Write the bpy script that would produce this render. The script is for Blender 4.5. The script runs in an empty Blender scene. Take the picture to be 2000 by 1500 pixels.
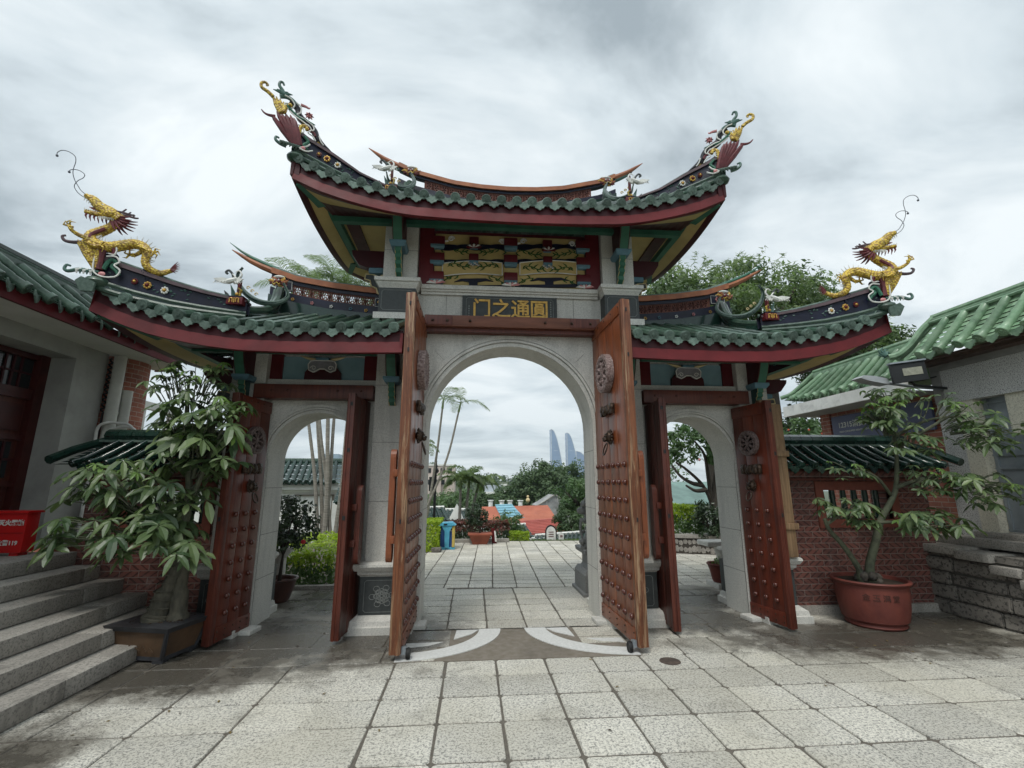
import bpy, bmesh, math, random
from mathutils import Vector, Matrix, noise
R = math.radians
random.seed(11)
scene = bpy.context.scene
col = scene.collection

# ---------------------------------------------------------------- camera
cam_d = bpy.data.cameras.new("camera"); cam = bpy.data.objects.new("camera", cam_d); col.objects.link(cam)
scene.camera = cam
cam_d.sensor_width = 36; cam_d.lens = 906.8/2000*36; cam_d.clip_start = .05; cam_d.clip_end = 9000
PIT, YAW, ROL = R(12.07), R(4.73), R(-.06)
fwd = Vector((math.sin(YAW)*math.cos(PIT), math.cos(YAW)*math.cos(PIT), math.sin(PIT)))
rt = Vector((math.cos(YAW), -math.sin(YAW), 0)); up = rt.cross(fwd)
r2 = rt*math.cos(ROL)+up*math.sin(ROL); u2 = up*math.cos(ROL)-rt*math.sin(ROL)
cam.matrix_world = Matrix(((r2.x, u2.x, -fwd.x, -.453), (r2.y, u2.y, -fwd.y, 0), (r2.z, u2.z, -fwd.z, 1.55), (0, 0, 0, 1)))

# ---------------------------------------------------------------- sky, sun, exposure
SUN_EL, SUN_AZ = R(60), R(205)          # azimuth clockwise from +Y
world = bpy.data.worlds.new("World"); scene.world = world; world.use_nodes = True
nt = world.node_tree; nt.nodes.clear()
def N(t, typ, **k):
    n = t.nodes.new(typ)
    for a, b in k.items(): setattr(n, a, b)
    return n
out = N(nt, 'ShaderNodeOutputWorld'); mixs = N(nt, 'ShaderNodeMixShader')
bg1 = N(nt, 'ShaderNodeBackground'); bg2 = N(nt, 'ShaderNodeBackground')
sky = N(nt, 'ShaderNodeTexSky', sky_type='NISHITA', sun_disc=False, sun_elevation=SUN_EL, sun_rotation=SUN_AZ)
nt.links.new(sky.outputs[0], bg1.inputs[0]); bg1.inputs[1].default_value = .1
tc = N(nt, 'ShaderNodeTexCoord'); sep = N(nt, 'ShaderNodeSeparateXYZ'); nt.links.new(tc.outputs['Generated'], sep.inputs[0])
def wm(op, a, b=None, c=None):
    n = N(nt, 'ShaderNodeMath', operation=op)
    for i, v in enumerate((a, b, c)):
        if v is None: continue
        if isinstance(v, (int, float)): n.inputs[i].default_value = v
        else: nt.links.new(v, n.inputs[i])
    return n.outputs[0]
zz = wm('ADD', wm('MAXIMUM', sep.outputs[2], 0.0), .16)
px = wm('DIVIDE', sep.outputs[0], zz); py = wm('DIVIDE', sep.outputs[1], zz)
cmb = N(nt, 'ShaderNodeCombineXYZ'); nt.links.new(px, cmb.inputs[0]); nt.links.new(py, cmb.inputs[1])
mp = N(nt, 'ShaderNodeMapping'); nt.links.new(cmb.outputs[0], mp.inputs[0]); mp.inputs['Rotation'].default_value = (0, 0, R(28)); mp.inputs['Scale'].default_value = (.95, 1.45, 1); mp.inputs['Location'].default_value = (3.1, 1.7, 0)
n1 = N(nt, 'ShaderNodeTexNoise'); n1.inputs['Scale'].default_value = 1.25; n1.inputs['Detail'].default_value = 8; n1.inputs['Roughness'].default_value = .56; n1.inputs['Distortion'].default_value = .45
n2 = N(nt, 'ShaderNodeTexNoise'); n2.inputs['Scale'].default_value = .33; n2.inputs['Detail'].default_value = 3
nt.links.new(mp.outputs[0], n1.inputs[0]); nt.links.new(mp.outputs[0], n2.inputs[0])
dens = wm('ADD', wm('MULTIPLY', n1.outputs[0], .62), wm('MULTIPLY', n2.outputs[0], .38))
cr = N(nt, 'ShaderNodeValToRGB'); nt.links.new(dens, cr.inputs[0])
cr.color_ramp.elements[0].position = .40; cr.color_ramp.elements[0].color = (.82, .87, .885, 1)
cr.color_ramp.elements[1].position = .60; cr.color_ramp.elements[1].color = (.31, .365, .40, 1)
e = cr.color_ramp.elements.new(.50); e.color = (.60, .67, .705, 1)
# higher part of the overcast is a little thicker and greyer than the air near the horizon
mixc = N(nt, 'ShaderNodeMix', data_type='RGBA'); nt.links.new(cr.outputs[0], mixc.inputs[6]); mixc.inputs[7].default_value = (.72, .80, .82, 1)
hz = wm('MULTIPLY', wm('POWER', wm('SUBTRACT', 1.0, wm('MAXIMUM', sep.outputs[2], 0.0)), 5.0), .35); nt.links.new(hz, mixc.inputs[0])
# unseen brighter cloud round the sun behind the camera, added to light front surfaces
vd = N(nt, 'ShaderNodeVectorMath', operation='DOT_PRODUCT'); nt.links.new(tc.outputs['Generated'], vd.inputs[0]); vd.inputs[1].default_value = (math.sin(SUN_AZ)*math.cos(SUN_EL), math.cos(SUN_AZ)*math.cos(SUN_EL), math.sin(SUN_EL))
fill_glow = wm('ADD', 1.08, wm('MULTIPLY', wm('POWER', wm('MAXIMUM', vd.outputs['Value'], 0.0), 7.0), 2.3))
nt.links.new(mixc.outputs[2], bg2.inputs[0]); nt.links.new(fill_glow, bg2.inputs[1])
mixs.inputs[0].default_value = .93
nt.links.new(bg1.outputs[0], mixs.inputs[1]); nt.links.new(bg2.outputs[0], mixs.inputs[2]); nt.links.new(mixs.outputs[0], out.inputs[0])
sd = bpy.data.lights.new("sun", 'SUN'); sd.energy = 1.5; sd.angle = R(12); sd.color = (1, .955, .88)
sun = bpy.data.objects.new("sun", sd); col.objects.link(sun)
sdir = Vector((math.sin(SUN_AZ)*math.cos(SUN_EL), math.cos(SUN_AZ)*math.cos(SUN_EL), math.sin(SUN_EL)))
sun.rotation_euler = sdir.to_track_quat('Z', 'Y').to_euler()
scene.view_settings.view_transform = 'Standard'; scene.view_settings.look = 'None'
scene.view_settings.exposure = 0.22; scene.view_settings.gamma = 1; scene.view_settings.use_curve_mapping = False
scene.render.engine = 'CYCLES'; scene.cycles.max_bounces = 6; scene.cycles.diffuse_bounces = 3; scene.cycles.transparent_max_bounces = 6

# ---------------------------------------------------------------- materials
def newmat(name):
    m = bpy.data.materials.new(name); m.use_nodes = True
    return m, m.node_tree, m.node_tree.nodes['Principled BSDF']
def mth(t, op, a, b=None, c=None, clamp=False):
    n = t.nodes.new('ShaderNodeMath'); n.operation = op; n.use_clamp = clamp
    for i, v in enumerate((a, b, c)):
        if v is None: continue
        if isinstance(v, (int, float)): n.inputs[i].default_value = v
        else: t.links.new(v, n.inputs[i])
    return n.outputs[0]
def mixcol(t, f, a, b, bt='MIX'):
    n = t.nodes.new('ShaderNodeMix'); n.data_type = 'RGBA'; n.blend_type = bt
    for i, v in ((0, f), (6, a), (7, b)):
        if isinstance(v, (int, float)): n.inputs[i].default_value = v
        elif isinstance(v, tuple): n.inputs[i].default_value = (*v[:3], 1)
        else: t.links.new(v, n.inputs[i])
    return n.outputs[2]
def tnoise(t, vec, s, d=3, r=.5, dist=0):
    n = t.nodes.new('ShaderNodeTexNoise'); n.inputs['Scale'].default_value = s; n.inputs['Detail'].default_value = d
    n.inputs['Roughness'].default_value = r; n.inputs['Distortion'].default_value = dist
    if vec is not None: t.links.new(vec, n.inputs[0])
    return n.outputs[0]
def objco(t, sc=(1, 1, 1), rot=(0, 0, 0)):
    c = t.nodes.new('ShaderNodeTexCoord'); m = t.nodes.new('ShaderNodeMapping')
    m.inputs['Scale'].default_value = sc; m.inputs['Rotation'].default_value = rot
    t.links.new(c.outputs['Object'], m.inputs[0]); return m.outputs[0]
def ramp(t, v, lo, hi):
    n = t.nodes.new('ShaderNodeMapRange'); n.clamp = True
    n.inputs[1].default_value = lo; n.inputs[2].default_value = hi
    t.links.new(v, n.inputs[0]); return n.outputs[0]
def bump(t, p, h, s, d=.02):
    b = t.nodes.new('ShaderNodeBump'); b.inputs['Strength'].default_value = s; b.inputs['Distance'].default_value = d
    t.links.new(h, b.inputs['Height']); t.links.new(b.outputs[0], p.inputs['Normal'])
def rndattr(t):
    a = t.nodes.new('ShaderNodeAttribute'); a.attribute_name = 'rnd'; return a.outputs['Fac']
_mc = {}
def mat(name, c, c2=None, sc=6, rough=.6, bmp=.15, bd=.01, dirt=.25, dsc=1.7, stretch=(1, 1, 1), rnd=0, spec=.3, coat=0, metal=0):
    """painted / plain surface: two tones by noise, larger stains, bump"""
    if name in _mc: return _mc[name]
    m, t, p = newmat(name); v = objco(t, stretch)
    c2 = c2 or tuple(x*.72 for x in c)
    f = ramp(t, tnoise(t, v, sc, 5, .6), .35, .65)
    cc = mixcol(t, f, c, c2)
    if dirt:
        g = ramp(t, tnoise(t, v, dsc, 6, .65, .6), .5, .72)
        cc = mixcol(t, mth(t, 'MULTIPLY', g, dirt), cc, tuple(x*.35 for x in c))
    if rnd:
        k = mth(t, 'ADD', mth(t, 'MULTIPLY', rndattr(t), rnd), 1-rnd/2)
        mm = t.nodes.new('ShaderNodeVectorMath'); mm.operation = 'SCALE'; t.links.new(cc, mm.inputs[0]); t.links.new(k, mm.inputs[3]); cc = mm.outputs[0]
    t.links.new(cc, p.inputs['Base Color'])
    t.links.new(mth(t, 'ADD', mth(t, 'MULTIPLY', tnoise(t, v, sc*1.7, 3), .3), rough-.15), p.inputs['Roughness'])
    p.inputs['Specular IOR Level'].default_value = spec; p.inputs['Metallic'].default_value = metal
    if coat: p.inputs['Coat Weight'].default_value = coat; p.inputs['Coat Roughness'].default_value = .15
    if bmp: bump(t, p, tnoise(t, v, sc*6, 4, .6), bmp, bd)
    _mc[name] = m; return m
def granite(name, base, dark, spk=95, amt=.55, rough=.7, streak=.35, blocks=0):
    m, t, p = newmat(name); v = objco(t)
    s1 = ramp(t, tnoise(t, v, spk, 2, .7), .52, .62); s2 = ramp(t, tnoise(t, v, spk*.5, 3, .7), .42, .5)
    cc = mixcol(t, mth(t, 'MULTIPLY', s1, amt), base, dark)
    cc = mixcol(t, mth(t, 'MULTIPLY', mth(t, 'SUBTRACT', 1.0, s2), .25), cc, tuple(min(1, x*1.25) for x in base))
    vs = objco(t, (3, 3, .5)); st = ramp(t, tnoise(t, vs, 1.6, 6, .65, .4), .5, .75)
    cc = mixcol(t, mth(t, 'MULTIPLY', st, streak), cc, tuple(x*.45 for x in base))
    k = mth(t, 'ADD', mth(t, 'MULTIPLY', rndattr(t), .22), .9)
    mm = t.nodes.new('ShaderNodeVectorMath'); mm.operation = 'SCALE'; t.links.new(cc, mm.inputs[0]); t.links.new(k, mm.inputs[3])
    t.links.new(mm.outputs[0], p.inputs['Base Color']); p.inputs['Roughness'].default_value = rough
    bump(t, p, tnoise(t, v, spk*.8, 3, .6), .25, .006); _mc[name] = m; return m
GR = granite('granite', (.53, .52, .48), (.27, .265, .25), streak=.5)
GRD = granite('weathered_granite', (.30, .28, .25), (.07, .065, .06), spk=60, streak=.8, rough=.85)
GRROUGH = granite('rough_black_stone', (.17, .155, .135), (.03, .028, .026), spk=30, amt=.8, streak=.9, rough=.9)
def paving(name, base, wet=True):
    m, t, p = newmat(name); v = objco(t)
    s1 = ramp(t, tnoise(t, v, 62, 2, .8), .505, .545); s2 = ramp(t, tnoise(t, v, 34, 2, .75), .46, .54)
    cc = mixcol(t, mth(t, 'MULTIPLY', s1, .80), base, (.13, .13, .125))
    cc = mixcol(t, mth(t, 'MULTIPLY', s2, .3), cc, tuple(min(1, x*1.4) for x in base))
    warm = ramp(t, tnoise(t, v, 1.1, 3), .42, .62); cc = mixcol(t, mth(t, 'MULTIPLY', warm, .35), cc, (.36, .33, .25))
    k = mth(t, 'ADD', mth(t, 'MULTIPLY', rndattr(t), .30), .82)
    mm = t.nodes.new('ShaderNodeVectorMath'); mm.operation = 'SCALE'; t.links.new(cc, mm.inputs[0]); t.links.new(k, mm.inputs[3]); cc = mm.outputs[0]
    st = ramp(t, tnoise(t, v, 2.3, 7, .7, .8), .53, .68); cc = mixcol(t, mth(t, 'MULTIPLY', st, .38), cc, (.10, .095, .08))
    rough = mth(t, 'ADD', .62, mth(t, 'MULTIPLY', tnoise(t, v, 9, 3), .2))
    if wet:   # rain-wet areas that have not dried along the gate foot
        sx = t.nodes.new('ShaderNodeSeparateXYZ'); t.links.new(v, sx.inputs[0]); X, Y = sx.outputs[0], sx.outputs[1]
        tot = None
        for (cx, cy, rx, ry) in ((-2.2, 5.3, 1.7, 1.05), (-3.0, 4.5, .9, .6), (3.8, 4.9, 2.0, .65), (2.2, 5.7, 1.0, .7), (4.6, 5.3, 1.2, .6), (-1.1, 5.3, .5, .7), (-2.3, 7.2, .8, 1.4), (2.6, 6.6, .9, .8), (-3.1, 2.9, .35, .9)):
            a = mth(t, 'POWER', mth(t, 'MULTIPLY', mth(t, 'SUBTRACT', X, cx), 1/rx), 2); b = mth(t, 'POWER', mth(t, 'MULTIPLY', mth(t, 'SUBTRACT', Y, cy), 1/ry), 2)
            d = mth(t, 'SUBTRACT', 1.15, mth(t, 'SQRT', mth(t, 'ADD', a, b))); tot = d if tot is None else mth(t, 'MAXIMUM', tot, d)
        nz = mth(t, 'SUBTRACT', tnoise(t, v, 1.9, 10, .74, .2), .5)
        w = ramp(t, mth(t, 'ADD', tot, mth(t, 'MULTIPLY', nz, 2.4)), -.05, .50)          # damp stone: broad and soft
        w2 = ramp(t, mth(t, 'ADD', tot, mth(t, 'MULTIPLY', mth(t, 'SUBTRACT', tnoise(t, v, 4.5, 8, .7), .5), 3.0)), .38, .62)   # films of standing water
        cc = mixcol(t, mth(t, 'MULTIPLY', w, .84), cc, (.064, .054, .040)); cc = mixcol(t, mth(t, 'MULTIPLY', w2, .55), cc, (.04, .036, .03))
        rough = mth(t, 'SUBTRACT', rough, mth(t, 'ADD', mth(t, 'MULTIPLY', w, .18), mth(t, 'MULTIPLY', w2, .30)))
    t.links.new(cc, p.inputs['Base Color']); t.links.new(rough, p.inputs['Roughness'])
    bump(t, p, mth(t, 'ADD', tnoise(t, v, 70, 4, .7), mth(t, 'MULTIPLY', tnoise(t, v, 6, 4), .8)), .5, .008)
    _mc[name] = m; return m
PAVE = paving('granite_paving', (.54, .52, .46)); PAVEF = paving('granite_paving_terrace', (.60, .57, .50), False)
JOINT = mat('mortar', (.135, .12, .10), sc=30, rough=.95)
def brick(name, mode, c1, c2, mor, bw=.2, bh=.068, slash=True):
    m, t, p = newmat(name); v = objco(t); s = t.nodes.new('ShaderNodeSeparateXYZ'); t.links.new(v, s.inputs[0])
    c = t.nodes.new('ShaderNodeCombineXYZ')
    u = s.outputs[0] if mode == 'x' else (s.outputs[1] if mode == 'y' else mth(t, 'ADD', s.outputs[0], s.outputs[1]))
    t.links.new(u, c.inputs[0]); t.links.new(s.outputs[2], c.inputs[1])
    b = t.nodes.new('ShaderNodeTexBrick'); t.links.new(c.outputs[0], b.inputs[0])
    b.inputs['Color1'].default_value = (*c1, 1); b.inputs['Color2'].default_value = (*c2, 1); b.inputs['Mortar'].default_value = (*mor, 1)
    b.inputs['Scale'].default_value = 1; b.inputs['Brick Width'].default_value = bw; b.inputs['Row Height'].default_value = bh; b.inputs['Mortar Size'].default_value = .005; b.inputs['Mortar Smooth'].default_value = .3; b.inputs['Bias'].default_value = -.1
    cc = b.outputs[0]
    if slash:   # diagonal kiln marks on the faces of the bricks
        row = mth(t, 'FLOOR', mth(t, 'MULTIPLY', s.outputs[2], 1/bh)); sg = mth(t, 'SUBTRACT', mth(t, 'MULTIPLY', mth(t, 'MODULO', row, 2.0), 2.0), 1.0)
        d = mth(t, 'ADD', u, mth(t, 'MULTIPLY', mth(t, 'MULTIPLY', s.outputs[2], 1.3), sg))
        sn = mth(t, 'SINE', mth(t, 'MULTIPLY', d, 68)); mk = ramp(t, mth(t, 'ADD', sn, mth(t, 'MULTIPLY', tnoise(t, v, 11, 4, .7), 1.6)), 1.25, 1.6)
        mk = mth(t, 'MULTIPLY', mk, mth(t, 'SUBTRACT', 1.0, b.outputs[1])); cc = mixcol(t, mth(t, 'MULTIPLY', mk, .8), cc, (.035, .014, .012))
    g = ramp(t, tnoise(t, v, 1.7, 8, .75, .5), .48, .66); cc = mixcol(t, mth(t, 'MULTIPLY', g, .5), cc, (.05, .034, .028)); g2 = ramp(t, tnoise(t, v, 2.6, 8, .75, .3), .58, .68); cc = mixcol(t, mth(t, 'MULTIPLY', g2, .3), cc, (.34, .27, .24))
    t.links.new(cc, p.inputs['Base Color']); p.inputs['Roughness'].default_value = .8
    bump(t, p, mth(t, 'SUBTRACT', tnoise(t, v, 40, 4), mth(t, 'MULTIPLY', b.outputs[1], 1.5)), .5, .008); _mc[name] = m; return m
BRX = brick('red_brick', 'x', (.19, .066, .050), (.105, .038, .032), (.20, .15, .13))
BRR = brick('round_tower_brick', 'xy', (.36, .12, .075), (.24, .08, .055), (.42, .33, .27), slash=False)
def wood(name, c1, c2, gloss=.35, worn=0.0):
    m, t, p = newmat(name); v = objco(t, (22, 22, .9)); v2 = objco(t, (1, 1, 1))
    g = tnoise(t, v, 1.6, 6, .65, 1.2); cc = mixcol(t, ramp(t, g, .35, .65), c1, c2)
    kk = mth(t, 'ADD', mth(t, 'MULTIPLY', rndattr(t), .5), .75); mm = t.nodes.new('ShaderNodeVectorMath'); mm.operation = 'SCALE'; t.links.new(cc, mm.inputs[0]); t.links.new(kk, mm.inputs[3]); cc = mm.outputs[0]
    cc = mixcol(t, mth(t, 'MULTIPLY', ramp(t, tnoise(t, v2, 2.2, 7, .75), .48, .66), .62), cc, tuple(x*.3 for x in c1))
    if worn:
        w = ramp(t, tnoise(t, objco(t, (9, 9, .6)), 2.4, 6, .75, .6), .52, .63); cc = mixcol(t, mth(t, 'MULTIPLY', w, worn), cc, (.36, .25, .15))
    t.links.new(cc, p.inputs['Base Color']); p.inputs['Coat Weight'].default_value = .12; p.inputs['Coat Roughness'].default_value = .25; p.inputs['Specular IOR Level'].default_value = .35
    t.links.new(mth(t, 'ADD', gloss, mth(t, 'MULTIPLY', g, .25)), p.inputs['Roughness']); bump(t, p, g, .3, .006); _mc[name] = m; return m
WD = wood('varnished_red_wood', (.27, .080, .028), (.14, .036, .014), .28); WDS = wood('small_door_wood', (.15, .032, .016), (.085, .018, .010), .26); WDE = wood('worn_wood_edge', (.20, .07, .028), (.08, .026, .013), .5, .8)
WDD = wood('dark_red_wood', (.125, .030, .016), (.065, .014, .009)); WOLD = wood('weathered_timber', (.26, .16, .085), (.14, .085, .045), .7, .4)
BROWN = mat('stained_beam', (.17, .062, .035), (.10, .035, .02), sc=3, stretch=(.6, 4, 4), rough=.45)
WHEELD = mat('dark_carved_wheel', (.20, .15, .14), (.06, .035, .03), sc=45, rough=.5, bmp=.6)
BRONZE = mat('dark_bronze', (.075, .05, .035), (.035, .022, .016), sc=20, rough=.35, metal=.6, bmp=.4)
STUD = mat('maroon_stud', (.085, .022, .014), sc=15, rough=.24, bmp=.05, coat=.5)
WHEELM = mat('pale_carved_wheel', (.36, .28, .265), (.10, .055, .048), sc=45, rough=.5, bmp=.6)
TILE = mat('green_glazed_tile', (.026, .058, .040), (.060, .098, .072), sc=14, rough=.33, coat=.3, dirt=.75, dsc=7, rnd=.8)
TILEP = mat('pale_green_drip_tile', (.13, .185, .155), (.07, .11, .09), sc=25, rough=.5, dirt=.6, dsc=11, bmp=.7, rnd=.7)
TILEL = mat('light_green_glazed_tile', (.13, .235, .135), (.21, .31, .20), sc=9, rough=.38, coat=.25, dirt=.6, dsc=6, rnd=.5)
TILED = mat('dark_green_tile', (.008, .026, .02), (.014, .038, .028), sc=9, rough=.2, coat=.6, dirt=.3, rnd=.5)
MAROON = mat('maroon_paint', (.115, .010, .014), (.085, .008, .011), sc=3, rough=.42, dirt=.35)
REDP = mat('red_fascia_paint', (.125, .014, .017), (.085, .010, .012), sc=3, rough=.55, dirt=.5, spec=.2)
MARD = mat('dark_maroon_paint', (.050, .004, .007), (.036, .003, .005), sc=4, rough=.5)
YEL = mat('ochre_paint', (.52, .39, .16), (.42, .31, .12), sc=2.5, rough=.6)
GREENP = mat('green_paint', (.045, .155, .10), (.03, .11, .072), sc=4, rough=.5)
BLUEP = mat('blue_grey_paint', (.12, .23, .29), (.08, .16, .2), sc=4, rough=.5)
TEAL = mat('pale_blue_wall_paint', (.23, .36, .41), (.17, .29, .33), sc=3, rough=.6)
NAVY = mat('navy_paint', (.008, .010, .030), (.005, .006, .014), sc=6, rough=.4)
ORANGE = mat('orange_ridge_tile', (.36, .135, .06), (.24, .085, .042), sc=8, rough=.5)
TERRA = mat('terracotta_lattice', (.16, .06, .042), (.10, .036, .028), sc=10, rough=.6)
WHITE = mat('white_paint', (.72, .72, .68), (.55, .55, .52), sc=6, rough=.6, dirt=.2)
CREAM = mat('cream_paint', (.62, .50, .28), (.5, .4, .2), sc=6, rough=.6)
GOLD = mat('gold_paint', (.62, .38, .09), (.42, .24, .06), sc=25, rough=.38, metal=.25)
def scales():
    m, t, p = newmat('yellow_scale_glaze'); v = objco(t, (1, 1, 1.25)); vo = t.nodes.new('ShaderNodeTexVoronoi'); vo.inputs['Scale'].default_value = 46; t.links.new(v, vo.inputs[0])
    cc = mixcol(t, ramp(t, vo.outputs['Distance'], .35, .62), (.72, .52, .06), (.30, .17, .02)); cc = mixcol(t, mth(t, 'MULTIPLY', ramp(t, tnoise(t, v, 9, 4), .52, .66), .6), cc, (.16, .12, .04)); t.links.new(cc, p.inputs['Base Color'])
    p.inputs['Roughness'].default_value = .42; bump(t, p, mth(t, 'SUBTRACT', 1.0, vo.outputs['Distance']), .8, .012); return m
DYEL = scales()
DGRN = mat('verdigris_glaze', (.09, .17, .14), (.045, .10, .085), sc=15, rough=.4)
DMAR = mat('plum_glaze', (.15, .035, .04), (.09, .022, .026), sc=15, rough=.45)
PINK = mat('pink_glaze', (.6, .26, .26), sc=15, rough=.45)
BLACKG = mat('black_glaze', (.02, .02, .025), sc=10, rough=.35)
PURP = mat('purple_grey_coping', (.115, .075, .085), (.075, .055, .06), sc=8, rough=.55)
SLATE = mat('dark_slate', (.055, .062, .062), (.04, .045, .045), sc=20, rough=.5, dirt=.15)
ETCH = mat('etched_slate_line', (.22, .235, .225), sc=30, rough=.8)
PLASTER = mat('grey_plaster', (.36, .36, .335), (.30, .30, .28), sc=3, rough=.85, dirt=.35, bmp=.3)
WPLAST = mat('white_plaster', (.74, .74, .70), (.66, .66, .62), sc=3, rough=.85, dirt=.25)
WDIRTY = mat('stained_white_plaster', (.80, .80, .77), (.68, .68, .65), sc=5, rough=.85, dirt=.5, dsc=4)
PIPE = mat('white_pipe', (.55, .55, .50), (.44, .44, .4), sc=4, rough=.45)
BLACK = mat('black_rubber', (.015, .015, .015), sc=5, rough=.6)
IRON = mat('black_iron', (.02, .022, .024), sc=5, rough=.5)
REDBOX = mat('red_enamel', (.46, .012, .012), (.38, .01, .01), sc=3, rough=.35, dirt=.1)
CLAY = mat('red_clay_pot', (.155, .042, .03), (.11, .03, .024), sc=5, rough=.6)
CLAYO = mat('orange_plastic_pot', (.34, .10, .06), sc=5, rough=.6)
SOIL = mat('soil', (.05, .035, .025), sc=30, rough=.95, bmp=.8)
BARK = mat('grey_green_bark', (.115, .105, .078), (.055, .052, .04), sc=14, rough=.85, bmp=.8, stretch=(1, 1, .4))
BARKG = mat('green_bark', (.115, .125, .08), (.065, .07, .048), sc=14, rough=.8, bmp=.5)
BARKD = mat('dark_bark', (.06, .05, .04), sc=10, rough=.9, bmp=.8)
PALMB = mat('ringed_palm_bark', (.30, .28, .24), (.17, .155, .13), sc=4, stretch=(1, 1, 14), rough=.85, bmp=.4)
METAL = mat('galvanised_metal', (.30, .33, .36), (.23, .26, .28), sc=3, rough=.45, metal=.35, dirt=.4)
GLASSD = mat('dark_glass', (.02, .024, .026), sc=2, rough=.08, bmp=0)
def leafmat(name, c, c2, tr=.3, rough=.45):
    m, t, p = newmat(name); r = rndattr(t); v = objco(t)
    cc = mixcol(t, r, c, c2); cc = mixcol(t, mth(t, 'MULTIPLY', ramp(t, tnoise(t, v, 2.5, 3), .4, .65), .35), cc, tuple(x*.6 for x in c))
    t.links.new(cc, p.inputs['Base Color']); p.inputs['Roughness'].default_value = rough
    tb = t.nodes.new('ShaderNodeBsdfTranslucent'); t.links.new(mixcol(t, .5, cc, (c2[0]*1.2, c2[1]*1.5, c2[2]*.8)), tb.inputs[0])
    ms = t.nodes.new('ShaderNodeMixShader'); ms.inputs[0].default_value = tr
    t.links.new(p.outputs[0], ms.inputs[1]); t.links.new(tb.outputs[0], ms.inputs[2]); t.links.new(ms.outputs[0], t.nodes['Material Output'].inputs[0])
    _mc[name] = m; return m
LPACH = leafmat('pachira_leaf', (.042, .080, .034), (.17, .23, .09), .25, .42); LPACHY = leafmat('young_leaf', (.12, .22, .05), (.20, .32, .08), .4)
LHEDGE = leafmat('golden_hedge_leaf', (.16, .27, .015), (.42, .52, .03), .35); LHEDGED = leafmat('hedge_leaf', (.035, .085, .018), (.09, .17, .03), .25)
LDARK = leafmat('dark_leaf', (.018, .038, .016), (.045, .075, .03), .15, .35); LTREE = leafmat('banyan_leaf', (.035, .072, .030), (.11, .17, .065), .25, .6)
LTREE2 = leafmat('mid_green_leaf', (.045, .10, .04), (.14, .22, .08), .3); LPALM = leafmat('palm_leaf', (.06, .11, .035), (.17, .23, .07), .35)
LBAMB = leafmat('feathery_leaf', (.07, .12, .045), (.24, .31, .13), .4); LCRO = leafmat('croton_leaf', (.045, .05, .02), (.20, .05, .045), .25)
LGRASS = leafmat('grass_leaf', (.06, .12, .03), (.14, .22, .05), .3); LRED = mat('red_petal', (.6, .03, .04), sc=5); LFAR = leafmat('far_leaf', (.05, .085, .045), (.10, .15, .08), .1, .7)

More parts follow.
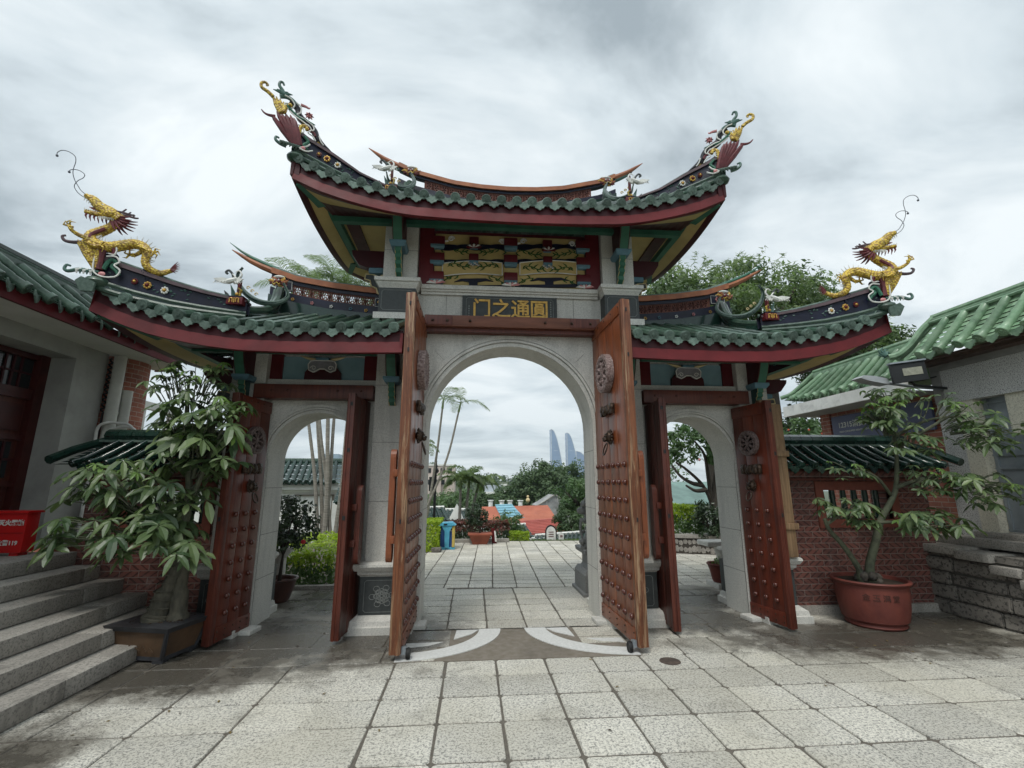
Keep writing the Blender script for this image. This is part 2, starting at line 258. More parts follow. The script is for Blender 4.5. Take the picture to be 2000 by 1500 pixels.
# ---------------------------------------------------------------- mesh builder
class MB:
    def __init__(s, *mats): s.v = []; s.f = []; s.m = []; s.r = []; s.mats = list(mats); s.c = 0; s.rv = .5
    def use(s, m):
        if m not in s.mats: s.mats.append(m)
        s.c = s.mats.index(m); return s
    def face(s, idx): s.f.append(tuple(idx)); s.m.append(s.c); s.r.append(s.rv)
    def poly(s, pts):
        b = len(s.v); s.v += [tuple(p) for p in pts]; s.face(range(b, b+len(pts)))
    def box(s, x0, x1, y0, y1, z0, z1):
        b = len(s.v)
        s.v += [(x0, y0, z0), (x1, y0, z0), (x1, y1, z0), (x0, y1, z0), (x0, y0, z1), (x1, y0, z1), (x1, y1, z1), (x0, y1, z1)]
        for q in ((0, 3, 2, 1), (4, 5, 6, 7), (0, 1, 5, 4), (1, 2, 6, 5), (2, 3, 7, 6), (3, 0, 4, 7)): s.face([b+i for i in q])
        return s
    def bbox(s, x0, x1, y0, y1, z0, z1, c=.012):
        """box with chamfered edges"""
        bm = bmesh.new(); r = bmesh.ops.create_cube(bm, size=1)
        for v in bm.verts: v.co = Vector(((x0+x1)/2+v.co.x*(x1-x0), (y0+y1)/2+v.co.y*(y1-y0), (z0+z1)/2+v.co.z*(z1-z0)))
        bmesh.ops.bevel(bm, geom=bm.edges[:], offset=c, segments=2, affect='EDGES', profile=.6)
        s.addbm(bm); bm.free(); return s
    def addbm(s, bm, M=None):
        b = len(s.v); bm.verts.index_update()
        s.v += [tuple(M @ v.co if M else v.co) for v in bm.verts]
        for f in bm.faces: s.face([b+v.index for v in f.verts])
    def frust(s, x0, x1, y0, y1, z0, X0, X1, Y0, Y1, z1):
        b = len(s.v)
        s.v += [(x0, y0, z0), (x1, y0, z0), (x1, y1, z0), (x0, y1, z0), (X0, Y0, z1), (X1, Y0, z1), (X1, Y1, z1), (X0, Y1, z1)]
        for q in ((0, 3, 2, 1), (4, 5, 6, 7), (0, 1, 5, 4), (1, 2, 6, 5), (2, 3, 7, 6), (3, 0, 4, 7)): s.face([b+i for i in q])
    def prism(s, pts, off):
        """pts: closed 3D outline; off: extrusion vector"""
        n = len(pts); b = len(s.v); o = Vector(off)
        s.v += [tuple(p) for p in pts]+[tuple(Vector(p)+o) for p in pts]
        s.face(range(b, b+n)); s.face(range(b+2*n-1, b+n-1, -1))
        for i in range(n): j = (i+1) % n; s.face((b+i, b+n+i, b+n+j, b+j))
    def tube(s, path, rad, seg=8, cap=True, flat=1.0, flatdir=None):
        P = [Vector(p) for p in path]; n = len(P); rr = rad if isinstance(rad, (list, tuple)) else [rad]*n
        b = len(s.v); prev = None
        for i, p in enumerate(P):
            t = (P[min(i+1, n-1)]-P[max(i-1, 0)]); t = t.normalized() if t.length > 1e-9 else Vector((0, 0, 1))
            if flatdir is not None: a = Vector(flatdir); a = (a-t*a.dot(t)); a = a.normalized() if a.length > 1e-6 else t.orthogonal().normalized()
            elif prev is None: a = t.orthogonal().normalized()
            else: a = prev-t*prev.dot(t); a = a.normalized() if a.length > 1e-6 else t.orthogonal().normalized()
            prev = a; c = t.cross(a)
            for k in range(seg):
                w = 2*math.pi*k/seg; s.v.append(tuple(p+(a*math.cos(w)*flat+c*math.sin(w))*rr[i]))
        for i in range(n-1):
            for k in range(seg):
                q = (k+1) % seg; s.face((b+i*seg+k, b+i*seg+q, b+(i+1)*seg+q, b+(i+1)*seg+k))
        if cap: s.face([b+k for k in range(seg)][::-1]); s.face([b+(n-1)*seg+k for k in range(seg)])
        return s
    def lathe(s, prof, c=(0, 0, 0), seg=24, axis='z', sq=None):
        b = len(s.v); n = len(prof)
        for (r, h) in prof:
            for k in range(seg):
                w = 2*math.pi*k/seg; x, y = r*math.cos(w), r*math.sin(w)
                if axis == 'z': s.v.append((c[0]+x, c[1]+y, c[2]+h))
                elif axis == 'y': s.v.append((c[0]+x, c[1]+h, c[2]+y))
                else: s.v.append((c[0]+h, c[1]+x, c[2]+y))
        for i in range(n-1):
            for k in range(seg):
                q = (k+1) % seg; s.face((b+i*seg+k, b+i*seg+q, b+(i+1)*seg+q, b+(i+1)*seg+k))
        if prof[0][0] > 1e-4: s.face([b+k for k in range(seg)][::-1])
        if prof[-1][0] > 1e-4: s.face([b+(n-1)*seg+k for k in range(seg)])
        return s
    def ball(s, c, r, seg=10, rings=6, sc=(1, 1, 1)):
        b = len(s.v)
        for i in range(rings+1):
            a = math.pi*i/rings
            for k in range(seg):
                w = 2*math.pi*k/seg; s.v.append((c[0]+r*sc[0]*math.sin(a)*math.cos(w), c[1]+r*sc[1]*math.sin(a)*math.sin(w), c[2]+r*sc[2]*math.cos(a)))
        for i in range(rings):
            for k in range(seg):
                q = (k+1) % seg; s.face((b+i*seg+k, b+(i+1)*seg+k, b+(i+1)*seg+q, b+i*seg+q))
        return s
    def grid(s, fn, nu, nv):
        b = len(s.v)
        for i in range(nu+1):
            for j in range(nv+1): s.v.append(tuple(fn(i/nu, j/nv)))
        for i in range(nu):
            for j in range(nv): a = b+i*(nv+1)+j; s.face((a, a+nv+1, a+nv+2, a+1))
    def build(s, name, parent=None, smooth=True, fix=True, ang=40, M=None):
        me = bpy.data.meshes.new(name); me.from_pydata(s.v, [], s.f)
        for m in s.mats: me.materials.append(m)
        me.polygons.foreach_set('material_index', s.m)
        at = me.attributes.new('rnd', 'FLOAT', 'FACE'); at.data.foreach_set('value', s.r)
        if fix:
            bm = bmesh.new(); bm.from_mesh(me); bmesh.ops.recalc_face_normals(bm, faces=bm.faces); bm.to_mesh(me); bm.free()
        if smooth:
            me.polygons.foreach_set('use_smooth', [True]*len(s.f)); me.set_sharp_from_angle(angle=R(ang))
        me.update()
        o = bpy.data.objects.new(name, me); col.objects.link(o)
        if parent: o.parent = parent
        if M is not None: o.matrix_local = M
        return o
def tag(o, label, cat, group=None, kind=None):
    o['label'] = label; o['category'] = cat
    if group: o['group'] = group
    if kind: o['kind'] = kind
    return o
def thing(name, label, cat, loc=(0, 0, 0), group=None):
    o = bpy.data.objects.new(name, None); col.objects.link(o); o.location = loc; o.empty_display_size = .2
    return tag(o, label, cat, group)
def under(o, root):
    """parent o (built in world coordinates) to root without moving it"""
    o.parent = root
    off = Vector((0, 0, 0)); q = root
    while q: off += q.location; q = q.parent
    o.location = o.location-off; return o
class TH:
    """a thing whose parts are modelled in world coordinates"""
    def __init__(s, name, label, cat, loc=(0, 0, 0), group=None): s.r = thing(name, label, cat, loc, group); s.loc = Vector(loc)
    def part(s, mb, name, par=None, **k):
        o = mb.build(name, None, **k); o.parent = par or s.r
        if par is None: o.location = -s.loc
        return o
def structure(mb, name, **k):
    o = mb.build(name, **k); o['kind'] = 'structure'; return o
def txt(body, size, M, material, parent, name='lettering', ext=.004, bold=0.0, sx=1.0, align='CENTER'):
    cu = bpy.data.curves.new(name, 'FONT'); cu.body = body; cu.size = size; cu.extrude = ext; cu.offset = bold; cu.align_x = align; cu.align_y = 'CENTER'; cu.resolution_u = 3
    t = bpy.data.objects.new(name, cu); col.objects.link(t); bpy.context.view_layer.update()
    me = bpy.data.meshes.new_from_object(t.evaluated_get(bpy.context.evaluated_depsgraph_get())); bpy.data.objects.remove(t)
    me.materials.clear(); me.materials.append(material); me.transform(M @ Matrix.Diagonal((sx, 1, 1, 1)))
    o = bpy.data.objects.new(name, me); col.objects.link(o); o.parent = parent
    return o
FRONT = lambda x, y, z: Matrix.Translation((x, y, z)) @ Matrix.Rotation(R(90), 4, 'X')       # lettering facing -Y
lerp = lambda a, b, t: a+(b-a)*t
def interp(tab, x):
    if x <= tab[0][0]: return tab[0][1]
    for (a, b), (c, d) in zip(tab, tab[1:]):
        if x <= c: return b+(d-b)*(x-a)/(c-a)
    (a, b), (c, d) = tab[-2:]; return d+(d-b)/(c-a)*(x-c)
def cur(pts, n=6):
    """smooth curve through points (Catmull-Rom)"""
    P = [Vector(p) for p in pts]; P = [P[0]*2-P[1]]+P+[P[-1]*2-P[-2]]; o = []
    for i in range(1, len(P)-2):
        a, b, c, d = P[i-1:i+3]
        for k in range(n):
            t = k/n; o.append(.5*((2*b)+(c-a)*t+(2*a-5*b+4*c-d)*t*t+(3*b-a-3*c+d)*t**3))
    o.append(P[-2]); return o
def taper(n, a, b, p=1.0): return [a+(b-a)*(i/(n-1))**p for i in range(n)]

# ================================================================ SETTING: ground and paving
SLABS = MB(PAVE)
def slabs(mb, x0, x1, rows, w0, w1, z=0.0, seed=1, jj=.009, rot=0, clip=None, c0=None):
    rnd = random.Random(seed); ca, sa = math.cos(rot), math.sin(rot)
    for ri, (ya, yb) in enumerate(zip(rows, rows[1:])):
        x = x0-rnd.random()*w0 if c0 is None else c0[0]
        k = 0
        while x < x1:
            w = rnd.uniform(w0, w1) if c0 is None else c0[1]
            xa, xb = x+jj, x+w-jj; x += w
            if xb-xa < .08: continue
            cx, cy = (xa+xb)/2, (ya+yb)/2
            if clip and not clip(cx, cy): continue
            j = lambda: rnd.uniform(-.005, .005)
            q = [(xa+j(), ya+.011+j()), (xb+j(), ya+.011+j()), (xb+j(), yb-.011+j()), (xa+j(), yb-.011+j())]
            c = .018; pts = []
            for i in range(4):
                a, b_, d = q[i-1], q[i], q[(i+1) % 4]
                for o in (a, d):
                    L = math.hypot(o[0]-b_[0], o[1]-b_[1]); pts.append((b_[0]+(o[0]-b_[0])*c/L, b_[1]+(o[1]-b_[1])*c/L))
            pts = [(p[0]*ca-p[1]*sa, p[0]*sa+p[1]*ca) for p in pts]
            zt = z+rnd.uniform(-.002, .002); mb.rv = rnd.random(); b = len(mb.v); n = len(pts); mx = sum(p[0] for p in pts)/n; my = sum(p[1] for p in pts)/n
            mb.v += [(mx+(p[0]-mx)*.985, my+(p[1]-my)*.985, zt) for p in pts]+[(p[0], p[1], zt-.006) for p in pts]+[(p[0], p[1], z-.03) for p in pts]
            mb.face(range(b, b+n))
            for L in (0, n):
                for i in range(n): jn = (i+1) % n; mb.face((b+L+i, b+L+n+i, b+L+n+jn, b+L+jn))
# middle strip keeps straight columns, as laid; wings use wider slabs
ry = [5.49, 4.60, 4.25, 3.88, 3.49, 3.04, 2.62, 2.2, 1.78, 1.36, .95, .5, .1, -.35, -.8, -1.3, -1.8]
slabs(SLABS, -2.0, 2.40, ry[1:][::-1], .4, .5, seed=3, c0=(-1.98, .4385))
slabs(SLABS, -4.9, -1.98, [-1.8, -1.3, -.8, -.35, .1, .5, .95, 1.36, 1.78, 2.2, 2.62, 3.04, 3.49, 3.88, 4.25, 4.6, 5.05, 5.5, 5.95, 6.4], .55, .78, seed=5, jj=.008, c0=(-4.98, .60))
slabs(SLABS, 2.41, 6.6, [-1.8, -1.3, -.8, -.35, .1, .5, .95, 1.36, 1.78, 2.2, 2.62, 3.04, 3.49, 3.88, 4.25, 4.6, 5.05, 5.5, 5.95, 6.4], .6, .95, seed=8, jj=.007, c0=(2.41, .605))
slabs(SLABS, -1.98, -1.12, [4.60, 5.02, 5.48], .4, .5, seed=4)
slabs(SLABS, 1.12, 2.40, [4.60, 5.05, 5.48], .4, .5, seed=14)
slabs(SLABS, -1.2, 1.22, [5.49, 5.52, 5.83, 6.19, 6.51, 6.81, 7.11, 7.49], .4, .5, seed=6, c0=(-1.15, .44))
slabs(SLABS, -3.6, -1.21, [5.48, 5.95, 6.45, 7.0, 7.6], .5, .8, seed=7, jj=.008); slabs(SLABS, 1.2, 3.6, [5.48, 5.9, 6.35, 6.8, 7.15, 7.49], .5, .75, seed=9, jj=.008)
structure(SLABS, 'pavement', smooth=False, fix=True)
SL2 = MB(PAVEF); A = R(-2.3)
far_ok = lambda x, y: (x > -2.5 or y < 7.9) and not (x < -1.3 and y > 11.2) and y < (13.0 if x < .6 else 13.4) and x < 5.6
slabs(SL2, -4.2, 6.2, [7.54+.262*i for i in range(23)], .4, .5, seed=12, c0=(-4.15, .372), rot=A, clip=lambda x, y: far_ok(x*math.cos(A)-y*math.sin(A), x*math.sin(A)+y*math.cos(A)))
structure(SL2, 'terrace', smooth=False)
g = MB(JOINT); g.box(-6.3, 8, -6, 13.55, -.3, -.009); structure(g, 'paving_bed', smooth=False)
def terr(x, y):
    if y < 13.4: z = -.35
    elif y < 30: z = -.35-(y-13.4)*.2
    else: z = -3.7-min(8, (y-30)*.05)
    if y > 120: z += 16*math.exp(-((y-300)/110)**2)*math.exp(-((x+20)/160)**2)
    if y > 13.4: z += noise.noise(Vector((x*.03, y*.03, 0)))*1.2*min(1, (y-13.4)/20)
    if y > 700: z = -25
    return z
gr = MB(mat('hill_ground', (.05, .075, .03), (.08, .09, .045), sc=.3, rough=.95, rnd=0))
xs = [-1250, -900, -600, -300, -200, -140, -100, -70, -50, -35, -25, -15, -7, 0, 7, 15, 25, 35, 50, 70, 100, 140, 200, 300, 600, 900, 1250]
ys = [-60, -20, 0, 13.4, 14.5, 16, 18, 21, 25, 30, 36, 45, 60, 80, 110, 150, 190, 230, 270, 310, 360, 450, 700, 1100, 1660]
b = 0
for y in ys:
    for x in xs: gr.v.append((x, y, terr(x, y)))
for i in range(len(ys)-1):
    for j in range(len(xs)-1): a = i*len(xs)+j; gr.face((a, a+1, a+len(xs)+1, a+len(xs)))
structure(gr, 'ground')
# worn landing in the gateway: brown cement with two pale curved wheel tracks
cem = MB(mat('brown_cement', (.20, .175, .145), (.15, .13, .10), sc=14, rough=.8, dirt=.4)); cem.box(-1.14, 1.14, 4.60, 5.49, -.02, -.001); structure(cem, 'gateway_cement', smooth=False)
trk = MB(mat('smooth_white_granite', (.60, .60, .58), (.50, .50, .48), sc=40, rough=.55, dirt=.12))
def arcband(sx, r0, r1, a0, a1, cx=1.16, cy=5.49, zt=.006, n=26, ry=1.0):
    P = []
    for k in range(n+1): w = lerp(a0, a1, k/n); P.append((sx*(cx-r1*math.cos(w)), cy-r1*ry*math.sin(w), zt))
    for k in range(n, -1, -1): w = lerp(a0, a1, k/n); P.append((sx*(cx-r0*math.cos(w)), cy-r0*ry*math.sin(w), zt))
    trk.prism(P, (0, 0, -.02))
for sx in (1, -1):
    arcband(sx, .80, 1.03, 0, R(88), ry=.86); 
    trk.prism([(sx*.60, 5.47, .006), (sx*.36, 5.47, .006), (sx*.44, 5.33, .006), (sx*.62, 5.17, .006)], (0, 0, -.02))
    trk.prism([(sx*.72, 5.10, .006), (sx*1.08, 5.08, .006), (sx*1.08, 4.95, .006), (sx*.86, 5.0, .006)], (0, 0, -.02))
structure(trk, 'curved_paving_tracks', smooth=False)
for sx in (-1, 1):
    s = MB(PAVE); s.rv = .6
    for (a, b_) in ((5.17, 5.47), (4.96, 5.15)): s.box(*sorted((sx*.66, sx*1.10)), a, b_, -.02, .003)
    structure(s, 'threshold_slabs', smooth=False)
mh = MB(mat('rusty_iron', (.10, .075, .06), (.05, .04, .035), sc=20, rough=.8)); mh.lathe([(.0, .005), (.09, .005), (.1, -.01)], (1.32, 4.42, 0)); tag(mh.build('drain_cover'), 'small round rusty drain cover set in the slabs by the right big door leaf', 'drain cover')

# ================================================================ THE GATE
G = TH('temple_gate', 'three arched granite temple gate with green tiled upswept roofs and six open red doors', 'gate')
def arch_wall(mb, x0, x1, zt, cx, r, zs, yF, yB, n=28, zb=-.02):
    arc = [(cx-r*math.cos(math.pi*k/n), zs+r*math.sin(math.pi*k/n)) for k in range(n+1)]
    for y in (yF, yB):
        mb.poly([(x0, y, zb), (cx-r, y, zb), (cx-r, y, zs), (x0, y, zs)]); mb.poly([(cx+r, y, zb), (x1, y, zb), (x1, y, zs), (cx+r, y, zs)])
        top = [(lerp(x0, x1, k/n), zt) for k in range(n+1)]
        for k in range(n):
            a, b_ = arc[k], arc[k+1]; c, d = top[k], top[k+1]
            mb.poly([(a[0], y, a[1]), (b_[0], y, b_[1]), (d[0], y, d[1]), (c[0], y, c[1])])
        mb.poly([(x0, y, zs), (cx-r, y, zs), (x0, y, zt)]); mb.poly([(cx+r, y, zs), (x1, y, zs), (x1, y, zt)])
    jl = [(cx-r, zb), (cx-r, .75), (cx-r, 1.5), (cx-r, zs)]; 
    full = [(cx-r, zb)]+arc+[(cx+r, zb)]
    for a, b_ in zip(full, full[1:]): mb.poly([(a[0], yF, a[1]), (b_[0], yF, b_[1]), (b_[0], yB, b_[1]), (a[0], yB, a[1])])
    for x in (x0, x1): mb.poly([(x, yF, zb), (x, yB, zb), (x, yB, zt), (x, yF, zt)])
    mb.poly([(x0, yF, zt), (x1, yF, zt), (x1, yB, zt), (x0, yB, zt)])
def arch_mould(mb, cx, r, zs, yF, bands, n=30):
    for (a, b_, out_) in bands:
        ra, rb = r+a, r+b_
        inn = [(cx-ra, 0.0)]+[(cx-ra*math.cos(math.pi*k/n), zs+ra*math.sin(math.pi*k/n)) for k in range(n+1)]+[(cx+ra, 0.0)]
        ou = [(cx-rb, 0.0)]+[(cx-rb*math.cos(math.pi*k/n), zs+rb*math.sin(math.pi*k/n)) for k in range(n+1)]+[(cx+rb, 0.0)]
        for (p, q), (u, v) in zip(zip(inn, inn[1:]), zip(ou, ou[1:])):
            y = yF-out_
            mb.poly([(p[0], y, p[1]), (q[0], y, q[1]), (v[0], y, v[1]), (u[0], y, u[1])])
            mb.poly([(p[0], y, p[1]), (q[0], y, q[1]), (q[0], yF+.01, q[1]), (p[0], yF+.01, p[1])])
            mb.poly([(u[0], y, u[1]), (v[0], y, v[1]), (v[0], yF+.01, v[1]), (u[0], yF+.01, u[1])])
w = MB(GR); w.rv = .6
arch_wall(w, -1.21, 1.21, 3.94, 0, 1.03, 2.23, 5.70, 6.20)
for sx in (-1, 1): arch_wall(w, *sorted((sx*1.62, sx*2.92)), 3.12, sx*2.30, .54, 1.84, 5.70, 6.20)
wall = G.part(w, 'wall', smooth=True, fix=False, ang=30)
jn = MB(mat('stone_joint', (.2, .195, .18), sc=20))     # block joints on the arch linings
for z in (.55, 1.25, 1.95):
    for x, s in ((1.03, 1), (-1.03, -1)): jn.box(*sorted((x-s*.001, x+s*.004)), 5.705, 6.195, z-.003, z+.003)
for z in (.5, .98, 1.5):
    for c in (2.30, -2.30):
        for s in (-1, 1): x = c+s*.54; jn.box(*sorted((x-s*.001, x+s*.004)), 5.705, 6.195, z-.003, z+.003)
for s in (-1, 1):
    for z in (1.35, 2.02, 2.7): jn.box(*sorted((s*1.199, s*1.631)), 5.548, 5.56, z-.0025, z+.0025); jn.box(*sorted((s*2.9, s*3.281)), 5.548, 5.56, z-.0025, z+.0025)
    jn.box(*sorted((s*.83, s*.834)), 5.697, 5.71, 3.6, 3.93); jn.box(*sorted((s*1.199, s*1.627)), 5.558, 5.57, 4.47, 4.475)
for k in range(1, 8): a_ = math.pi*k/8; jn.tube([(1.19*math.cos(a_), 5.698, 2.23+1.19*math.sin(a_)), (1.36*math.cos(a_), 5.698, min(3.44, 2.23+1.36*math.sin(a_)))], .0025, 4)
G.part(jn, 'stone_joints', wall)
for cx, r, zs in ((0, 1.03, 2.23), (2.30, .54, 1.84), (-2.30, .54, 1.84)):
    a = MB(GR); a.rv = .35; k = 1 if r > 1 else .7
    arch_mould(a, cx, r, zs, 5.70, ((.0, .045*k, .012), (.055*k, .085*k, .03), (.095*k, .15*k, .02)))
    G.part(a, 'arch_moulding', smooth=True, fix=False, ang=30)
def moulded(mb, x0, x1, y0, y1, z0, z1, prof):
    """stack of slabs: prof = [(t, out)...] profile swept round a rectangle"""
    for (ta, oa), (tb, ob) in zip(prof, prof[1:]):
        za, zb_ = lerp(z0, z1, ta), lerp(z0, z1, tb)
        b = len(mb.v)
        for o, z in ((oa, za), (ob, zb_)): mb.v += [(x0-o, y0-o, z), (x1+o, y0-o, z), (x1+o, y1+o, z), (x0-o, y1+o, z)]
        for k in range(4): q = (k+1) % 4; mb.face((b+k, b+q, b+4+q, b+4+k))
    b = len(mb.v); oa = prof[0][1]; ob = prof[-1][1]
    mb.v += [(x0-oa, y0-oa, z0), (x1+oa, y0-oa, z0), (x1+oa, y1+oa, z0), (x0-oa, y1+oa, z0), (x0-ob, y0-ob, z1), (x1+ob, y0-ob, z1), (x1+ob, y1+ob, z1), (x0-ob, y1+ob, z1)]
    mb.face((b, b+3, b+2, b+1)); mb.face((b+4, b+5, b+6, b+7))
def frame_line(mb, x0, x1, z0, z1, y, w=.006, cut=.02):
    P = [(x0+cut, z0), (x1-cut, z0), (x1, z0+cut), (x1, z1-cut), (x1-cut, z1), (x0+cut, z1), (x0, z1-cut), (x0, z0+cut)]
    for p, q in zip(P, P[1:]+P[:1]): mb.tube([(p[0], y, p[1]), (q[0], y, q[1])], w/2, 4)
def flower(mb, cx, cz, y, r, npet=6, w=.0035):
    for k in range(npet):
        a = 2*math.pi*k/npet
        for (rr, sz) in ((.78*r, .24*r), (.45*r, .2*r)):
            c = (cx+math.cos(a+rr)*rr*1.15, cz+math.sin(a+rr)*rr)
            mb.tube([(c[0]+sz*1.2*math.cos(u), y, c[1]+sz*math.sin(u)) for u in [2*math.pi*i/9 for i in range(10)]], w, 4)
    mb.tube([(cx+.22*r*math.cos(u), y, cz+.18*r*math.sin(u)) for u in [2*math.pi*i/10 for i in range(11)]], w, 4)
def pier(xa, xb, top, name='pier', outer=False):
    x0, x1 = sorted((xa, xb)); yF, yB = 5.55, 6.32; m0, m1 = x0, x1
    if outer:
        if xa > 0: m0 = x0+.10
        else: m1 = x1-.10
    p = MB(GR); p.rv = .7; p.box(x0, x1, yF, yB, .68, top); o = G.part(p, name, smooth=False)
    q = MB(GR); q.rv = .55
    moulded(q, m0-.02, m1+.02, yF-.06, yB+.06, .55, .71, [(0, .0), (.12, .012), (.2, .03), (.42, .035), (.46, .06), (.72, .085), (.88, .08), (1, .05)])
    G.part(q, 'plinth_cap', o, ang=25)
    q = MB(GR); q.rv = .5
    moulded(q, m0-.02, m1+.02, yF-.06, yB+.06, -.01, .17, [(0, .11), (.45, .11), (.5, .09), (.75, .08), (.95, .025), (1, .02)])
    G.part(q, 'plinth_base', o, ang=25)
    q = MB(SLATE); q.box(x0-.025, x1+.025, yF-.065, yB+.05, .16, .56); d = G.part(q, 'carved_panel', o, smooth=False)
    e_ = MB(ETCH); frame_line(e_, x0+.025, x1-.025, .20, .52, yF-.067); flower(e_, (x0+x1)/2, .36, yF-.067, .115); flower(e_, (x0+x1)/2, .36, yF-.067, .075, 8)
    G.part(e_, 'carving', o)
    return o
for sx in (-1, 1):
    pier(sx*1.20, sx*1.63, 3.52); pier(sx*2.90, sx*3.28, 3.08, outer=True)
    # upper stage of the main pier
    q = MB(GR); q.rv = .8; q.box(*sorted((sx*1.16, sx*1.70)), 5.47, 6.38, 3.52, 3.60); q.box(*sorted((sx*1.205, sx*1.625)), 5.56, 6.3, 4.05, 4.92); u = G.part(q, 'upper_pier', smooth=False)
    q = MB(SLATE); q.box(*sorted((sx*1.20, sx*1.65)), 5.50, 6.34, 3.60, 3.94); G.part(q, 'dark_panel', u, smooth=False)
    q = MB(ETCH); frame_line(q, *sorted((sx*1.235, sx*1.615)), 3.64, 3.90, 5.499, .008, .025); G.part(q, 'panel_line', u)
    q = MB(GR); q.rv = .75; x0, x1 = sorted((sx*1.20, sx*1.65)); moulded(q, x0, x1, 5.50, 6.34, 3.93, 4.055, [(0, .0), (.15, .01), (.4, .03), (.55, .035), (.62, .055), (1, .055)]); G.part(q, 'capital', u, ang=25)
q = MB(GR); q.rv = .75
for (a, b_, y) in ((3.93, 3.965, 5.665), (3.965, 3.99, 5.64), (3.99, 4.045, 5.615)): q.box(-1.155, 1.155, y, 6.25, a, b_)
G.part(q, 'cornice', smooth=False)
# name plaque
q = MB(SLATE); q.box(-.625, .605, 5.655, 5.72, 3.55, 3.925); pl = G.part(q, 'name_plaque', smooth=False)
q = MB(ETCH); frame_line(q, -.575, .555, 3.50, 3.895, 5.654, .007, .02)
for k in range(9):
    z = 3.86-.032*k; q.box(.515, .53, 5.651, 5.656, z-.011, z+.008)
for k in range(5):
    z = 3.78-.032*k; q.box(-.545, -.532, 5.651, 5.656, z-.011, z+.008)
G.part(q, 'plaque_line', pl)
for ch, x in (('门', -.375), ('之', -.125), ('通', .125), ('圓', .37)):
    txt(ch, .265, FRONT(x, 5.648, 3.735), GOLD, pl, 'gold_character', .006, .004, .95)
# frieze over the plaque (traced from its layout: columns of red blocks on ochre boards)
fm = MB(MAROON); fm.box(-1.19, 1.19, 5.72, 6.2, 4.03, 4.86)
for s in (-1, 1): fm.box(*sorted((s*1.01, s*1.195)), 5.64, 5.73, 4.05, 4.85)
fr = G.part(fm, 'frieze', smooth=False)
FX = lambda cx: (cx-975)/1620*2.03
FZ = lambda cx, cy: 4.79-(cy-100-(cx-975)*.047)/570*.73
def fpt(cx, cy, y): return (FX(cx), y, FZ(cx, cy))
yb = MB(YEL); yb.box(-1.0, 1.0, 5.69, 5.73, 4.045, 4.80); G.part(yb, 'ochre_board', fr, smooth=False)
q = MB(NAVY)
for c0, c1 in ((235, 935), (1040, 1730)):
    for (ya, yb_, amp) in ((195, 238, 12), (362, 398, 10)):
        m = [(c0+(c1-c0)*k/16) for k in range(17)]
        topp = [fpt(c, ya-amp*abs(math.sin(k*.8)), 5.672) for k, c in enumerate(m)]; bot = [fpt(c, yb_+amp*math.sin(k*.9), 5.672) for k, c in enumerate(m)]
        q.prism(topp+bot[::-1], (0, .02, 0))
    mid = (c0+c1)/2
    q.prism([fpt(mid-200, 600, 5.672), fpt(mid-130, 565, 5.672), fpt(mid+130, 565, 5.672), fpt(mid+210, 600, 5.672), fpt(mid+130, 590, 5.672), fpt(mid+45, 605, 5.672), fpt(mid+45, 665, 5.672), fpt(mid-45, 665, 5.672), fpt(mid-45, 605, 5.672), fpt(mid-110, 590, 5.672)], (0, .02, 0))
    q.prism([fpt(c0-20, 640, 5.671), fpt(c1+20, 640, 5.671), fpt(c1+20, 675, 5.671), fpt(c0-20, 675, 5.671)], (0, .02, 0))
G.part(q, 'navy_band', fr, smooth=False)
for c0, c1 in ((262, 885), (1072, 1680)):
    q = MB(YEL); n = 10; Tp = [fpt(lerp(c0, c1, k/n), 400-22*math.sin(math.pi*k/n), 5.66) for k in range(n+1)]; Bt = [fpt(lerp(c0, c1, k/n), 540-24*math.sin(math.pi*k/n), 5.66) for k in range(n+1)]
    q.prism(Tp+Bt[::-1], (0, .025, 0)); q.use(WHITE); q.tube([(p[0], 5.658, p[2]) for p in Tp+Bt[::-1]+Tp[:1]], .007, 5)
    G.part(q, 'painted_board', fr, smooth=False)
blk = [(205, ((100, 205), (285, 385), (490, 590)), 75), (975, ((125, 230), (315, 415), (512, 615)), 72), (1752, ((150, 262), (350, 450), (545, 640)), 75), (585, ((112, 210), (300, 392)), 50), (1370, ((150, 245), (335, 422)), 50)]
for cx, rows_, hw in blk:
    s = (cx-975)*.047
    for (a, b_) in rows_:
        a -= s; b_ -= s; lo, hi = FZ(975, b_-10), FZ(975, a)
        q = MB(MAROON); qb = MB(BLUEP); q.bbox(FX(cx-hw), FX(cx+hw), 5.635, 5.70, lo, hi, .012); rb_ = G.part(q, 'red_block', fr)
        qb.frust(FX(cx-hw*.8), FX(cx+hw*.8), 5.645, 5.70, lo-.055, FX(cx-hw*.95), FX(cx+hw*.95), 5.625, 5.70, lo-.03); qb.box(FX(cx-hw*.95), FX(cx+hw*.95), 5.625, 5.70, lo-.03, lo-.002); G.part(qb, 'blue_cap', fr, smooth=False)
q = MB(WHITE)
for cx, cy, d in ((345, 125, 1), (885, 160, -1), (1110, 155, 1), (1640, 190, -1)):
    q.tube([fpt(cx+(34-2.0*k)*math.cos(k*.75)*d, cy+(34-2.0*k)*math.sin(-k*.75)*.9, 5.66) for k in range(14)], .009, 5); q.tube([fpt(cx-30*d, cy+22, 5.66), fpt(cx-100*d, cy+30, 5.67)], .012, 5)
G.part(q, 'white_scroll', fr)
q = MB(mat('vine_green', (.02, .10, .02), sc=9))
rv = random.Random(3)
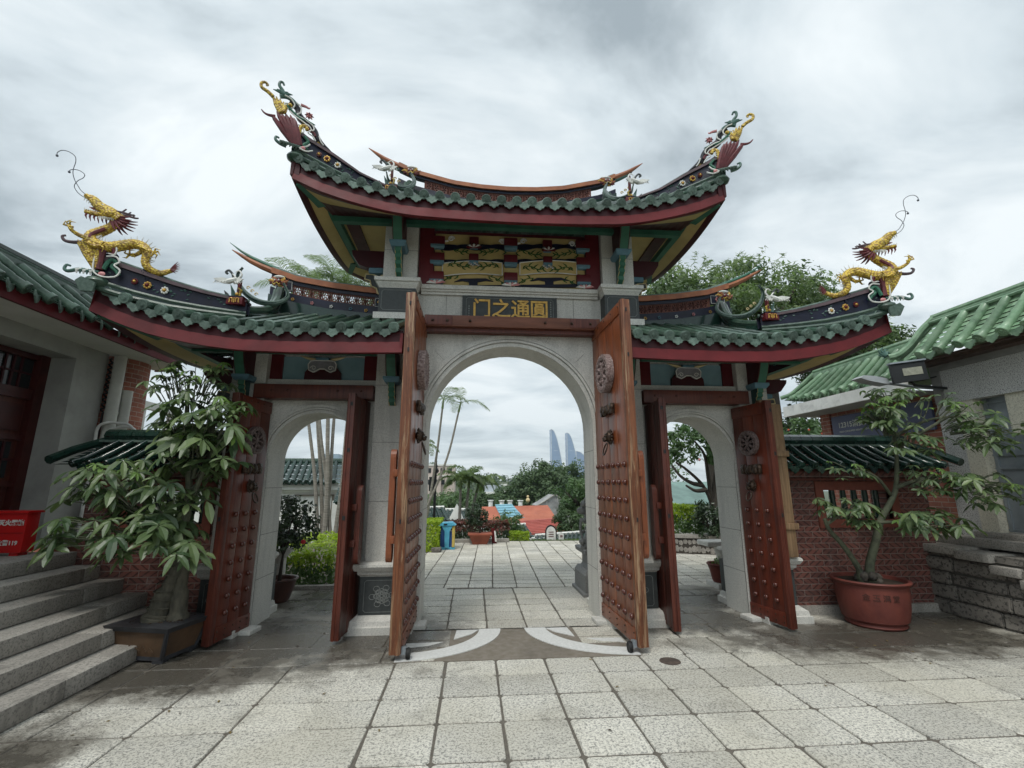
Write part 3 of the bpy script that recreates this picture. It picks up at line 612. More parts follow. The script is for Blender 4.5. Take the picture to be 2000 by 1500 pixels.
def vine(x0, y0, x1, y1, amp, nl, y=5.654):
    P = []
    for k in range(17): t = k/16; P.append(fpt(lerp(x0, x1, t), lerp(y0, y1, t)+amp*math.sin(t*math.pi*2.2), y))
    q.tube(P, taper(17, .0085, .004), 5)
    for j in range(nl):
        t = (j+.7)/nl; i = min(15, int(t*16)); b_ = Vector(P[i]); a = rv.uniform(.6, 1.4)*(1 if j % 2 else -1); d = 1 if x1 > x0 else -1
        q.tube([b_+Vector((.03*k*math.cos(a+k*.35*(1 if j % 2 else -1))*d*.5, -.001*k, .012*k*math.sin(a)*1.2)) for k in range(5)], [.005, .009, .009, .006, .002], 5)
for m in (585, 1370):
    s = (m-975)*.047
    for d in (-1, 1):
        vine(m+60*d, 265+s, m+350*d, 265+s+14*d, 22, 9, 5.684); vine(m+40*d, 440+s, m+270*d, 455+s+10*d, 20, 8); vine(m+390*d, 640+s+18*d, m+150*d, 545+s+6*d, 10, 7, 5.684)
G.part(q, 'vine_painting', fr)
q = MB(WHITE, MAROON)
for m in (585, 1370):
    s = (m-975)*.047
    for k in range(7):
        a = math.pi*(k+.5)/7; q.use(WHITE if k % 2 else MAROON); q.tube([fpt(m, 290+s, 5.56), fpt(m-60*math.cos(a), 290+s-28*math.sin(a), 5.55), fpt(m-82*math.cos(a), 290+s-52*math.sin(a), 5.56)], [.008, .02, .003], 6)
    for k in range(6):
        q.use(WHITE); c = fpt(m-50+20*k, 425+s+14*(k % 3), 5.63); q.ball(c, .014); q.use(MAROON); q.ball((c[0], c[1]-.008, c[2]), .008)
for m in (975, 205, 1752):
    s = (m-975)*.047
    for k in range(6):
        a = math.pi*(k+.5)/6
        if (m < 300 and k > 3 and 0) : continue
        q.use(PINK if k % 2 else WHITE); q.tube([fpt(m, 672+s, 5.6), fpt(m-70*math.cos(a), 668+s-22*math.sin(a), 5.59), fpt(m-100*math.cos(a), 672+s-30*math.sin(a), 5.6)], [.01, .018, .003], 6)
G.part(q, 'painted_flowers', fr)
# green wall-plate under the roof
q = MB(GREENP); q.box(-2.27, 2.27, 5.46, 5.54, 4.79, 4.87)
for s in (-1, 1): q.box(*sorted((s*2.19, s*2.27)), 5.54, 6.7, 4.79, 4.87)
q.box(-2.27, 2.27, 6.7, 6.78, 4.79, 4.87)
G.part(q, 'green_beam', smooth=False)
q = MB(YEL)
for s in (-1, 1): q.box(*sorted((s*1.63, s*2.19)), 5.54, 6.7, 4.865, 4.89)
q.use(MARD)
for s in (-1, 1): q.prism([(s*1.98, 5.56, 4.862), (s*2.14, 5.56, 4.862), (s*2.16, 6.7, 4.862), (s*2.0, 6.7, 4.862)], (0, 0, -.03))
q.box(-1.2, 1.2, 5.54, 5.60, 4.86, 4.92)
G.part(q, 'ceiling', smooth=False)
def bracket(cx, yw, ztop, h, w=.10, out_=.36):
    """curved red arm with a green face, blue cushion and scalloped green foot, projecting towards -Y"""
    k = h/.74; y = yw
    P = [(y, ztop), (y-out_, ztop), (y-out_*.93, ztop-.12*k), (y-out_*.80, ztop-.24*k), (y-out_*.62, ztop-.36*k), (y, ztop-.36*k)]
    q = MB(MARD); q.prism([(cx-w/2-.012, a, b_) for a, b_ in P], (w+.024, 0, 0)); o = G.part(q, 'bracket', smooth=False)
    q = MB(GREENP); e0 = P[1:5]
    for (a, b_), (c, d) in zip(e0, e0[1:]):
        q.poly([(cx-w/2, a-.006, b_), (cx+w/2, a-.006, b_), (cx+w/2, c-.006, d), (cx-w/2, c-.006, d)])
    G.part(q, 'green_face', o, smooth=False)
    q = MB(BLUEP); zt = ztop-.37*k; q.frust(cx-w*.75, cx+w*.75, y-out_*.55, y, zt-.055, cx-w*.95, cx+w*.95, y-out_*.66, y, zt-.02); q.box(cx-w*.95, cx+w*.95, y-out_*.66, y, zt-.02, zt+.008); G.part(q, 'blue_cushion', o, smooth=False)
    q = MB(mat('dark_teal_carving', (.04, .10, .09), sc=12)); zt -= .055
    S = [(y, zt), (y-out_*.5, zt), (y-out_*.5, zt-.05), (y-out_*.42, zt-.07*k), (y-out_*.44, zt-.12*k), (y-out_*.34, zt-.14*k), (y-out_*.36, zt-.19*k), (y-out_*.22, zt-.22*k), (y-out_*.22, zt-.27*k), (y-out_*.05, zt-.31*k), (y, zt-.31*k)]
    q.prism([(cx-w*.32, a, b_) for a, b_ in S], (w*.64, 0, 0))
    q.use(GREENP)
    for (a, b_), (c, d) in zip(S[1:], S[2:]): q.poly([(cx-w*.36, a-.005, b_), (cx+w*.36, a-.005, b_), (cx+w*.36, c-.005, d), (cx-w*.36, c-.005, d)])
    q.use(CREAM)
    for s in (-1, 1): q.tube([(cx+s*w*.34, a, b_) for a, b_ in S[1:]], .006, 4)
    G.part(q, 'scalloped_foot', o, smooth=False)
def side_bracket(sx, xw, cy, ztop, L=.62, k=1.0):
    """red girder with blue cushion and cloud-shaped bracket, projecting sideways"""
    X = lambda a: sx*(xw+a)
    q = MB(MARD); q.prism([(X(a), cy-.06, z) for a, z in ((0, ztop), (L, ztop), (L*.98, ztop-.06*k), (L*.8, ztop-.20*k), (L*.6, ztop-.24*k), (0, ztop-.24*k))], (0, .12, 0)); o = G.part(q, 'side_bracket', smooth=False)
    q = MB(BLUEP); q.bbox(*sorted((X(L*.14), X(L*.52))), cy-.085, cy+.085, ztop-.33*k, ztop-.25*k, .02); G.part(q, 'blue_cushion', o)
    S = [(0, -.34), (L*.18, -.34), (L*.24, -.37), (L*.42, -.33), (L*.60, -.33), (L*.62, -.40), (L*.48, -.42), (L*.44, -.50), (L*.30, -.53), (L*.26, -.60), (.08, -.62), (0, -.62)]
    q = MB(SLATE); q.prism([(X(a), cy-.035, ztop+z*k) for a, z in S], (0, .07, 0)); q.use(CREAM)
    for yy in (cy-.037, cy+.037): q.tube([(X(a), yy, ztop+z*k) for a, z in S], .011, 5)
    G.part(q, 'cloud_bracket', o, smooth=False)
for sx in (-1, 1):
    bracket(sx*1.42, 5.56, 4.86, .78, .105, .40); side_bracket(sx, 1.625, 5.95, 4.62, .50)
    bracket(sx*1.42, 5.55, 3.06, .60, .10, .30); bracket(sx*3.10, 5.55, 3.06, .60, .10, .30); side_bracket(sx, 3.28, 5.9, 2.92, .5, .8)
    # panel over the side door
    x0, x1 = 1.66, 2.88
    q = MB(TEAL); q.box(*sorted((sx*1.80, sx*2.76)), 5.665, 5.70, 2.76, 3.06); pn = G.part(q, 'side_frieze', smooth=False)
    q = MB(MAROON); q.box(*sorted((sx*1.64, sx*1.80)), 5.64, 5.70, 2.76, 3.08); q.box(*sorted((sx*2.76, sx*2.90)), 5.64, 5.70, 2.76, 3.08); G.part(q, 'red_post', pn, smooth=False)
    q = MB(GREENP); q.box(*sorted((sx*1.64, sx*3.75)), 5.50, 5.56, 3.06, 3.10); G.part(q, 'green_plate', pn, smooth=False)
    c = sx*2.28
    q = MB(MARD); q.prism([(c-.215, 5.62, 2.76), (c+.215, 5.62, 2.76), (c+.21, 5.62, 2.86), (c+.16, 5.62, 2.92), (c+.08, 5.62, 2.95), (c-.08, 5.62, 2.95), (c-.16, 5.62, 2.92), (c-.21, 5.62, 2.86)], (0, .05, 0)); G.part(q, 'red_arch_block', pn, smooth=False)
    q = MB(mat('grey_scroll_fill', (.25, .25, .27), sc=14)); S = [(-.10, 3.0), (.10, 3.0), (.14, 2.99), (.165, 2.95), (.155, 2.88), (.10, 2.855), (.06, 2.875), (.03, 2.895), (-.03, 2.895), (-.06, 2.875), (-.10, 2.855), (-.155, 2.88), (-.165, 2.95), (-.14, 2.99)]
    q.prism([(c+a, 5.585, z) for a, z in S], (0, .035, 0)); q.use(WHITE); q.tube([(c+a, 5.583, z) for a, z in S+S[:1]], .007, 5)
    for s in (-1, 1): q.tube([(c+s*(.10+(.035-.0025*k)*math.cos(k*.7)), 5.58, 2.905+(.03-.002*k)*math.sin(k*.7)) for k in range(11)], .005, 4)
    G.part(q, 'white_scroll', pn)
    q = MB(BLUEP); q.bbox(c-.075, c+.075, 5.56, 5.66, 3.0, 3.035, .01); G.part(q, 'blue_block', pn)
    q = MB(CREAM)
    for s in (-1, 1): q.tube([(c+s*.09, 5.60, 3.015), (c+s*.14, 5.60, 3.02), (c+s*.2, 5.60, 3.035), (c+s*.27, 5.60, 3.055)], [.014, .02, .015, .004], 6)
    G.part(q, 'cream_wing', pn)
    q = MB(GR); q.rv = .5; q.box(*sorted((sx*1.635, sx*2.90)), 5.60, 5.72, 2.69, 2.765); G.part(q, 'stone_sill', smooth=False)
    q = MB(WDD); q.bbox(*sorted((sx*1.64, sx*3.0)), 5.49, 5.66, 2.52, 2.685, .008)
    lt = G.part(q, 'lintel'); q = MB(STUD)
    for x in (1.78, 2.05, 2.62, 2.80): q.ball((sx*x, 5.487, 2.61), .014)
    G.part(q, 'bolt_heads', lt)
q = MB(BROWN); q.bbox(-1.08, 1.13, 5.50, 5.65, 3.45, 3.595, .008); lt = G.part(q, 'lintel')
q = MB(WDD); q.box(-1.06, 1.10, 5.56, 5.68, 3.40, 3.452)
for s in (-1, 1): q.bbox(*sorted((s*1.08, s*.74)), 5.492, 5.52, 3.462, 3.59, .006)
G.part(q, 'lintel_board', lt)
q = MB(BRONZE)
for x in (-.98, -.80, -.52, .42, .76, 1.0): q.ball((x, 5.49, 3.52), .018)
G.part(q, 'bolt_heads', lt)

# ---------------------------------------------------------------- roofs
def roof_rows(fn, us, mbt, mbd, mbp, r=.043, L=.2, n=8, disk=True, drip=True, tmax=None, dw=.080):
    """fn(u,t)->point on the roof; round cover tiles along t, discs and hanging drip tiles at the eave"""
    rnd = random.Random(len(us))
    for u in us:
        tm = tmax(u) if tmax else 1.0
        if tm < .03: continue
        a, b_ = fn(u, 0), fn(u, tm); length = (b_-a).length; k = max(1, round(length/L)); path = []; rad = []
        for i in range(k):
            for (f, rr) in ((0.0, 1.06), (.93, .94)):
                p = fn(u, tm*(i+f)/k); path.append(p+Vector((0, 0, .012))); rad.append(r*rr)
        mbt.rv = rnd.random(); mbt.tube(path, rad, n, cap=True)
        d = fn(u, 0)-fn(u, .08); d.normalize()
        if disk:
            c = fn(u, 0)+Vector((0, 0, .012)); mbd.rv = rnd.random(); mbd.tube([c-d*.02, c+d*.025], r*1.28, 12)
            mbd.tube([c+d*.025, c+d*.033], [r*1.28, r*1.2], 12); mbd.tube([c+d*.02, c+d*.04], [r*.6, r*.5], 8)
    if drip:
        for ua, ub in zip(us, us[1:]):
            if abs(ub-ua) > 3*abs(us[1]-us[0]): continue
            u = (ua+ub)/2; c = fn(u, 0); d = fn(u, 0)-fn(u, .08); d.z = 0; d.normalize(); s = Vector((-d.y, d.x, 0)); e0 = fn(ub, 0)-fn(ua, 0); tilt = e0.z/max(1e-4, math.hypot(e0.x, e0.y)); sg = 1 if s.dot(Vector((e0.x, e0.y, 0))) > 0 else -1
            W = dw; mbp.rv = rnd.random(); o = []
            for (a, z) in ((-1, .016), (-.6, -.004), (0, -.012), (.6, -.004), (1, .016), (1.06, -.018), (.96, -.042), (.72, -.052), (.62, -.072), (.34, -.076), (.2, -.09), (0, -.099), (-.2, -.09), (-.34, -.076), (-.62, -.072), (-.72, -.052), (-.96, -.042), (-1.06, -.018)):
                o.append(c+s*(a*W)+Vector((0, 0, z+a*W*sg*tilt))+d*.012)
            mbp.prism(o, -d*.014)
def sheet(mb, fn, u0, u1, nu, nv, tm=None, step=.012):
    for i in range(nu):
        for j in range(nv):
            ua, ub = lerp(u0, u1, i/nu), lerp(u0, u1, (i+1)/nu); q = []
            for u, t, dz in ((ua, j/nv, step), (ub, j/nv, step), (ub, (j+1)/nv, 0), (ua, (j+1)/nv, 0)):
                k = tm(u) if tm else 1.0; q.append(fn(u, t*k)-Vector((0, 0, .02-dz)))
            mb.rv = random.random(); mb.poly(q)
def gate_roof(name, sx, xin, xout, yF, yB, ylift, zr, label=None, both=False, hipx=None, low=None, fas=.12):
    """sx=+1/-1 lower wing roofs (one flared end); both=True for the central roof (two flared ends)."""
    rt_ = bpy.data.objects.new(name, None); col.objects.link(rt_); rt_.parent = G.r; rt_.empty_display_size = .1
    yR = 6.0
    def eave(x): return ylift(abs(x))
    def fnF(u, t, back=False):
        x = u*sx; ye = (2*yR-yF) if back else yF
        z0 = eave(u); p = Vector((x, lerp(ye, yR, t), lerp(z0, zr, t**1.02))); return p
    hx = hipx
    def tmax(u):
        a = abs(u)
        return 1.0 if a <= hx else max(0, 1-(a-hx)/(xout-hx)*.97)
    us = []; x = -xout+.06 if both else xin+.09
    while x < xout-.03: us.append(x); x += .1765
    T = MB(TILE); D = MB(TILEP); Pm = MB(TILEP)
    roof_rows(fnF, us, T, D, Pm, tmax=tmax); sheet(T, fnF, -xout if both else xin, xout, 40, 10, tmax)
    fb = lambda u, t: fnF(u, t, True)
    roof_rows(fb, us, T, D, Pm, tmax=tmax); sheet(T, fb, -xout if both else xin, xout, 20, 5, tmax)
    # hipped ends
    for s in ((1, -1) if both else (1,)):
        def fE(v, t, s=s):
            w_ = abs(v-yR)/(yR-yF); x = xout-(xout-hx)*t; z0 = lerp(eave(xout)-.13, eave(xout), w_**2.2); return Vector((s*sx*x, v, lerp(z0, zr, t**1.2)))
        vs = [yF+.1+.176*i for i in range(int((2*(yR-yF)-.1)/.176))]
        roof_rows(fE, vs, T, D, Pm, tmax=lambda v: max(0, 1-abs(v-yR)/(yR-yF))*.97); sheet(T, fE, yF, 2*yR-yF, 14, 6, lambda v: max(.01, 1-abs(v-yR)/(yR-yF)))
    G.part(T, 'roof_tiles', rt_).location = (0, 0, 0); G.part(D, 'tile_discs', rt_); G.part(Pm, 'drip_tiles', rt_)
    # red fascia boards (front, back, ends) and soffit
    F = MB(REDP); S = MB(MARD, YEL, GREENP); n = 48
    xa, xb = (-xout, xout) if both else (xin, xout)
    wallx, wallz = (1.63, 4.88) if both else (1.63, 3.10)
    for back in (False, True):
        m = -1 if back else 1; ye = (2*yR-yF) if back else yF
        for i in range(n):
            u0, u1 = lerp(xa, xb, i/n), lerp(xa, xb, (i+1)/n)
            q = []
            for (du, zt, y) in ((u0, -.02, ye+.03*m), (u1, -.02, ye+.03*m), (u1, -.14, ye+.03*m), (u0, -.14, ye+.03*m)): q.append((du*sx, y, eave(du)+zt))
            F.use(MARD); F.poly(q)  # shade below the eave tiles, put into the upper strip as darker colour
            zb0, zb1 = eave(u0)-.26, eave(u1)-.26
            F.use(REDP)
            for (a, b_) in (((0.02, -.14), (-.005, -.26)), ((-.005, -.26), (.05, -.262)), ((.03, -.14), (.02, -.14))):
                F.poly([(u0*sx, ye+a[0]*m, eave(u0)+a[1]), (u1*sx, ye+a[0]*m, eave(u1)+a[1]), (u1*sx, ye+b_[0]*m, eave(u1)+b_[1]), (u0*sx, ye+b_[0]*m, eave(u0)+b_[1])])
            # soffit rising to the wall plate
            yw = 5.50 if not back else 2*yR-5.50
            for (t0, t1, mt) in ((.0, .12, MARD), (.12, .45, YEL if abs(u0) > (1.0 if both else 2.6) else MARD), (.45, 1.0, MARD)):
                S.use(mt)
                if not both and mt is YEL and abs(u0) < 3.0: S.use(MARD)
                def sp(u, t):
                    lx = min(abs(u), (2.27 if both else 3.75))*(1 if u > 0 else -1); zw = wallz-.01
                    return (lerp(u, lx, t)*sx, lerp(ye+.05*m, yw, t), lerp(eave(u)-.262, zw, t**.85))
                S.poly([sp(u0, t0), sp(u1, t0), sp(u1, t1), sp(u0, t1)])
    for s in ((1, -1) if both else (1,)):
        X = lambda a: s*sx*a
        m_ = 16; lx = 2.27 if both else 3.75
        def ez(v): w_ = abs(v-yR)/(yR-yF); return lerp(eave(xout)-.13, eave(xout), w_**2.2)
        for i in range(m_):
            v0, v1 = lerp(yF, 2*yR-yF, i/m_), lerp(yF, 2*yR-yF, (i+1)/m_)
            F.use(REDP); F.poly([(X(xout-.02), v0, ez(v0)-.02), (X(xout-.02), v1, ez(v1)-.02), (X(xout-.0), v1, ez(v1)-.262), (X(xout-.0), v0, ez(v0)-.262)])
            F.use(MARD); F.poly([(X(xout-.0), v0, ez(v0)-.262), (X(xout-.0), v1, ez(v1)-.262), (X(xout-.05), v1, ez(v1)-.264), (X(xout-.05), v0, ez(v0)-.264)])
            for (t0, t1, mt) in ((.0, .16, MARD), (.16, .80, YEL), (.80, 1.0, GREENP)):
                S.use(mt)
                def sq(v, t): vv = lerp(v, yR+max(-.5, min(.7, v-yR)), t); return (X(lerp(xout-.05, lx, t)), vv, lerp(ez(v)-.264, wallz-.015, t**.85))
                S.poly([sq(v0, t0), sq(v1, t0), sq(v1, t1), sq(v0, t1)])
        # green diagonal rafter at the corner
        S.use(GREENP)
        for m in (1, -1):
            yc = yF if m == 1 else 2*yR-yF; P0 = Vector((X(xout-.05), yc+.06*m, eave(xout)-.30)); P1 = Vector((X(lx-.02), 6-.5*m, wallz-.05)); dd = P1-P0
            nrm = Vector((-dd.y, dd.x, 0)).normalized()*.055; S.prism([P0-nrm*.5, P0+nrm*.5, lerp(P0, P1, .62)+nrm, lerp(P0, P1, .62)-nrm], (0, 0, .05))
    if not both:   # inner end board next to the main pier
        F.use(REDP); F.poly([(xin*sx, yF+.0, eave(xin)-.26), (xin*sx, yF+.02, eave(xin)-.05), (xin*sx, 5.55, 3.42), (xin*sx, 5.55, 3.10)]); F.poly([(xin*sx, yF+.0, eave(xin)-.26), (xin*sx, yF+.02, eave(xin)-.05), ((xin+.03)*sx, yF+.02, eave(xin)-.05), ((xin+.03)*sx, yF, eave(xin)-.26)])
    G.part(F, 'fascia', rt_, fix=False, ang=25); G.part(S, 'soffit', rt_, smooth=False, fix=False)
    return rt_
UE = [(0, 4.73), (.4, 4.735), (.8, 4.745), (1.2, 4.765), (1.45, 4.80), (1.68, 4.85), (1.87, 4.90), (2.05, 4.955), (2.24, 5.02), (2.41, 5.10), (2.56, 5.17)]
LE = [(1.1, 3.125), (1.7, 3.108), (2.3, 3.10), (2.77, 3.11), (2.95, 3.128), (3.13, 3.15), (3.31, 3.18), (3.49, 3.215), (3.68, 3.26), (3.86, 3.32), (4.03, 3.385), (4.2, 3.46), (4.3, 3.50)]
RU = gate_roof('upper_roof', 1, 0, 2.53, 4.79, 0, lambda x: interp(UE, x), 5.46, both=True, hipx=1.5, low=4.73)
RL = {s: gate_roof('side_roof', s, 1.20, 4.26, 4.66, 0, lambda x: interp(LE, x), 3.70, hipx=3.05, low=3.1) for s in (-1, 1)}

# ---------------------------------------------------------------- ridges
def ridge(root, xs, topf, botf, y, base=3.64, comp=((0, .17, ORANGE, .07), (.17, .28, NAVY, .04), (.28, .66, TERRA, .035), (.66, .9, NAVY, .045), (.9, 1.0, TILED, .075))):
    """curved main ridge: stacked moulded bands between topf(x) and botf(x)"""
    n = len(xs); mb = MB(TILEP)
    for (a, b_, mt, hw) in comp:
        if mt is TERRA: continue
        mb.use(mt)
        for x0, x1 in zip(xs, xs[1:]):
            c = []
            for x in (x0, x1): t, l = topf(x), botf(x); h = min(t-l, .42); c.append((x, t-a*h, t-b_*h if b_ < 1 else min(l, t-a*h-.02, base)))
            (xa, ta, la), (xb, tb, lb) = c
            bb = len(mb.v); mb.v += [(xa, y-hw, la), (xa, y+hw, la), (xb, y+hw, lb), (xb, y-hw, lb), (xa, y-hw, ta), (xa, y+hw, ta), (xb, y+hw, tb), (xb, y-hw, tb)]
            for q in ((0, 3, 2, 1), (4, 5, 6, 7), (0, 1, 5, 4), (1, 2, 6, 5), (2, 3, 7, 6), (3, 0, 4, 7)): mb.face([bb+i for i in q])
    mb.use(TILEP); mb.tube([(x, y, topf(x)+.008) for x in xs], .035, 8)
    G.part(mb, 'main_ridge', root, fix=False, ang=20)
def lattice(root, x0, x1, topf, botf, y, fa, fb, n, closed=True):
    q = MB(TERRA)
    for i in range(n):
        xa, xb = lerp(x0, x1, i/n), lerp(x0, x1, (i+1)/n); c = (xa+xb)/2; t, l = topf(c), botf(c); h = min(t-l, .42); z1, z0 = t-fa*h, t-fb*h; zc = (z0+z1)/2; w_ = abs(xb-xa)/2; hh = (z1-z0)/2
        sl = (topf(xb)-topf(xa))/(xb-xa)
        P = lambda a, b_: (c+a, y-.02, zc+b_+a*sl)
        q.tube([P(-w_, -hh), P(-w_, hh)], .012, 5); q.tube([P(w_, -hh), P(w_, hh)], .012, 5)
        q.tube([P(.7*w_*math.cos(u), .85*hh*math.sin(u)) for u in [2*math.pi*k/10 for k in range(11)]], .009, 5)
        for k in range(5):
            u = math.pi/2+2*math.pi*k/5; q.tube([P(.18*w_*math.cos(u+.5), .2*hh*math.sin(u+.5)), P(.65*w_*math.cos(u), .8*hh*math.sin(u))], .008, 4)
        for a in (-1, 1):
            for b2 in (-1, 1): q.tube([P(a*.55*w_, b2*.6*hh), P(a*w_, b2*hh)], .008, 4)
        for b2 in (-1, 1): q.tube([P(-w_, b2*hh), P(w_, b2*hh)], .014, 4)
    if closed: q.use(MARD); [q.poly([(lerp(x0, x1, i/n), y+.03, topf(lerp(x0, x1, i/n))-fa*.36+.02), (lerp(x0, x1, (i+1)/n), y+.03, topf(lerp(x0, x1, (i+1)/n))-fa*.36+.02), (lerp(x0, x1, (i+1)/n), y+.03, topf(lerp(x0, x1, (i+1)/n))-fb*.42-.02), (lerp(x0, x1, i/n), y+.03, topf(lerp(x0, x1, i/n))-fb*.42-.02)]) for i in range(n)]
    G.part(q, 'lattice_tiles', root)
ut = [(0, 5.73), (.4, 5.745), (.8, 5.79), (1.35, 5.93), (1.75, 6.12), (2.03, 6.32)]
uts = lambda x: interp(ut, abs(x))
xsu = [-2.03+.0902*i for i in range(46)]
utb = lambda x: uts(x)-(.40 if abs(x) < 1.5 else max(.045, .40-(abs(x)-1.5)*.9))
ridge(RU, [x for x in xsu if abs(x) < 1.66], uts, lambda x: uts(x)-.36, 6.0, 5.38)
lattice(RU, -1.2, 1.2, uts, lambda x: uts(x)-.36, 6.0, .28, .66, 22)
lt_ = [(1.7, 4.10), (1.85, 4.11), (2.33, 4.16), (2.82, 4.24), (3.2, 4.37), (3.46, 4.495), (3.72, 4.65)]
lb_ = [(1.7, 3.69), (1.85, 3.70), (2.4, 3.75), (3.13, 3.88), (3.4, 3.95)]
for s in (-1, 1):
    f = lambda x: interp(lt_, abs(x)); g_ = lambda x: interp(lb_, abs(x))
    ridge(RL[s], [s*(1.66+.083*i) for i in range(19)], f, g_, 6.0, comp=((0, .18, ORANGE, .07), (.18, .30, NAVY, .04), (.30, .62, TERRA, .035), (.62, .90, NAVY, .045), (.9, 1.0, TILED, .08)))
    lattice(RL[s], s*1.80, s*2.86, f, g_, 6.0, .30, .62, 9, s > 0)
    q = MB(NAVY); 
    for (xa, xb) in ((1.66, 1.79), (2.88, 3.08)):
        for i in range(1):
            c = (xa+xb)/2; z = f(c)-.19; q.use(NAVY); q.box(*sorted((s*xa, s*xb)), 5.955, 6.0, z-.065, z+.06); q.use(WHITE); frame_line(q, *sorted((s*xa, s*xb)), z-.06, z+.055, 5.953, .006, .0)
            for k in range(6): a = k*math.pi/3; q.use(GOLD if xa < 2 else PINK); q.ball((s*c+.026*math.cos(a), 5.95, z+.026*math.sin(a)), .014, 6, 4)
    for k, x in enumerate((1.9, 2.1, 2.35, 2.6, 2.85, 3.05)):
        z = g_(x)+.085; m_ = (GOLD, BLUEP, WHITE, PINK, GOLD, MAROON)[k]; q.use(m_)
        for j in range(5): a = j*math.pi*.4; q.ball((s*x+.016*math.cos(a), 5.945, z+.016*math.sin(a)), .009, 6, 4)
    G.part(q, 'ridge_flowers', RL[s])
    # upswept swallow tails of the ridges
    q = MB(ORANGE); P = [(s*x, 6.0, f(x)-.035) for x in (3.1, 3.3, 3.46, 3.58, 3.72)]; q.tube(P, [.045, .042, .035, .025, .006], 8, flat=.9); q.use(GREENP); q.tube([(s*x, 6.0, f(x)+.02) for x in (3.1, 3.3, 3.46, 3.6)]+[(s*3.76, 6.0, 4.72)], [.03, .028, .022, .014, .003], 8)
    G.part(q, 'ridge_tail', RL[s])
    q = MB(ORANGE); q.tube([(s*x, 6.0, uts(x)-.03) for x in (1.5, 1.65, 1.8, 1.92, 2.03)], [.05, .045, .035, .022, .005], 8); q.use(DGRN); q.tube([(s*x, 6.0, uts(x)-.075) for x in (1.5, 1.65, 1.78, 1.86)], [.03, .03, .02, .004], 8)
    G.part(q, 'ridge_tail', RU)

HY = lambda x: 5.05-(abs(x)-2.95)*(.45/1.35)
UY = lambda x: 5.25-(abs(x)-1.55)*.45
def hip_band(root, s, yf, tab, n=22):
    """painted ridge running out to the corner: coping, navy wall with flowers, green roll moulding"""
    q = MB(PURP); x0, x1 = tab[0][0], tab[-1][0]
    bt = [(a, b_) for a, b_, c in tab]; tp = [(a, c) for a, b_, c in tab]; P = [lerp(x0, x1, i/n) for i in range(n+1)]
    for (fa, fb, mt, hw) in ((.80, 1.0, PURP, .06), (-.15, .80, NAVY, .035), (-.55, -.15, TILED, .05)):
        q.use(mt)
        for xa, xb in zip(P, P[1:]):
            b = len(q.v)
            for x in (xa, xb):
                l, h = interp(bt, x), interp(tp, x); z0, z1 = lerp(l, h, fa), lerp(l, h, fb); y = yf(x); q.v += [(s*x, y-hw, z0), (s*x, y+hw, z0), (s*x, y+hw, z1), (s*x, y-hw, z1)]
            for k in range(4): j = (k+1) % 4; q.face((b+k, b+j, b+4+j, b+4+k))
    q.use(TILE)
    for o, r_ in ((-.18, .026), (-.5, .03)): q.tube([(s*x, yf(x)-.035, lerp(interp(bt, x), interp(tp, x), o)) for x in P], r_, 8)
    q.use(TILEP); q.tube([(s*x, yf(x)+.01, interp(tp, x)+.01) for x in P], .022, 6)
    o = G.part(q, 'hip_ridge', root, fix=False, ang=30)
    q = MB(GOLD); rr = random.Random(2)
    for (f, m1, m2) in ((.55, WHITE, GOLD), (.66, GOLD, MAROON), (.74, MAROON, GOLD)):
        x = lerp(x0, x1, f); z = lerp(interp(bt, x), interp(tp, x), .35); y = yf(x)-.045; r_ = .03
        if f == .74: r_ = .024
        for k in range(8): a = k*math.pi/4; q.use(m1); q.ball((s*(x+r_*math.cos(a)), y, z+r_*math.sin(a)), r_*.42, 6, 4)
        q.use(m2); q.ball((s*x, y-.006, z), r_*.6, 8, 5)
    q.use(DGRN)
    for k in range(30):
        x = lerp(x0, x1, rr.uniform(.12, .95)); z = lerp(interp(bt, x), interp(tp, x), rr.uniform(.05, .7)); a = rr.uniform(-.6, .6); y = yf(x)-.04
        q.tube([(s*x, y, z), (s*(x+.018*math.cos(a)), y-.004, z+.018*math.sin(a)), (s*(x+.036*math.cos(a)), y, z+.036*math.sin(a))], [.002, .008, .002], 5)
    G.part(q, 'flower_relief', o)
for s in (-1, 1):
    hip_band(RL[s], s, HY, [(2.95, 3.385, 3.51), (3.09, 3.389, 3.524), (3.33, 3.40, 3.555), (3.6, 3.425, 3.61), (3.9, 3.48, 3.695), (4.11, 3.53, 3.75), (4.24, 3.58, 3.80)])
    hip_band(RU, s, UY, [(1.55, 5.03, 5.14), (1.86, 5.08, 5.207), (2.15, 5.17, 5.35), (2.44, 5.26, 5.465), (2.55, 5.31, 5.54)])

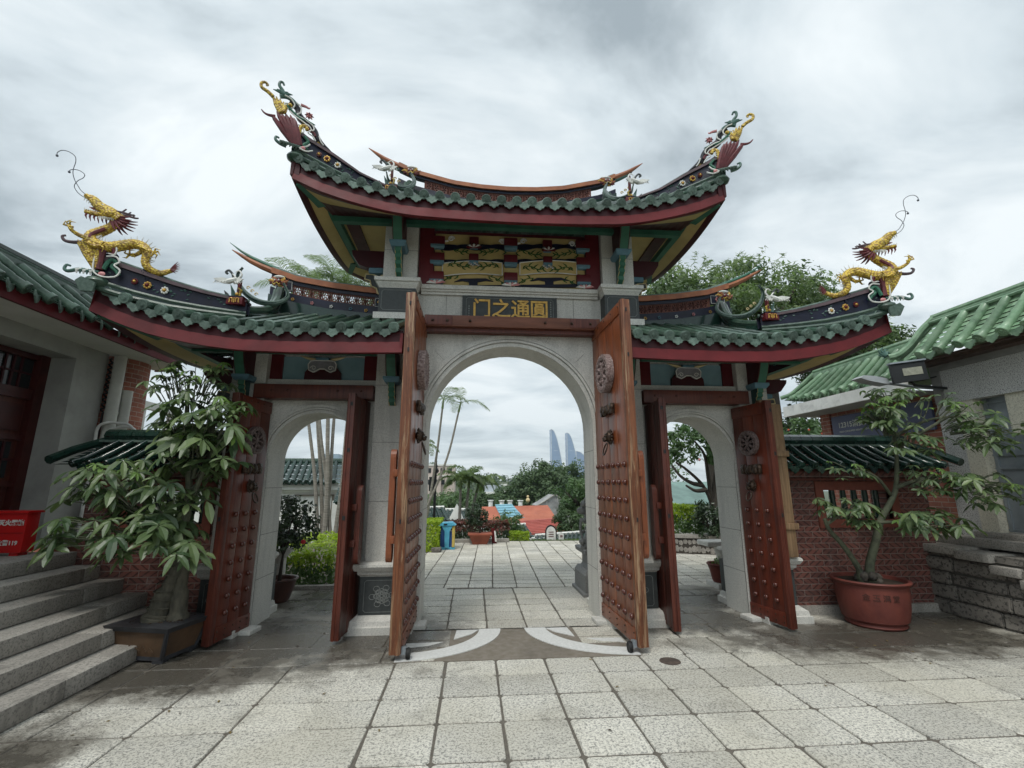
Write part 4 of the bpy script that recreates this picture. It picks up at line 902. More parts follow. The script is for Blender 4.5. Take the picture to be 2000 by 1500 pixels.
def ornaments(root, s, low):
    """figure block with its crane, flame leaves and the descending ridge with a scroll head"""
    X0 = 3.05 if low else 1.53; yf = HY if low else UY; z0 = 3.44 if low else 5.06; y0 = yf(X0)-.03
    q = MB(MAROON); q.bbox(*sorted((s*(X0-.085), s*(X0+.085))), y0-.05, y0+.06, z0, z0+.085, .006); q.use(NAVY); q.box(*sorted((s*(X0-.09), s*(X0+.09))), y0-.052, y0+.065, z0+.085, z0+.095); q.use(GOLD)
    P = [(-.05, -.025), (-.045, .0), (-.05, .02), (-.03, .028), (-.018, .018), (-.018, -.02), (-.018, .018), (0, .028), (0, -.026), (0, .028), (.018, .018), (.018, -.02), (.018, .018), (.03, .028), (.05, .02), (.045, .0), (.05, -.025)]
    q.tube([(s*X0+a, y0-.056, z0+.042+b_) for a, b_ in P], .0065, 5)
    o = G.part(q, 'figure_block', root)
    q = MB(DMAR)
    for a, h, dx in ((0, .10, -.05), (0, .16, .02), (0, .09, .08)):
        x = X0+.02+dx; q.use(SLATE if dx > .05 else DGRN); q.tube([(s*(x), y0+.02, z0+.09), (s*(x+.02), y0+.02, z0+.09+h*.5), (s*(x+.05), y0+.01, z0+.09+h)], [.028, .02, .002], 6)
    q.use(GOLD); q.ball((s*X0, y0-.01, z0+.13), .02); q.use(DYEL); q.tube([(s*(X0-.03), y0-.01, z0+.10), (s*(X0-.045), y0-.02, z0+.17), (s*(X0-.01), y0-.02, z0+.2)], [.012, .014, .004], 6)
    G.part(q, 'leaf_relief', o)
    # crane in flight, wings spread along the ridge
    q = MB(WHITE); zb = z0+.26 if low else z0+.30; c = Vector((s*(X0+.05), y0-.05, zb))
    q.tube([c+Vector((s*.07, 0, -.01)), c+Vector((s*.03, 0, .0)), c+Vector((-s*.02, -.01, .012)), c+Vector((-s*.06, -.02, .03))], [.012, .03, .028, .012], 8)
    for d in (1, -1):
        L_ = .17 if d == 1 else .14
        q.prism([c+Vector((s*d*.01, 0, .02)), c+Vector((s*d*L_*.5, -.03, .032)), c+Vector((s*d*L_, -.05, .01)), c+Vector((s*d*L_*.85, -.05, -.012)), c+Vector((s*d*L_*.5, -.02, -.03)), c+Vector((s*d*.02, 0, -.028))], (0, .014, 0))
        for k in range(4): t = .35+k*.17; q.tube([c+Vector((s*d*L_*t, -.03, -.01)), c+Vector((s*d*L_*(t+.12), -.04, -.04))], [.008, .002], 4)
    q.tube([c+Vector((-s*.05, -.02, .025)), c+Vector((-s*.03, -.03, .06)), c+Vector((-s*.01, -.03, .075))], [.01, .008, .003], 6)
    G.part(q, 'crane_figure', o)
    q = MB(SLATE); cc = c+Vector((0, .03, .04))      # curled dark plume behind the crane
    q.tube(cur([cc, cc+Vector((s*.02, 0, .06)), cc+Vector((s*.06, 0, .10)), cc+Vector((s*.09, 0, .08)), cc+Vector((s*.07, 0, .06))], 4), .013, 6)
    q.use(WHITE); q.tube(cur([cc+Vector((-s*.05, 0, 0)), cc+Vector((-s*.08, 0, .05)), cc+Vector((-s*.05, 0, .1)), cc+Vector((-s*.01, 0, .08))], 4), taper(13, .014, .005), 6)
    q.use(DMAR); q.box(*sorted((s*(X0-.02), s*(X0+.005))), y0-.01, y0+.03, zb-.12, zb+.02 if low else zb+.12)
    G.part(q, 'scroll_plume', o)
    # descending ridge: swings down from the main ridge to the block
    if low: P = cur([(s*3.02, 5.96, 4.05), (s*2.97, 5.78, 3.82), (s*2.94, 5.50, 3.60), (s*2.98, 5.2, 3.47), (s*3.05, 5.06, 3.44)], 5)
    else: P = cur([(s*1.42, 5.96, 5.72), (s*1.38, 5.75, 5.48), (s*1.38, 5.55, 5.25), (s*1.44, 5.35, 5.1), (s*1.53, 5.26, 5.05)], 5)
    q = MB(TILE); q.tube(P, .05, 8); q.tube([Vector(p)+Vector((s*.05, -.01, -.02)) for p in P], .035, 8); q.use(TILED); q.tube([Vector(p)+Vector((0, .0, -.07)) for p in P], .06, 6)
    o2 = G.part(q, 'descending_ridge', root)
    # scroll head: white green cap, orange and gold whorls, green scaly tail curling to the block
    if low: hc = Vector((s*2.98, 5.80, 4.10)); tl = [(s*2.90, 5.75, 4.05), (s*2.82, 5.72, 3.86), (s*2.88, 5.55, 3.70), (s*3.05, 5.45, 3.68), (s*3.22, 5.42, 3.80), (s*3.30, 5.42, 3.98), (s*3.24, 5.4, 4.08)]
    else: hc = Vector((s*1.36, 5.7, 5.72)); tl = [(s*1.36, 5.65, 5.68), (s*1.30, 5.6, 5.50), (s*1.34, 5.5, 5.34), (s*1.45, 5.42, 5.27), (s*1.58, 5.38, 5.33), (s*1.62, 5.36, 5.45)]
    q = MB(WHITE); q.ball(hc+Vector((0, -.02, .045)), .055, 10, 6, (1.3, .6, .42)); q.use(GREENP); q.ball(hc+Vector((0, 0, .055)), .06, 10, 6, (1.4, .5, .4))
    for k in range(9):
        a = k*2*math.pi/9; q.use((ORANGE, GOLD, DMAR)[k % 3]); q.tube([hc+Vector((.05*math.cos(a), -.03, -.03+.03*math.sin(a))), hc+Vector((.10*math.cos(a), -.03, -.02+.055*math.sin(a))), hc+Vector((.13*math.cos(a+.3), -.02, -.01+.075*math.sin(a+.3)))], [.02, .018, .004], 6)
    q.use(MAROON); q.ball(hc+Vector((0, -.05, -.03)), .04, 10, 6, (1.2, .6, .8)); q.use(WHITE); q.ball(hc+Vector((.025, -.075, -.015)), .011, 6, 4); q.ball(hc+Vector((-.025, -.075, -.015)), .011, 6, 4); q.use(DYEL)
    for d in (-1, 1): q.tube([hc+Vector((0, -.08, -.05)), hc+Vector((d*.03, -.08, -.075)), hc+Vector((d*.05, -.08, -.06))], .008, 5)
    tp = cur(tl, 5); q.use(TILEP); q.tube(tp, [.010+.024*math.sin(math.pi*min(1, (i+2)/len(tp))) for i in range(len(tp))], 8); q.use(TILED); q.tube([Vector(p)+Vector((0, -.022, 0)) for p in tp], [.005+.012*math.sin(math.pi*min(1, (i+2)/len(tp))) for i in range(len(tp))], 6)
    q.use(CREAM)
    for k in range(3): c = Vector(tl[3])+Vector((s*(.02+.05*k), -.02, .08+.04*k)); q.tube([c+Vector((.022*math.cos(u)*(1-u/8), 0, .022*math.sin(u)*(1-u/8))) for u in [i*.7 for i in range(9)]], .007, 5)
    G.part(q, 'scroll_head', o2)
def finial_low(root, s):
    yy = lambda x: HY(x)-.02
    V = lambda x, z, dy=0: Vector((s*x, yy(x)+dy, z))
    q = MB(DYEL)
    for k, (xt, zt) in enumerate(((4.40, 3.92), (4.36, 3.925), (4.32, 3.91), (4.27, 3.89), (4.23, 3.86), (4.20, 3.83))):
        b_ = V(4.225-.008*k, 3.63, -.01*k); t = V(xt, zt, -.012*k); m = lerp(b_, t, .55); q.tube([b_, m, lerp(b_, t, .9), t], [.022, .030, .022, .004], 7)
    q.use(DMAR); q.tube(cur([V(4.17, 3.62, -.05), V(4.175, 3.74, -.05), V(4.165, 3.83, -.05), V(4.13, 3.87, -.05), V(4.09, 3.85, -.05), V(4.085, 3.81, -.05), V(4.11, 3.80, -.05)], 4), [.03]*10+taper(15, .03, .012), 7)
    q.use(GREENP); q.tube(cur([V(4.14, 3.63, -.05), V(4.11, 3.72, -.05), V(4.08, 3.74, -.05), V(4.05, 3.71, -.05), V(4.08, 3.67, -.05), V(4.04, 3.63, -.05), V(4.02, 3.59, -.05)], 4), .02, 6)
    q.use(WHITE); q.tube(cur([V(4.12, 3.76, -.075), V(4.05, 3.77, -.075), V(4.015, 3.72, -.075), V(4.05, 3.68, -.075), V(4.0, 3.63, -.075), V(4.03, 3.56, -.075), V(4.13, 3.545, -.075), V(4.2, 3.60, -.07), V(4.205, 3.75, -.07), V(4.19, 3.86, -.06), V(4.14, 3.905, -.06), V(4.07, 3.88, -.06), V(4.07, 3.80, -.06), V(4.12, 3.80, -.06)], 4), .0085, 5)
    q.use(PINK); q.ball(V(4.14, 3.575, -.06), .035, 8, 6, (1, .5, .7)); q.use(DGRN)
    for k in range(6): x = 4.17+.025*k; q.use(WHITE if k % 2 else DGRN); q.tube([V(x, 3.60, -.05), V(x+.03, 3.585, -.06), V(x+.025, 3.55, -.06)], [.016, .016, .004], 6)
    q.use(DGRN); q.tube(cur([V(4.26, 3.60, -.03), V(4.33, 3.60, -.03), V(4.40, 3.57, -.03), V(4.43, 3.59, -.03), V(4.42, 3.63, -.03), V(4.39, 3.625, -.03)], 4), taper(21, .022, .010), 7)
    q.use(PURP); q.tube(cur([V(4.36, 3.90), V(4.43, 3.885), V(4.49, 3.89), V(4.515, 3.93), V(4.49, 3.945)], 4), taper(17, .020, .010), 7)
    q.use(TILE); q.ball(V(4.2, 3.50, .0), .11, 10, 6, (1, .9, .55)); q.use(TILEP); q.prism([V(4.15, 3.47, -.10), V(4.27, 3.52, -.08), V(4.33, 3.48, -.05), V(4.28, 3.38, -.05), V(4.17, 3.38, -.08)], (0, .02, 0))
    G.part(q, 'corner_finial', root)
def finial_up(root, s):
    yy = lambda x: UY(x)-.02
    V = lambda x, z, dy=0: Vector((s*x, yy(x)+dy, z))
    q = MB(DMAR)
    for k, (xt, zt) in enumerate(((2.78, 5.61), (2.73, 5.66), (2.68, 5.65), (2.64, 5.66), (2.59, 5.65), (2.55, 5.62))):
        b_ = V(2.53-.012*k, 5.30, -.008*k); t = V(xt, zt, -.012*k); q.tube([b_, lerp(b_, t, .5), lerp(b_, t, .85), t], [.028, .034, .024, .004], 7)
    q.use(DMAR); q.tube(cur([V(2.74, 5.60), V(2.80, 5.59), V(2.84, 5.60), V(2.87, 5.63)], 4), taper(13, .02, .006), 6)
    q.use(DYEL)
    for k, (xt, zt) in enumerate(((2.79, 5.86), (2.75, 5.85), (2.71, 5.83), (2.67, 5.80), (2.64, 5.77))):
        b_ = V(2.70-.012*k, 5.66, -.01*k); t = V(xt, zt, -.01*k); q.tube([b_, lerp(b_, t, .5), t], [.026, .028, .006], 7)
    q.tube(cur([V(2.78, 5.84), V(2.83, 5.88), V(2.89, 5.91), V(2.90, 5.96), V(2.87, 5.99), V(2.84, 5.97), V(2.855, 5.955)], 4), taper(25, .022, .011), 7)
    q.use(DGRN); q.tube(cur([V(2.69, 5.90), V(2.70, 5.96), V(2.735, 6.01), V(2.735, 6.06), V(2.71, 6.07), V(2.695, 6.04)], 4), taper(21, .022, .011), 7)
    for k in range(5): a = k*.5+.4; q.tube([V(2.68, 5.90, -.02), V(2.68+.06*math.cos(a), 5.90+.03*math.sin(a)+.01, -.02), V(2.68+.11*math.cos(a), 5.90+.055*math.sin(a), -.02)], [.014, .016, .004], 6)
    q.tube(cur([V(2.72, 5.88), V(2.66, 5.90), V(2.60, 5.88), V(2.55, 5.83)], 4), taper(13, .026, .02), 7)
    q.use(BLACKG); q.tube(cur([V(2.62, 5.86, .01), V(2.55, 5.80, .01), V(2.53, 5.72, .01), V(2.50, 5.68, .01), V(2.42, 5.63, .01), V(2.37, 5.58, .01), V(2.34, 5.50, .01), V(2.27, 5.43, .01), V(2.22, 5.40, .01), V(2.16, 5.355, .01)], 4), [.035]*8+[.045]*10+[.04]*8+taper(11, .035, .008), 7)
    q.use(WHITE)
    for pts in (((2.66, 5.88), (2.60, 5.86), (2.56, 5.80), (2.585, 5.74), (2.64, 5.72), (2.655, 5.77), (2.62, 5.79)), ((2.55, 5.84), (2.50, 5.80), (2.495, 5.73), (2.53, 5.68), (2.46, 5.66), (2.38, 5.62), (2.355, 5.57), (2.37, 5.54)), ((2.60, 5.70), (2.55, 5.66), (2.47, 5.62), (2.40, 5.58)), ((2.30, 5.50), (2.28, 5.44), (2.25, 5.40)), ((2.46, 5.56), (2.42, 5.60), (2.38, 5.55), (2.41, 5.50), (2.36, 5.47), (2.33, 5.42)), ((2.51, 5.56), (2.47, 5.55), (2.45, 5.49), (2.49, 5.46), (2.50, 5.42))):
        q.tube(cur([V(a, b_, -.045) for a, b_ in pts], 4), .008, 5)
    q.use(GREENP); q.tube(cur([V(2.60, 5.78, -.04), V(2.62, 5.75, -.04), V(2.57, 5.70, -.04), V(2.50, 5.66, -.04), V(2.42, 5.65, -.04), V(2.35, 5.63, -.04)], 4), taper(21, .022, .006), 6)
    q.tube(cur([V(2.44, 5.44, -.04), V(2.40, 5.38, -.04), V(2.44, 5.32, -.04), V(2.40, 5.28, -.04)], 4), .018, 6); q.use(DYEL); q.tube(cur([V(2.49, 5.33, -.04), V(2.495, 5.45, -.04), V(2.48, 5.55, -.04), V(2.44, 5.57, -.04), V(2.42, 5.53, -.04)], 4), .022, 7)
    q.tube(cur([V(2.35, 5.50), V(2.31, 5.44), V(2.30, 5.40)], 4), taper(9, .012, .018), 6); q.ball(V(2.60, 5.77, -.05), .025, 8, 6)
    q.use(PINK); q.tube(cur([V(2.52, 5.86), V(2.47, 5.86), V(2.44, 5.85), V(2.43, 5.865)], 3), taper(10, .02, .006), 6)
    for k in range(8): a = k*math.pi/4; q.use(PINK if k % 2 else DMAR); q.tube([V(2.425, 5.745), V(2.425+.025*math.cos(a), 5.745+.028*math.sin(a), -.02), V(2.425+.045*math.cos(a), 5.745+.05*math.sin(a), -.01)], [.014, .014, .003], 5)
    q.use(DMAR); q.tube(cur([V(2.42, 5.60, -.03), V(2.40, 5.54, -.03), V(2.36, 5.53, -.03), V(2.34, 5.49, -.03)], 4), .014, 6)
    q.use(TILEP)
    for k in range(7): x = 2.44+.03*k; q.tube([V(x, 5.28, -.05), V(x+.02, 5.265, -.07), V(x+.03, 5.235, -.06)], [.018, .018, .004], 6)
    q.use(PINK); q.ball(V(2.43, 5.26, -.07), .026, 8, 5); q.use(WHITE); q.tube(cur([V(2.34, 5.27, -.07), V(2.40, 5.23, -.08), V(2.46, 5.25, -.08), V(2.40, 5.30, -.07), V(2.37, 5.34, -.07)], 4), .009, 5)
    q.use(DGRN); q.tube(cur([V(2.60, 5.25, -.03), V(2.66, 5.26, -.03), V(2.70, 5.29, -.03), V(2.70, 5.33, -.03), V(2.67, 5.325, -.03)], 4), taper(17, .022, .010), 7)
    q.use(TILE); q.ball(V(2.52, 5.17, .02), .10, 10, 6, (1, .9, .6)); q.use(MARD); q.box(*sorted((s*2.46, s*2.56)), 4.80, 4.88, 4.95, 5.17)
    G.part(q, 'corner_finial', root)
for s in (-1, 1):
    ornaments(RL[s], s, True); ornaments(RU, s, False); finial_low(RL[s], s); finial_up(RU, s)

# ---------------------------------------------------------------- the glazed dragons standing on the side roofs
def dragon(s, label):
    base = Vector((s*3.9, 4.72, 3.72)); D = TH('dragon_figure', label, 'dragon statue', base, 'glazed dragons on the side roofs')
    V = lambda x, z, dy=0: Vector((s*x, HY(x)-.03+dy, z))
    raw = [(4.137, 4.175), (4.184, 4.115), (4.251, 4.055), (4.304, 3.99), (4.29, 3.925), (4.227, 3.879), (4.143, 3.875), (4.064, 3.923), (3.995, 3.97), (3.929, 3.969), (3.868, 3.921), (3.847, 3.848), (3.836, 3.758), (3.796, 3.704), (3.727, 3.687), (3.676, 3.728), (3.634, 3.752)]
    P = cur([V(a, b_, .03*math.sin(i*.9)) for i, (a, b_) in enumerate(raw)], 5); n = len(P)
    rad = [interp([(0, .038), (.12, .046), (.25, .056), (.4, .052), (.55, .047), (.7, .040), (.85, .032), (1, .018)], i/(n-1)) for i in range(n)]
    q = MB(DYEL); q.tube(P, [r_*(1+.07*(i % 2)) for i, r_ in enumerate(rad)], 12)
    body = D.part(q, 'body')
    q = MB(DMAR); q.tube(P[10:22], [.02]*3+[.028]*6+[.02]*3, 6); q.tube([p+Vector((-s*.03, -.045, -.01)) for p in P[8:20]], .018, 6); D.part(q, 'red_patch', body)
    q = MB(WHITE)                                          # fin of spines along the back
    for i in range(14, 62, 2):
        t = (P[i+1]-P[i-1]).normalized(); up_ = Vector((t.z*s, 0, -t.x*s)); up_ = up_ if up_.z > -.3 else -up_
        if up_.z < 0 and i > 40: up_ = -up_
        up_ = Vector((-s*abs(up_.x) if i < 28 else up_.x, 0, abs(up_.z)))
        q.tube([P[i]+up_*rad[i]*.8, P[i]+up_*(rad[i]+.055)], [.008, .0015], 5)
    D.part(q, 'back_fin', body)
    # head: open jaws towards the corner, horns and mane streaming back
    q = MB(DYEL); H = lambda x, z, dy=0: V(x, z, dy)
    q.tube(cur([H(4.11, 4.20), H(4.16, 4.235), H(4.22, 4.27), H(4.29, 4.315), H(4.345, 4.375), H(4.385, 4.385)], 4), [.06]*5+[.066]*4+taper(12, .060, .030), 10)
    q.tube(cur([H(4.15, 4.205), H(4.22, 4.215), H(4.30, 4.222), H(4.385, 4.23)], 4), taper(13, .038, .02), 9)
    q.ball(H(4.185, 4.235, -.035), .055, 10, 7, (1.2, .7, .9)); q.ball(H(4.395, 4.40), .024); q.ball(H(4.25, 4.315, -.02), .026, 8, 5)
    hd = D.part(q, 'head')
    q = MB(MAROON); q.tube([H(4.20, 4.24), H(4.28, 4.262), H(4.345, 4.28)], [.02, .022, .008], 7); q.use(PINK); q.tube([H(4.22, 4.245), H(4.31, 4.265), H(4.36, 4.285)], [.012, .013, .004], 6); D.part(q, 'mouth', hd)
    q = MB(WHITE)
    for k in range(8):
        t = k/7; a = H(lerp(4.26, 4.39, t), lerp(4.285, 4.365, t), -.02); q.tube([a, a+Vector((s*.008, 0, -.034))], [.008, .001], 5)
        a = H(lerp(4.27, 4.38, t), lerp(4.235, 4.245, t), -.02); q.tube([a, a+Vector((0, 0, .022))], [.006, .001], 5)
    for k in range(9): a = H(lerp(4.13, 4.25, k/8), lerp(4.215, 4.19, k/8)-.01, -.04); q.tube([a, a+Vector((-s*.01, 0, -.04))], [.009, .001], 5)
    q.ball(H(4.235, 4.31, -.045), .012, 8, 5); D.part(q, 'teeth', hd)
    q = MB(PURP)
    for dy in (-.03, .03):
        q.tube(cur([H(4.17, 4.27, dy), H(4.09, 4.275, dy), H(4.02, 4.265, dy), H(3.99, 4.27, dy)], 3), taper(10, .014, .008), 6); q.tube([H(4.09, 4.275, dy), H(4.06, 4.32, dy)], [.009, .007], 6); q.tube([H(4.04, 4.268, dy), H(4.02, 4.295, dy)], [.008, .005], 6)
    D.part(q, 'horn', hd)
    q = MB(DMAR)
    for k, (x, z, xe, ze) in enumerate(((4.14, 4.23, 4.0, 4.235), (4.13, 4.215, 3.995, 4.20), (4.13, 4.20, 4.01, 4.16), (4.13, 4.18, 4.02, 4.12), (4.13, 4.16, 4.06, 4.075), (4.15, 4.15, 4.10, 4.06))):
        for dy in (-.03, .03): q.tube(cur([H(x, z, dy), H(lerp(x, xe, .4), lerp(z, ze, .4)-.012, dy*1.3), H(lerp(x, xe, .75), lerp(z, ze, .75)-.008, dy*1.5), H(xe, ze+.008*k*0, dy*1.6)], 3), taper(10, .017, .003), 6)
    for k in range(7): a = H(lerp(4.18, 4.37, k/6), lerp(4.19, 4.215, k/6)); q.tube([a, a+Vector((-s*.004, -.01, -.035)), a+Vector((-s*.012, 0, -.065-.015*(k % 2)))], [.012, .009, .002], 5)
    D.part(q, 'mane', hd)
    q = MB(mat('whisker_wire', (.10, .11, .13), sc=9))
    w1 = [(4.387, 4.40), (4.43, 4.435), (4.455, 4.472), (4.49, 4.53), (4.515, 4.60), (4.52, 4.66), (4.515, 4.74), (4.53, 4.80), (4.58, 4.835), (4.63, 4.835), (4.66, 4.80), (4.657, 4.765)]
    w2 = [(4.41, 4.385), (4.46, 4.41), (4.50, 4.45), (4.522, 4.50), (4.505, 4.56), (4.47, 4.605), (4.465, 4.645), (4.50, 4.675), (4.54, 4.68), (4.575, 4.665), (4.58, 4.64)]
    for w_, dy in ((w1, -.02), (w2, .03)): q.tube(cur([H(a, b_, dy) for a, b_ in w_], 4), .0036, 5); q.ball(H(*w_[-1], dy), .013, 6, 4)
    D.part(q, 'whisker', hd)
    def leg(pts, cl, name='leg'):
        q = MB(DYEL); q.tube(cur([V(*p) for p in pts], 3), taper(3*(len(pts)-1)+1, .024, .012), 7); c = V(*pts[-1])
        for a in cl: q.tube([c, c+Vector((s*.045*math.cos(a), -.01, .045*math.sin(a))), c+Vector((s*.07*math.cos(a+.7), 0, .07*math.sin(a+.7)))], [.012, .009, .002], 5)
        D.part(q, name)
    leg([(4.29, 3.93, -.04), (4.35, 3.94, -.06), (4.40, 3.975, -.08), (4.42, 4.01, -.08)], (.2, 1.0, 1.8, 3.4))
    leg([(4.24, 3.90, -.05), (4.25, 3.86, -.09), (4.19, 3.84, -.10), (4.15, 3.85, -.10)], (2.2, 3.0, 3.8))
    leg([(3.90, 3.93, -.05), (3.83, 3.90, -.09), (3.77, 3.87, -.10), (3.745, 3.86, -.1)], (1.9, 2.8, 3.7, 5.0))
    leg([(3.90, 3.94, .04), (3.98, 3.86, .05), (4.02, 3.86, .05)], (.3, -1.2, 1.6, 3.0))
    q = MB(DMAR)
    for k in range(7):
        a = -.9+.3*k; c = V(3.64, 3.75); q.tube(cur([c, c+Vector((-s*.04*math.cos(a), -.01, .04*math.sin(a)+.004)), c+Vector((-s*.085*math.cos(a), 0, .085*math.sin(a)+.02))], 3), taper(7, .014, .002), 5)
    D.part(q, 'tail_fan')
    q = MB(NAVY)
    for (x, z) in ((4.12, 3.80), (3.83, 3.69)):
        for k in range(5): a = k*1.3; q.ball(V(x+.03*math.cos(a), z-.015+.018*math.sin(a)), .032, 8, 5)
    for (x, za, zb_) in ((4.14, 3.72, 3.82), (3.82, 3.62, 3.70)): q.tube([V(x, za-.03), V(x, zb_)], .018, 6)
    D.part(q, 'cloud_support')
dragon(-1, 'yellow scaled dragon with two long curled whiskers on the left side roof, facing outwards')
dragon(1, 'yellow scaled dragon with long curled whiskers on the right side roof, green tree behind it')

# ---------------------------------------------------------------- door leaves
def leaf(hx, hy, ex, ey, zt, side, cols, rows, z0, dz, studx, big, mt, rest=.03):
    d = Vector((ex-hx, ey-hy, 0)); L = d.length; d.normalize(); yv = Vector((0, 0, 1)).cross(d)
    M = Matrix(((d.x, yv.x, 0, hx), (d.y, yv.y, 0, hy), (0, 0, 1, 0), (0, 0, 0, 1)))
    th_ = .105 if big else .085
    lf = bpy.data.objects.new('door_leaf', None); col.objects.link(lf); lf.parent = G.r; lf.matrix_local = M; lf.empty_display_size = .1
    sg = side   # body from 0 to sg*th ; studs on -sg side
    def bx(mb, x0, x1, ya, yb, z0_, z1_, c=.006): mb.bbox(x0, x1, *sorted((sg*ya, sg*yb)), z0_, z1_, c)
    q = MB(mt); nb = 4 if big else 3; e0 = .02
    for i in range(nb): q.rv = (.2, .8, .45, .65)[i]; xa, xb = lerp(0, L-.06, i/nb)+.003, lerp(0, L-.06, (i+1)/nb)-.003; bx(q, xa, xb, .006, th_-.01, rest+.01, zt-.02, .004)
    q.build('boards', lf)
    q = MB(WDE if big else WDD); bx(q, L-.062, L, .0, th_, rest, zt, .010)
    bx(q, L-.02, L+.008, .012, th_*.45, rest, zt, .004); q.build('edge_stile', lf)
    q = MB(mt); bx(q, 0, L-.064, -.004, .008, rest+.01, rest+.15, .003); bx(q, 0, L-.064, -.003, .008, zt-.15, zt-.015, .003); rl = q.build('rail', lf)
    q = MB(BRONZE)
    for x in [lerp(.05, L-.08, k/4) for k in range(5)]:
        for z in (rest+.05, rest+.11, zt-.06): q.ball((x, -sg*.006, z), .009, 6, 4)
    q.build('nail_heads', rl)
    q = MB(STUD); q.lathe([(.030, 0), (.031, .006), (.027, .018), (.016, .028), (.0, .031)] if big else [(.026, 0), (.027, .005), (.023, .016), (.013, .024), (.0, .027)], seg=14, axis='y')
    first = q.build('stud', lf)
    k = 0
    for r_ in range(rows):
        for c in range(cols):
            o = first if k == 0 else first.copy()
            if k: col.objects.link(o); o.parent = lf
            o.location = (lerp(studx[0], studx[1], c/(cols-1)), -sg*.004, z0+r_*dz)
            o.scale = (1, -sg, 1); k += 1
    cx = L*.52 if big else L*.47; zw = 2.79 if big else 2.02; rw = .225 if big else .15
    q = MB(WHEELM if big else WHEELD)       # wheel emblem
    y0, y1 = 0, -sg*(.075 if big else .05)
    ring = [(rw*.68, y0), (rw*.68, y1), (rw*.76, y1*1.08), (rw*.92, y1*1.08), (rw, y1), (rw, y0)]
    q.lathe(ring, (cx, 0, zw), 36, 'y'); q.lathe([(0, y1*1.05), (rw*.16, y1*1.05), (rw*.2, y1*.8), (rw*.2, y0)], (cx, 0, zw), 14, 'y')
    for k in range(8):
        a = math.pi*k/4+.2; w_ = rw*.055; ca, sa = math.cos(a), math.sin(a)
        q.tube([(cx+rw*.15*ca, y1*.8, zw+rw*.15*sa), (cx+rw*.36*ca, y1*.85, zw+rw*.36*sa), (cx+rw*.46*ca, y1*.85, zw+rw*.46*sa), (cx+rw*.72*ca, y1*.8, zw+rw*.72*sa)], [rw*.05, rw*.06, rw*.12, rw*.05], 7)
    for k in range(28): a = 2*math.pi*k/28; q.ball((cx+rw*.84*math.cos(a), y1*1.1, zw+rw*.84*math.sin(a)), rw*.045, 5, 3)
    wh = q.build('wheel_emblem', lf); q = MB(BLACK); q.lathe([(0, y1*.12), (rw*.69, y1*.12)], (cx, 0, zw), 24, 'y'); q.build('wheel_recess', wh)
    zl = 2.36 if big else 1.71; wl = .17 if big else .13
    q = MB(BRONZE)       # carved latch
    for k, x in enumerate([lerp(-wl, wl, i/6) for i in range(7)]):
        q.ball((cx+x, -sg*(.03+.012*(k % 2)), zl+.02*math.sin(k*2.1)+.012*(1 if k in (0, 6) else 0)), .036 if k in (0, 1, 5, 6) else .042, 8, 6, (1, .8, 1+.3*(k % 2)))
    for s2 in (-1, 1): q.bbox(cx+s2*wl*.95-.03, cx+s2*wl*.95+.03, *sorted((0, -sg*.05)), zl-.055, zl+.06, .012)
    q.build('carved_latch', lf)
    zk = 2.03 if big else 1.50; kx = L*.57 if big else L*.45; hr = .062 if big else .05
    q = MB(BRONZE)       # lion head with ring
    q.ball((kx, -sg*.035, zk+.02), hr, 12, 9, (1, .75, 1.05)); q.ball((kx, -sg*.085, zk-.012), hr*.52, 10, 7, (1.1, .8, .7)); q.ball((kx, -sg*.10, zk+.006), hr*.24, 8, 5)
    for s2 in (-1, 1):
        q.ball((kx+s2*hr*.42, -sg*.075, zk+.032), hr*.22, 8, 5); q.tube([(kx+s2*hr*.25, -sg*.075, zk+.052), (kx+s2*hr*.7, -sg*.07, zk+.058)], hr*.11, 6); q.tube([(kx+s2*hr*.7, -sg*.03, zk+.06), (kx+s2*hr*.95, -sg*.03, zk+.10)], [hr*.25, hr*.08], 7)
    for k in range(13): a = 2*math.pi*k/13; q.ball((kx+hr*1.02*math.cos(a), -sg*.022, zk+.02+hr*1.1*math.sin(a)), hr*.26, 7, 5)
    kn = q.build('knocker', lf); q = MB(BRONZE); rr_ = hr*.82
    q.tube([(kx+rr_*math.sin(a), -sg*(.085-.02*math.cos(a)), zk-.055-rr_*1.15+rr_*1.25*math.cos(a)) for a in [2*math.pi*i/20 for i in range(21)]], .0085, 7, cap=False); q.build('ring', kn)
    # back of the leaf: long rounded bar in two keepers
    q = MB(mt); zb0, zb1 = (.85, 1.85) if big else (.75, 1.50); xb = L*.62 if not big else L-.12; yb0, yb1 = sg*(th_+.03), sg*(th_+.085)
    n_ = 8; O = []
    wv = .055 if not big else .05
    for kk in range(n_+1): a = math.pi*kk/n_; O.append((xb+wv*math.cos(a), yb0, zb1-wv+wv*math.sin(a)*1.6))
    for kk in range(n_+1): a = math.pi+math.pi*kk/n_; O.append((xb+wv*math.cos(a), yb0, zb0+wv+wv*math.sin(a)*1.6))
    q.prism(O, (0, yb1-yb0, 0)); br = q.build('locking_bar', lf, smooth=False)
    q = MB(mt)
    for z in (zb0+.18, zb1-.2): q.bbox(xb-.08, xb+.08, *sorted((sg*(th_-.005), sg*(th_+.05))), z-.035, z+.035, .006)
    q.build('bar_keeper', br)
    if big:
        q = MB(BLACK); q.lathe([(.0, -.018), (.045, -.018), (.05, 0), (.045, .018), (0, .018)], (L-.06, -sg*.06, .052), 16, 'y'); q.use(METAL); q.box(L-.085, L-.035, *sorted((-sg*.04, sg*.01)), .05, .11); q.build('caster_wheel', lf)
    q = MB(IRON); 
    for z in (zt-.12, zt-.62, 1.2): q.box(L-.004, L+.006, *sorted((sg*.035, sg*(.065))), z-.02, z+.02)
    q.build('edge_catch', lf)
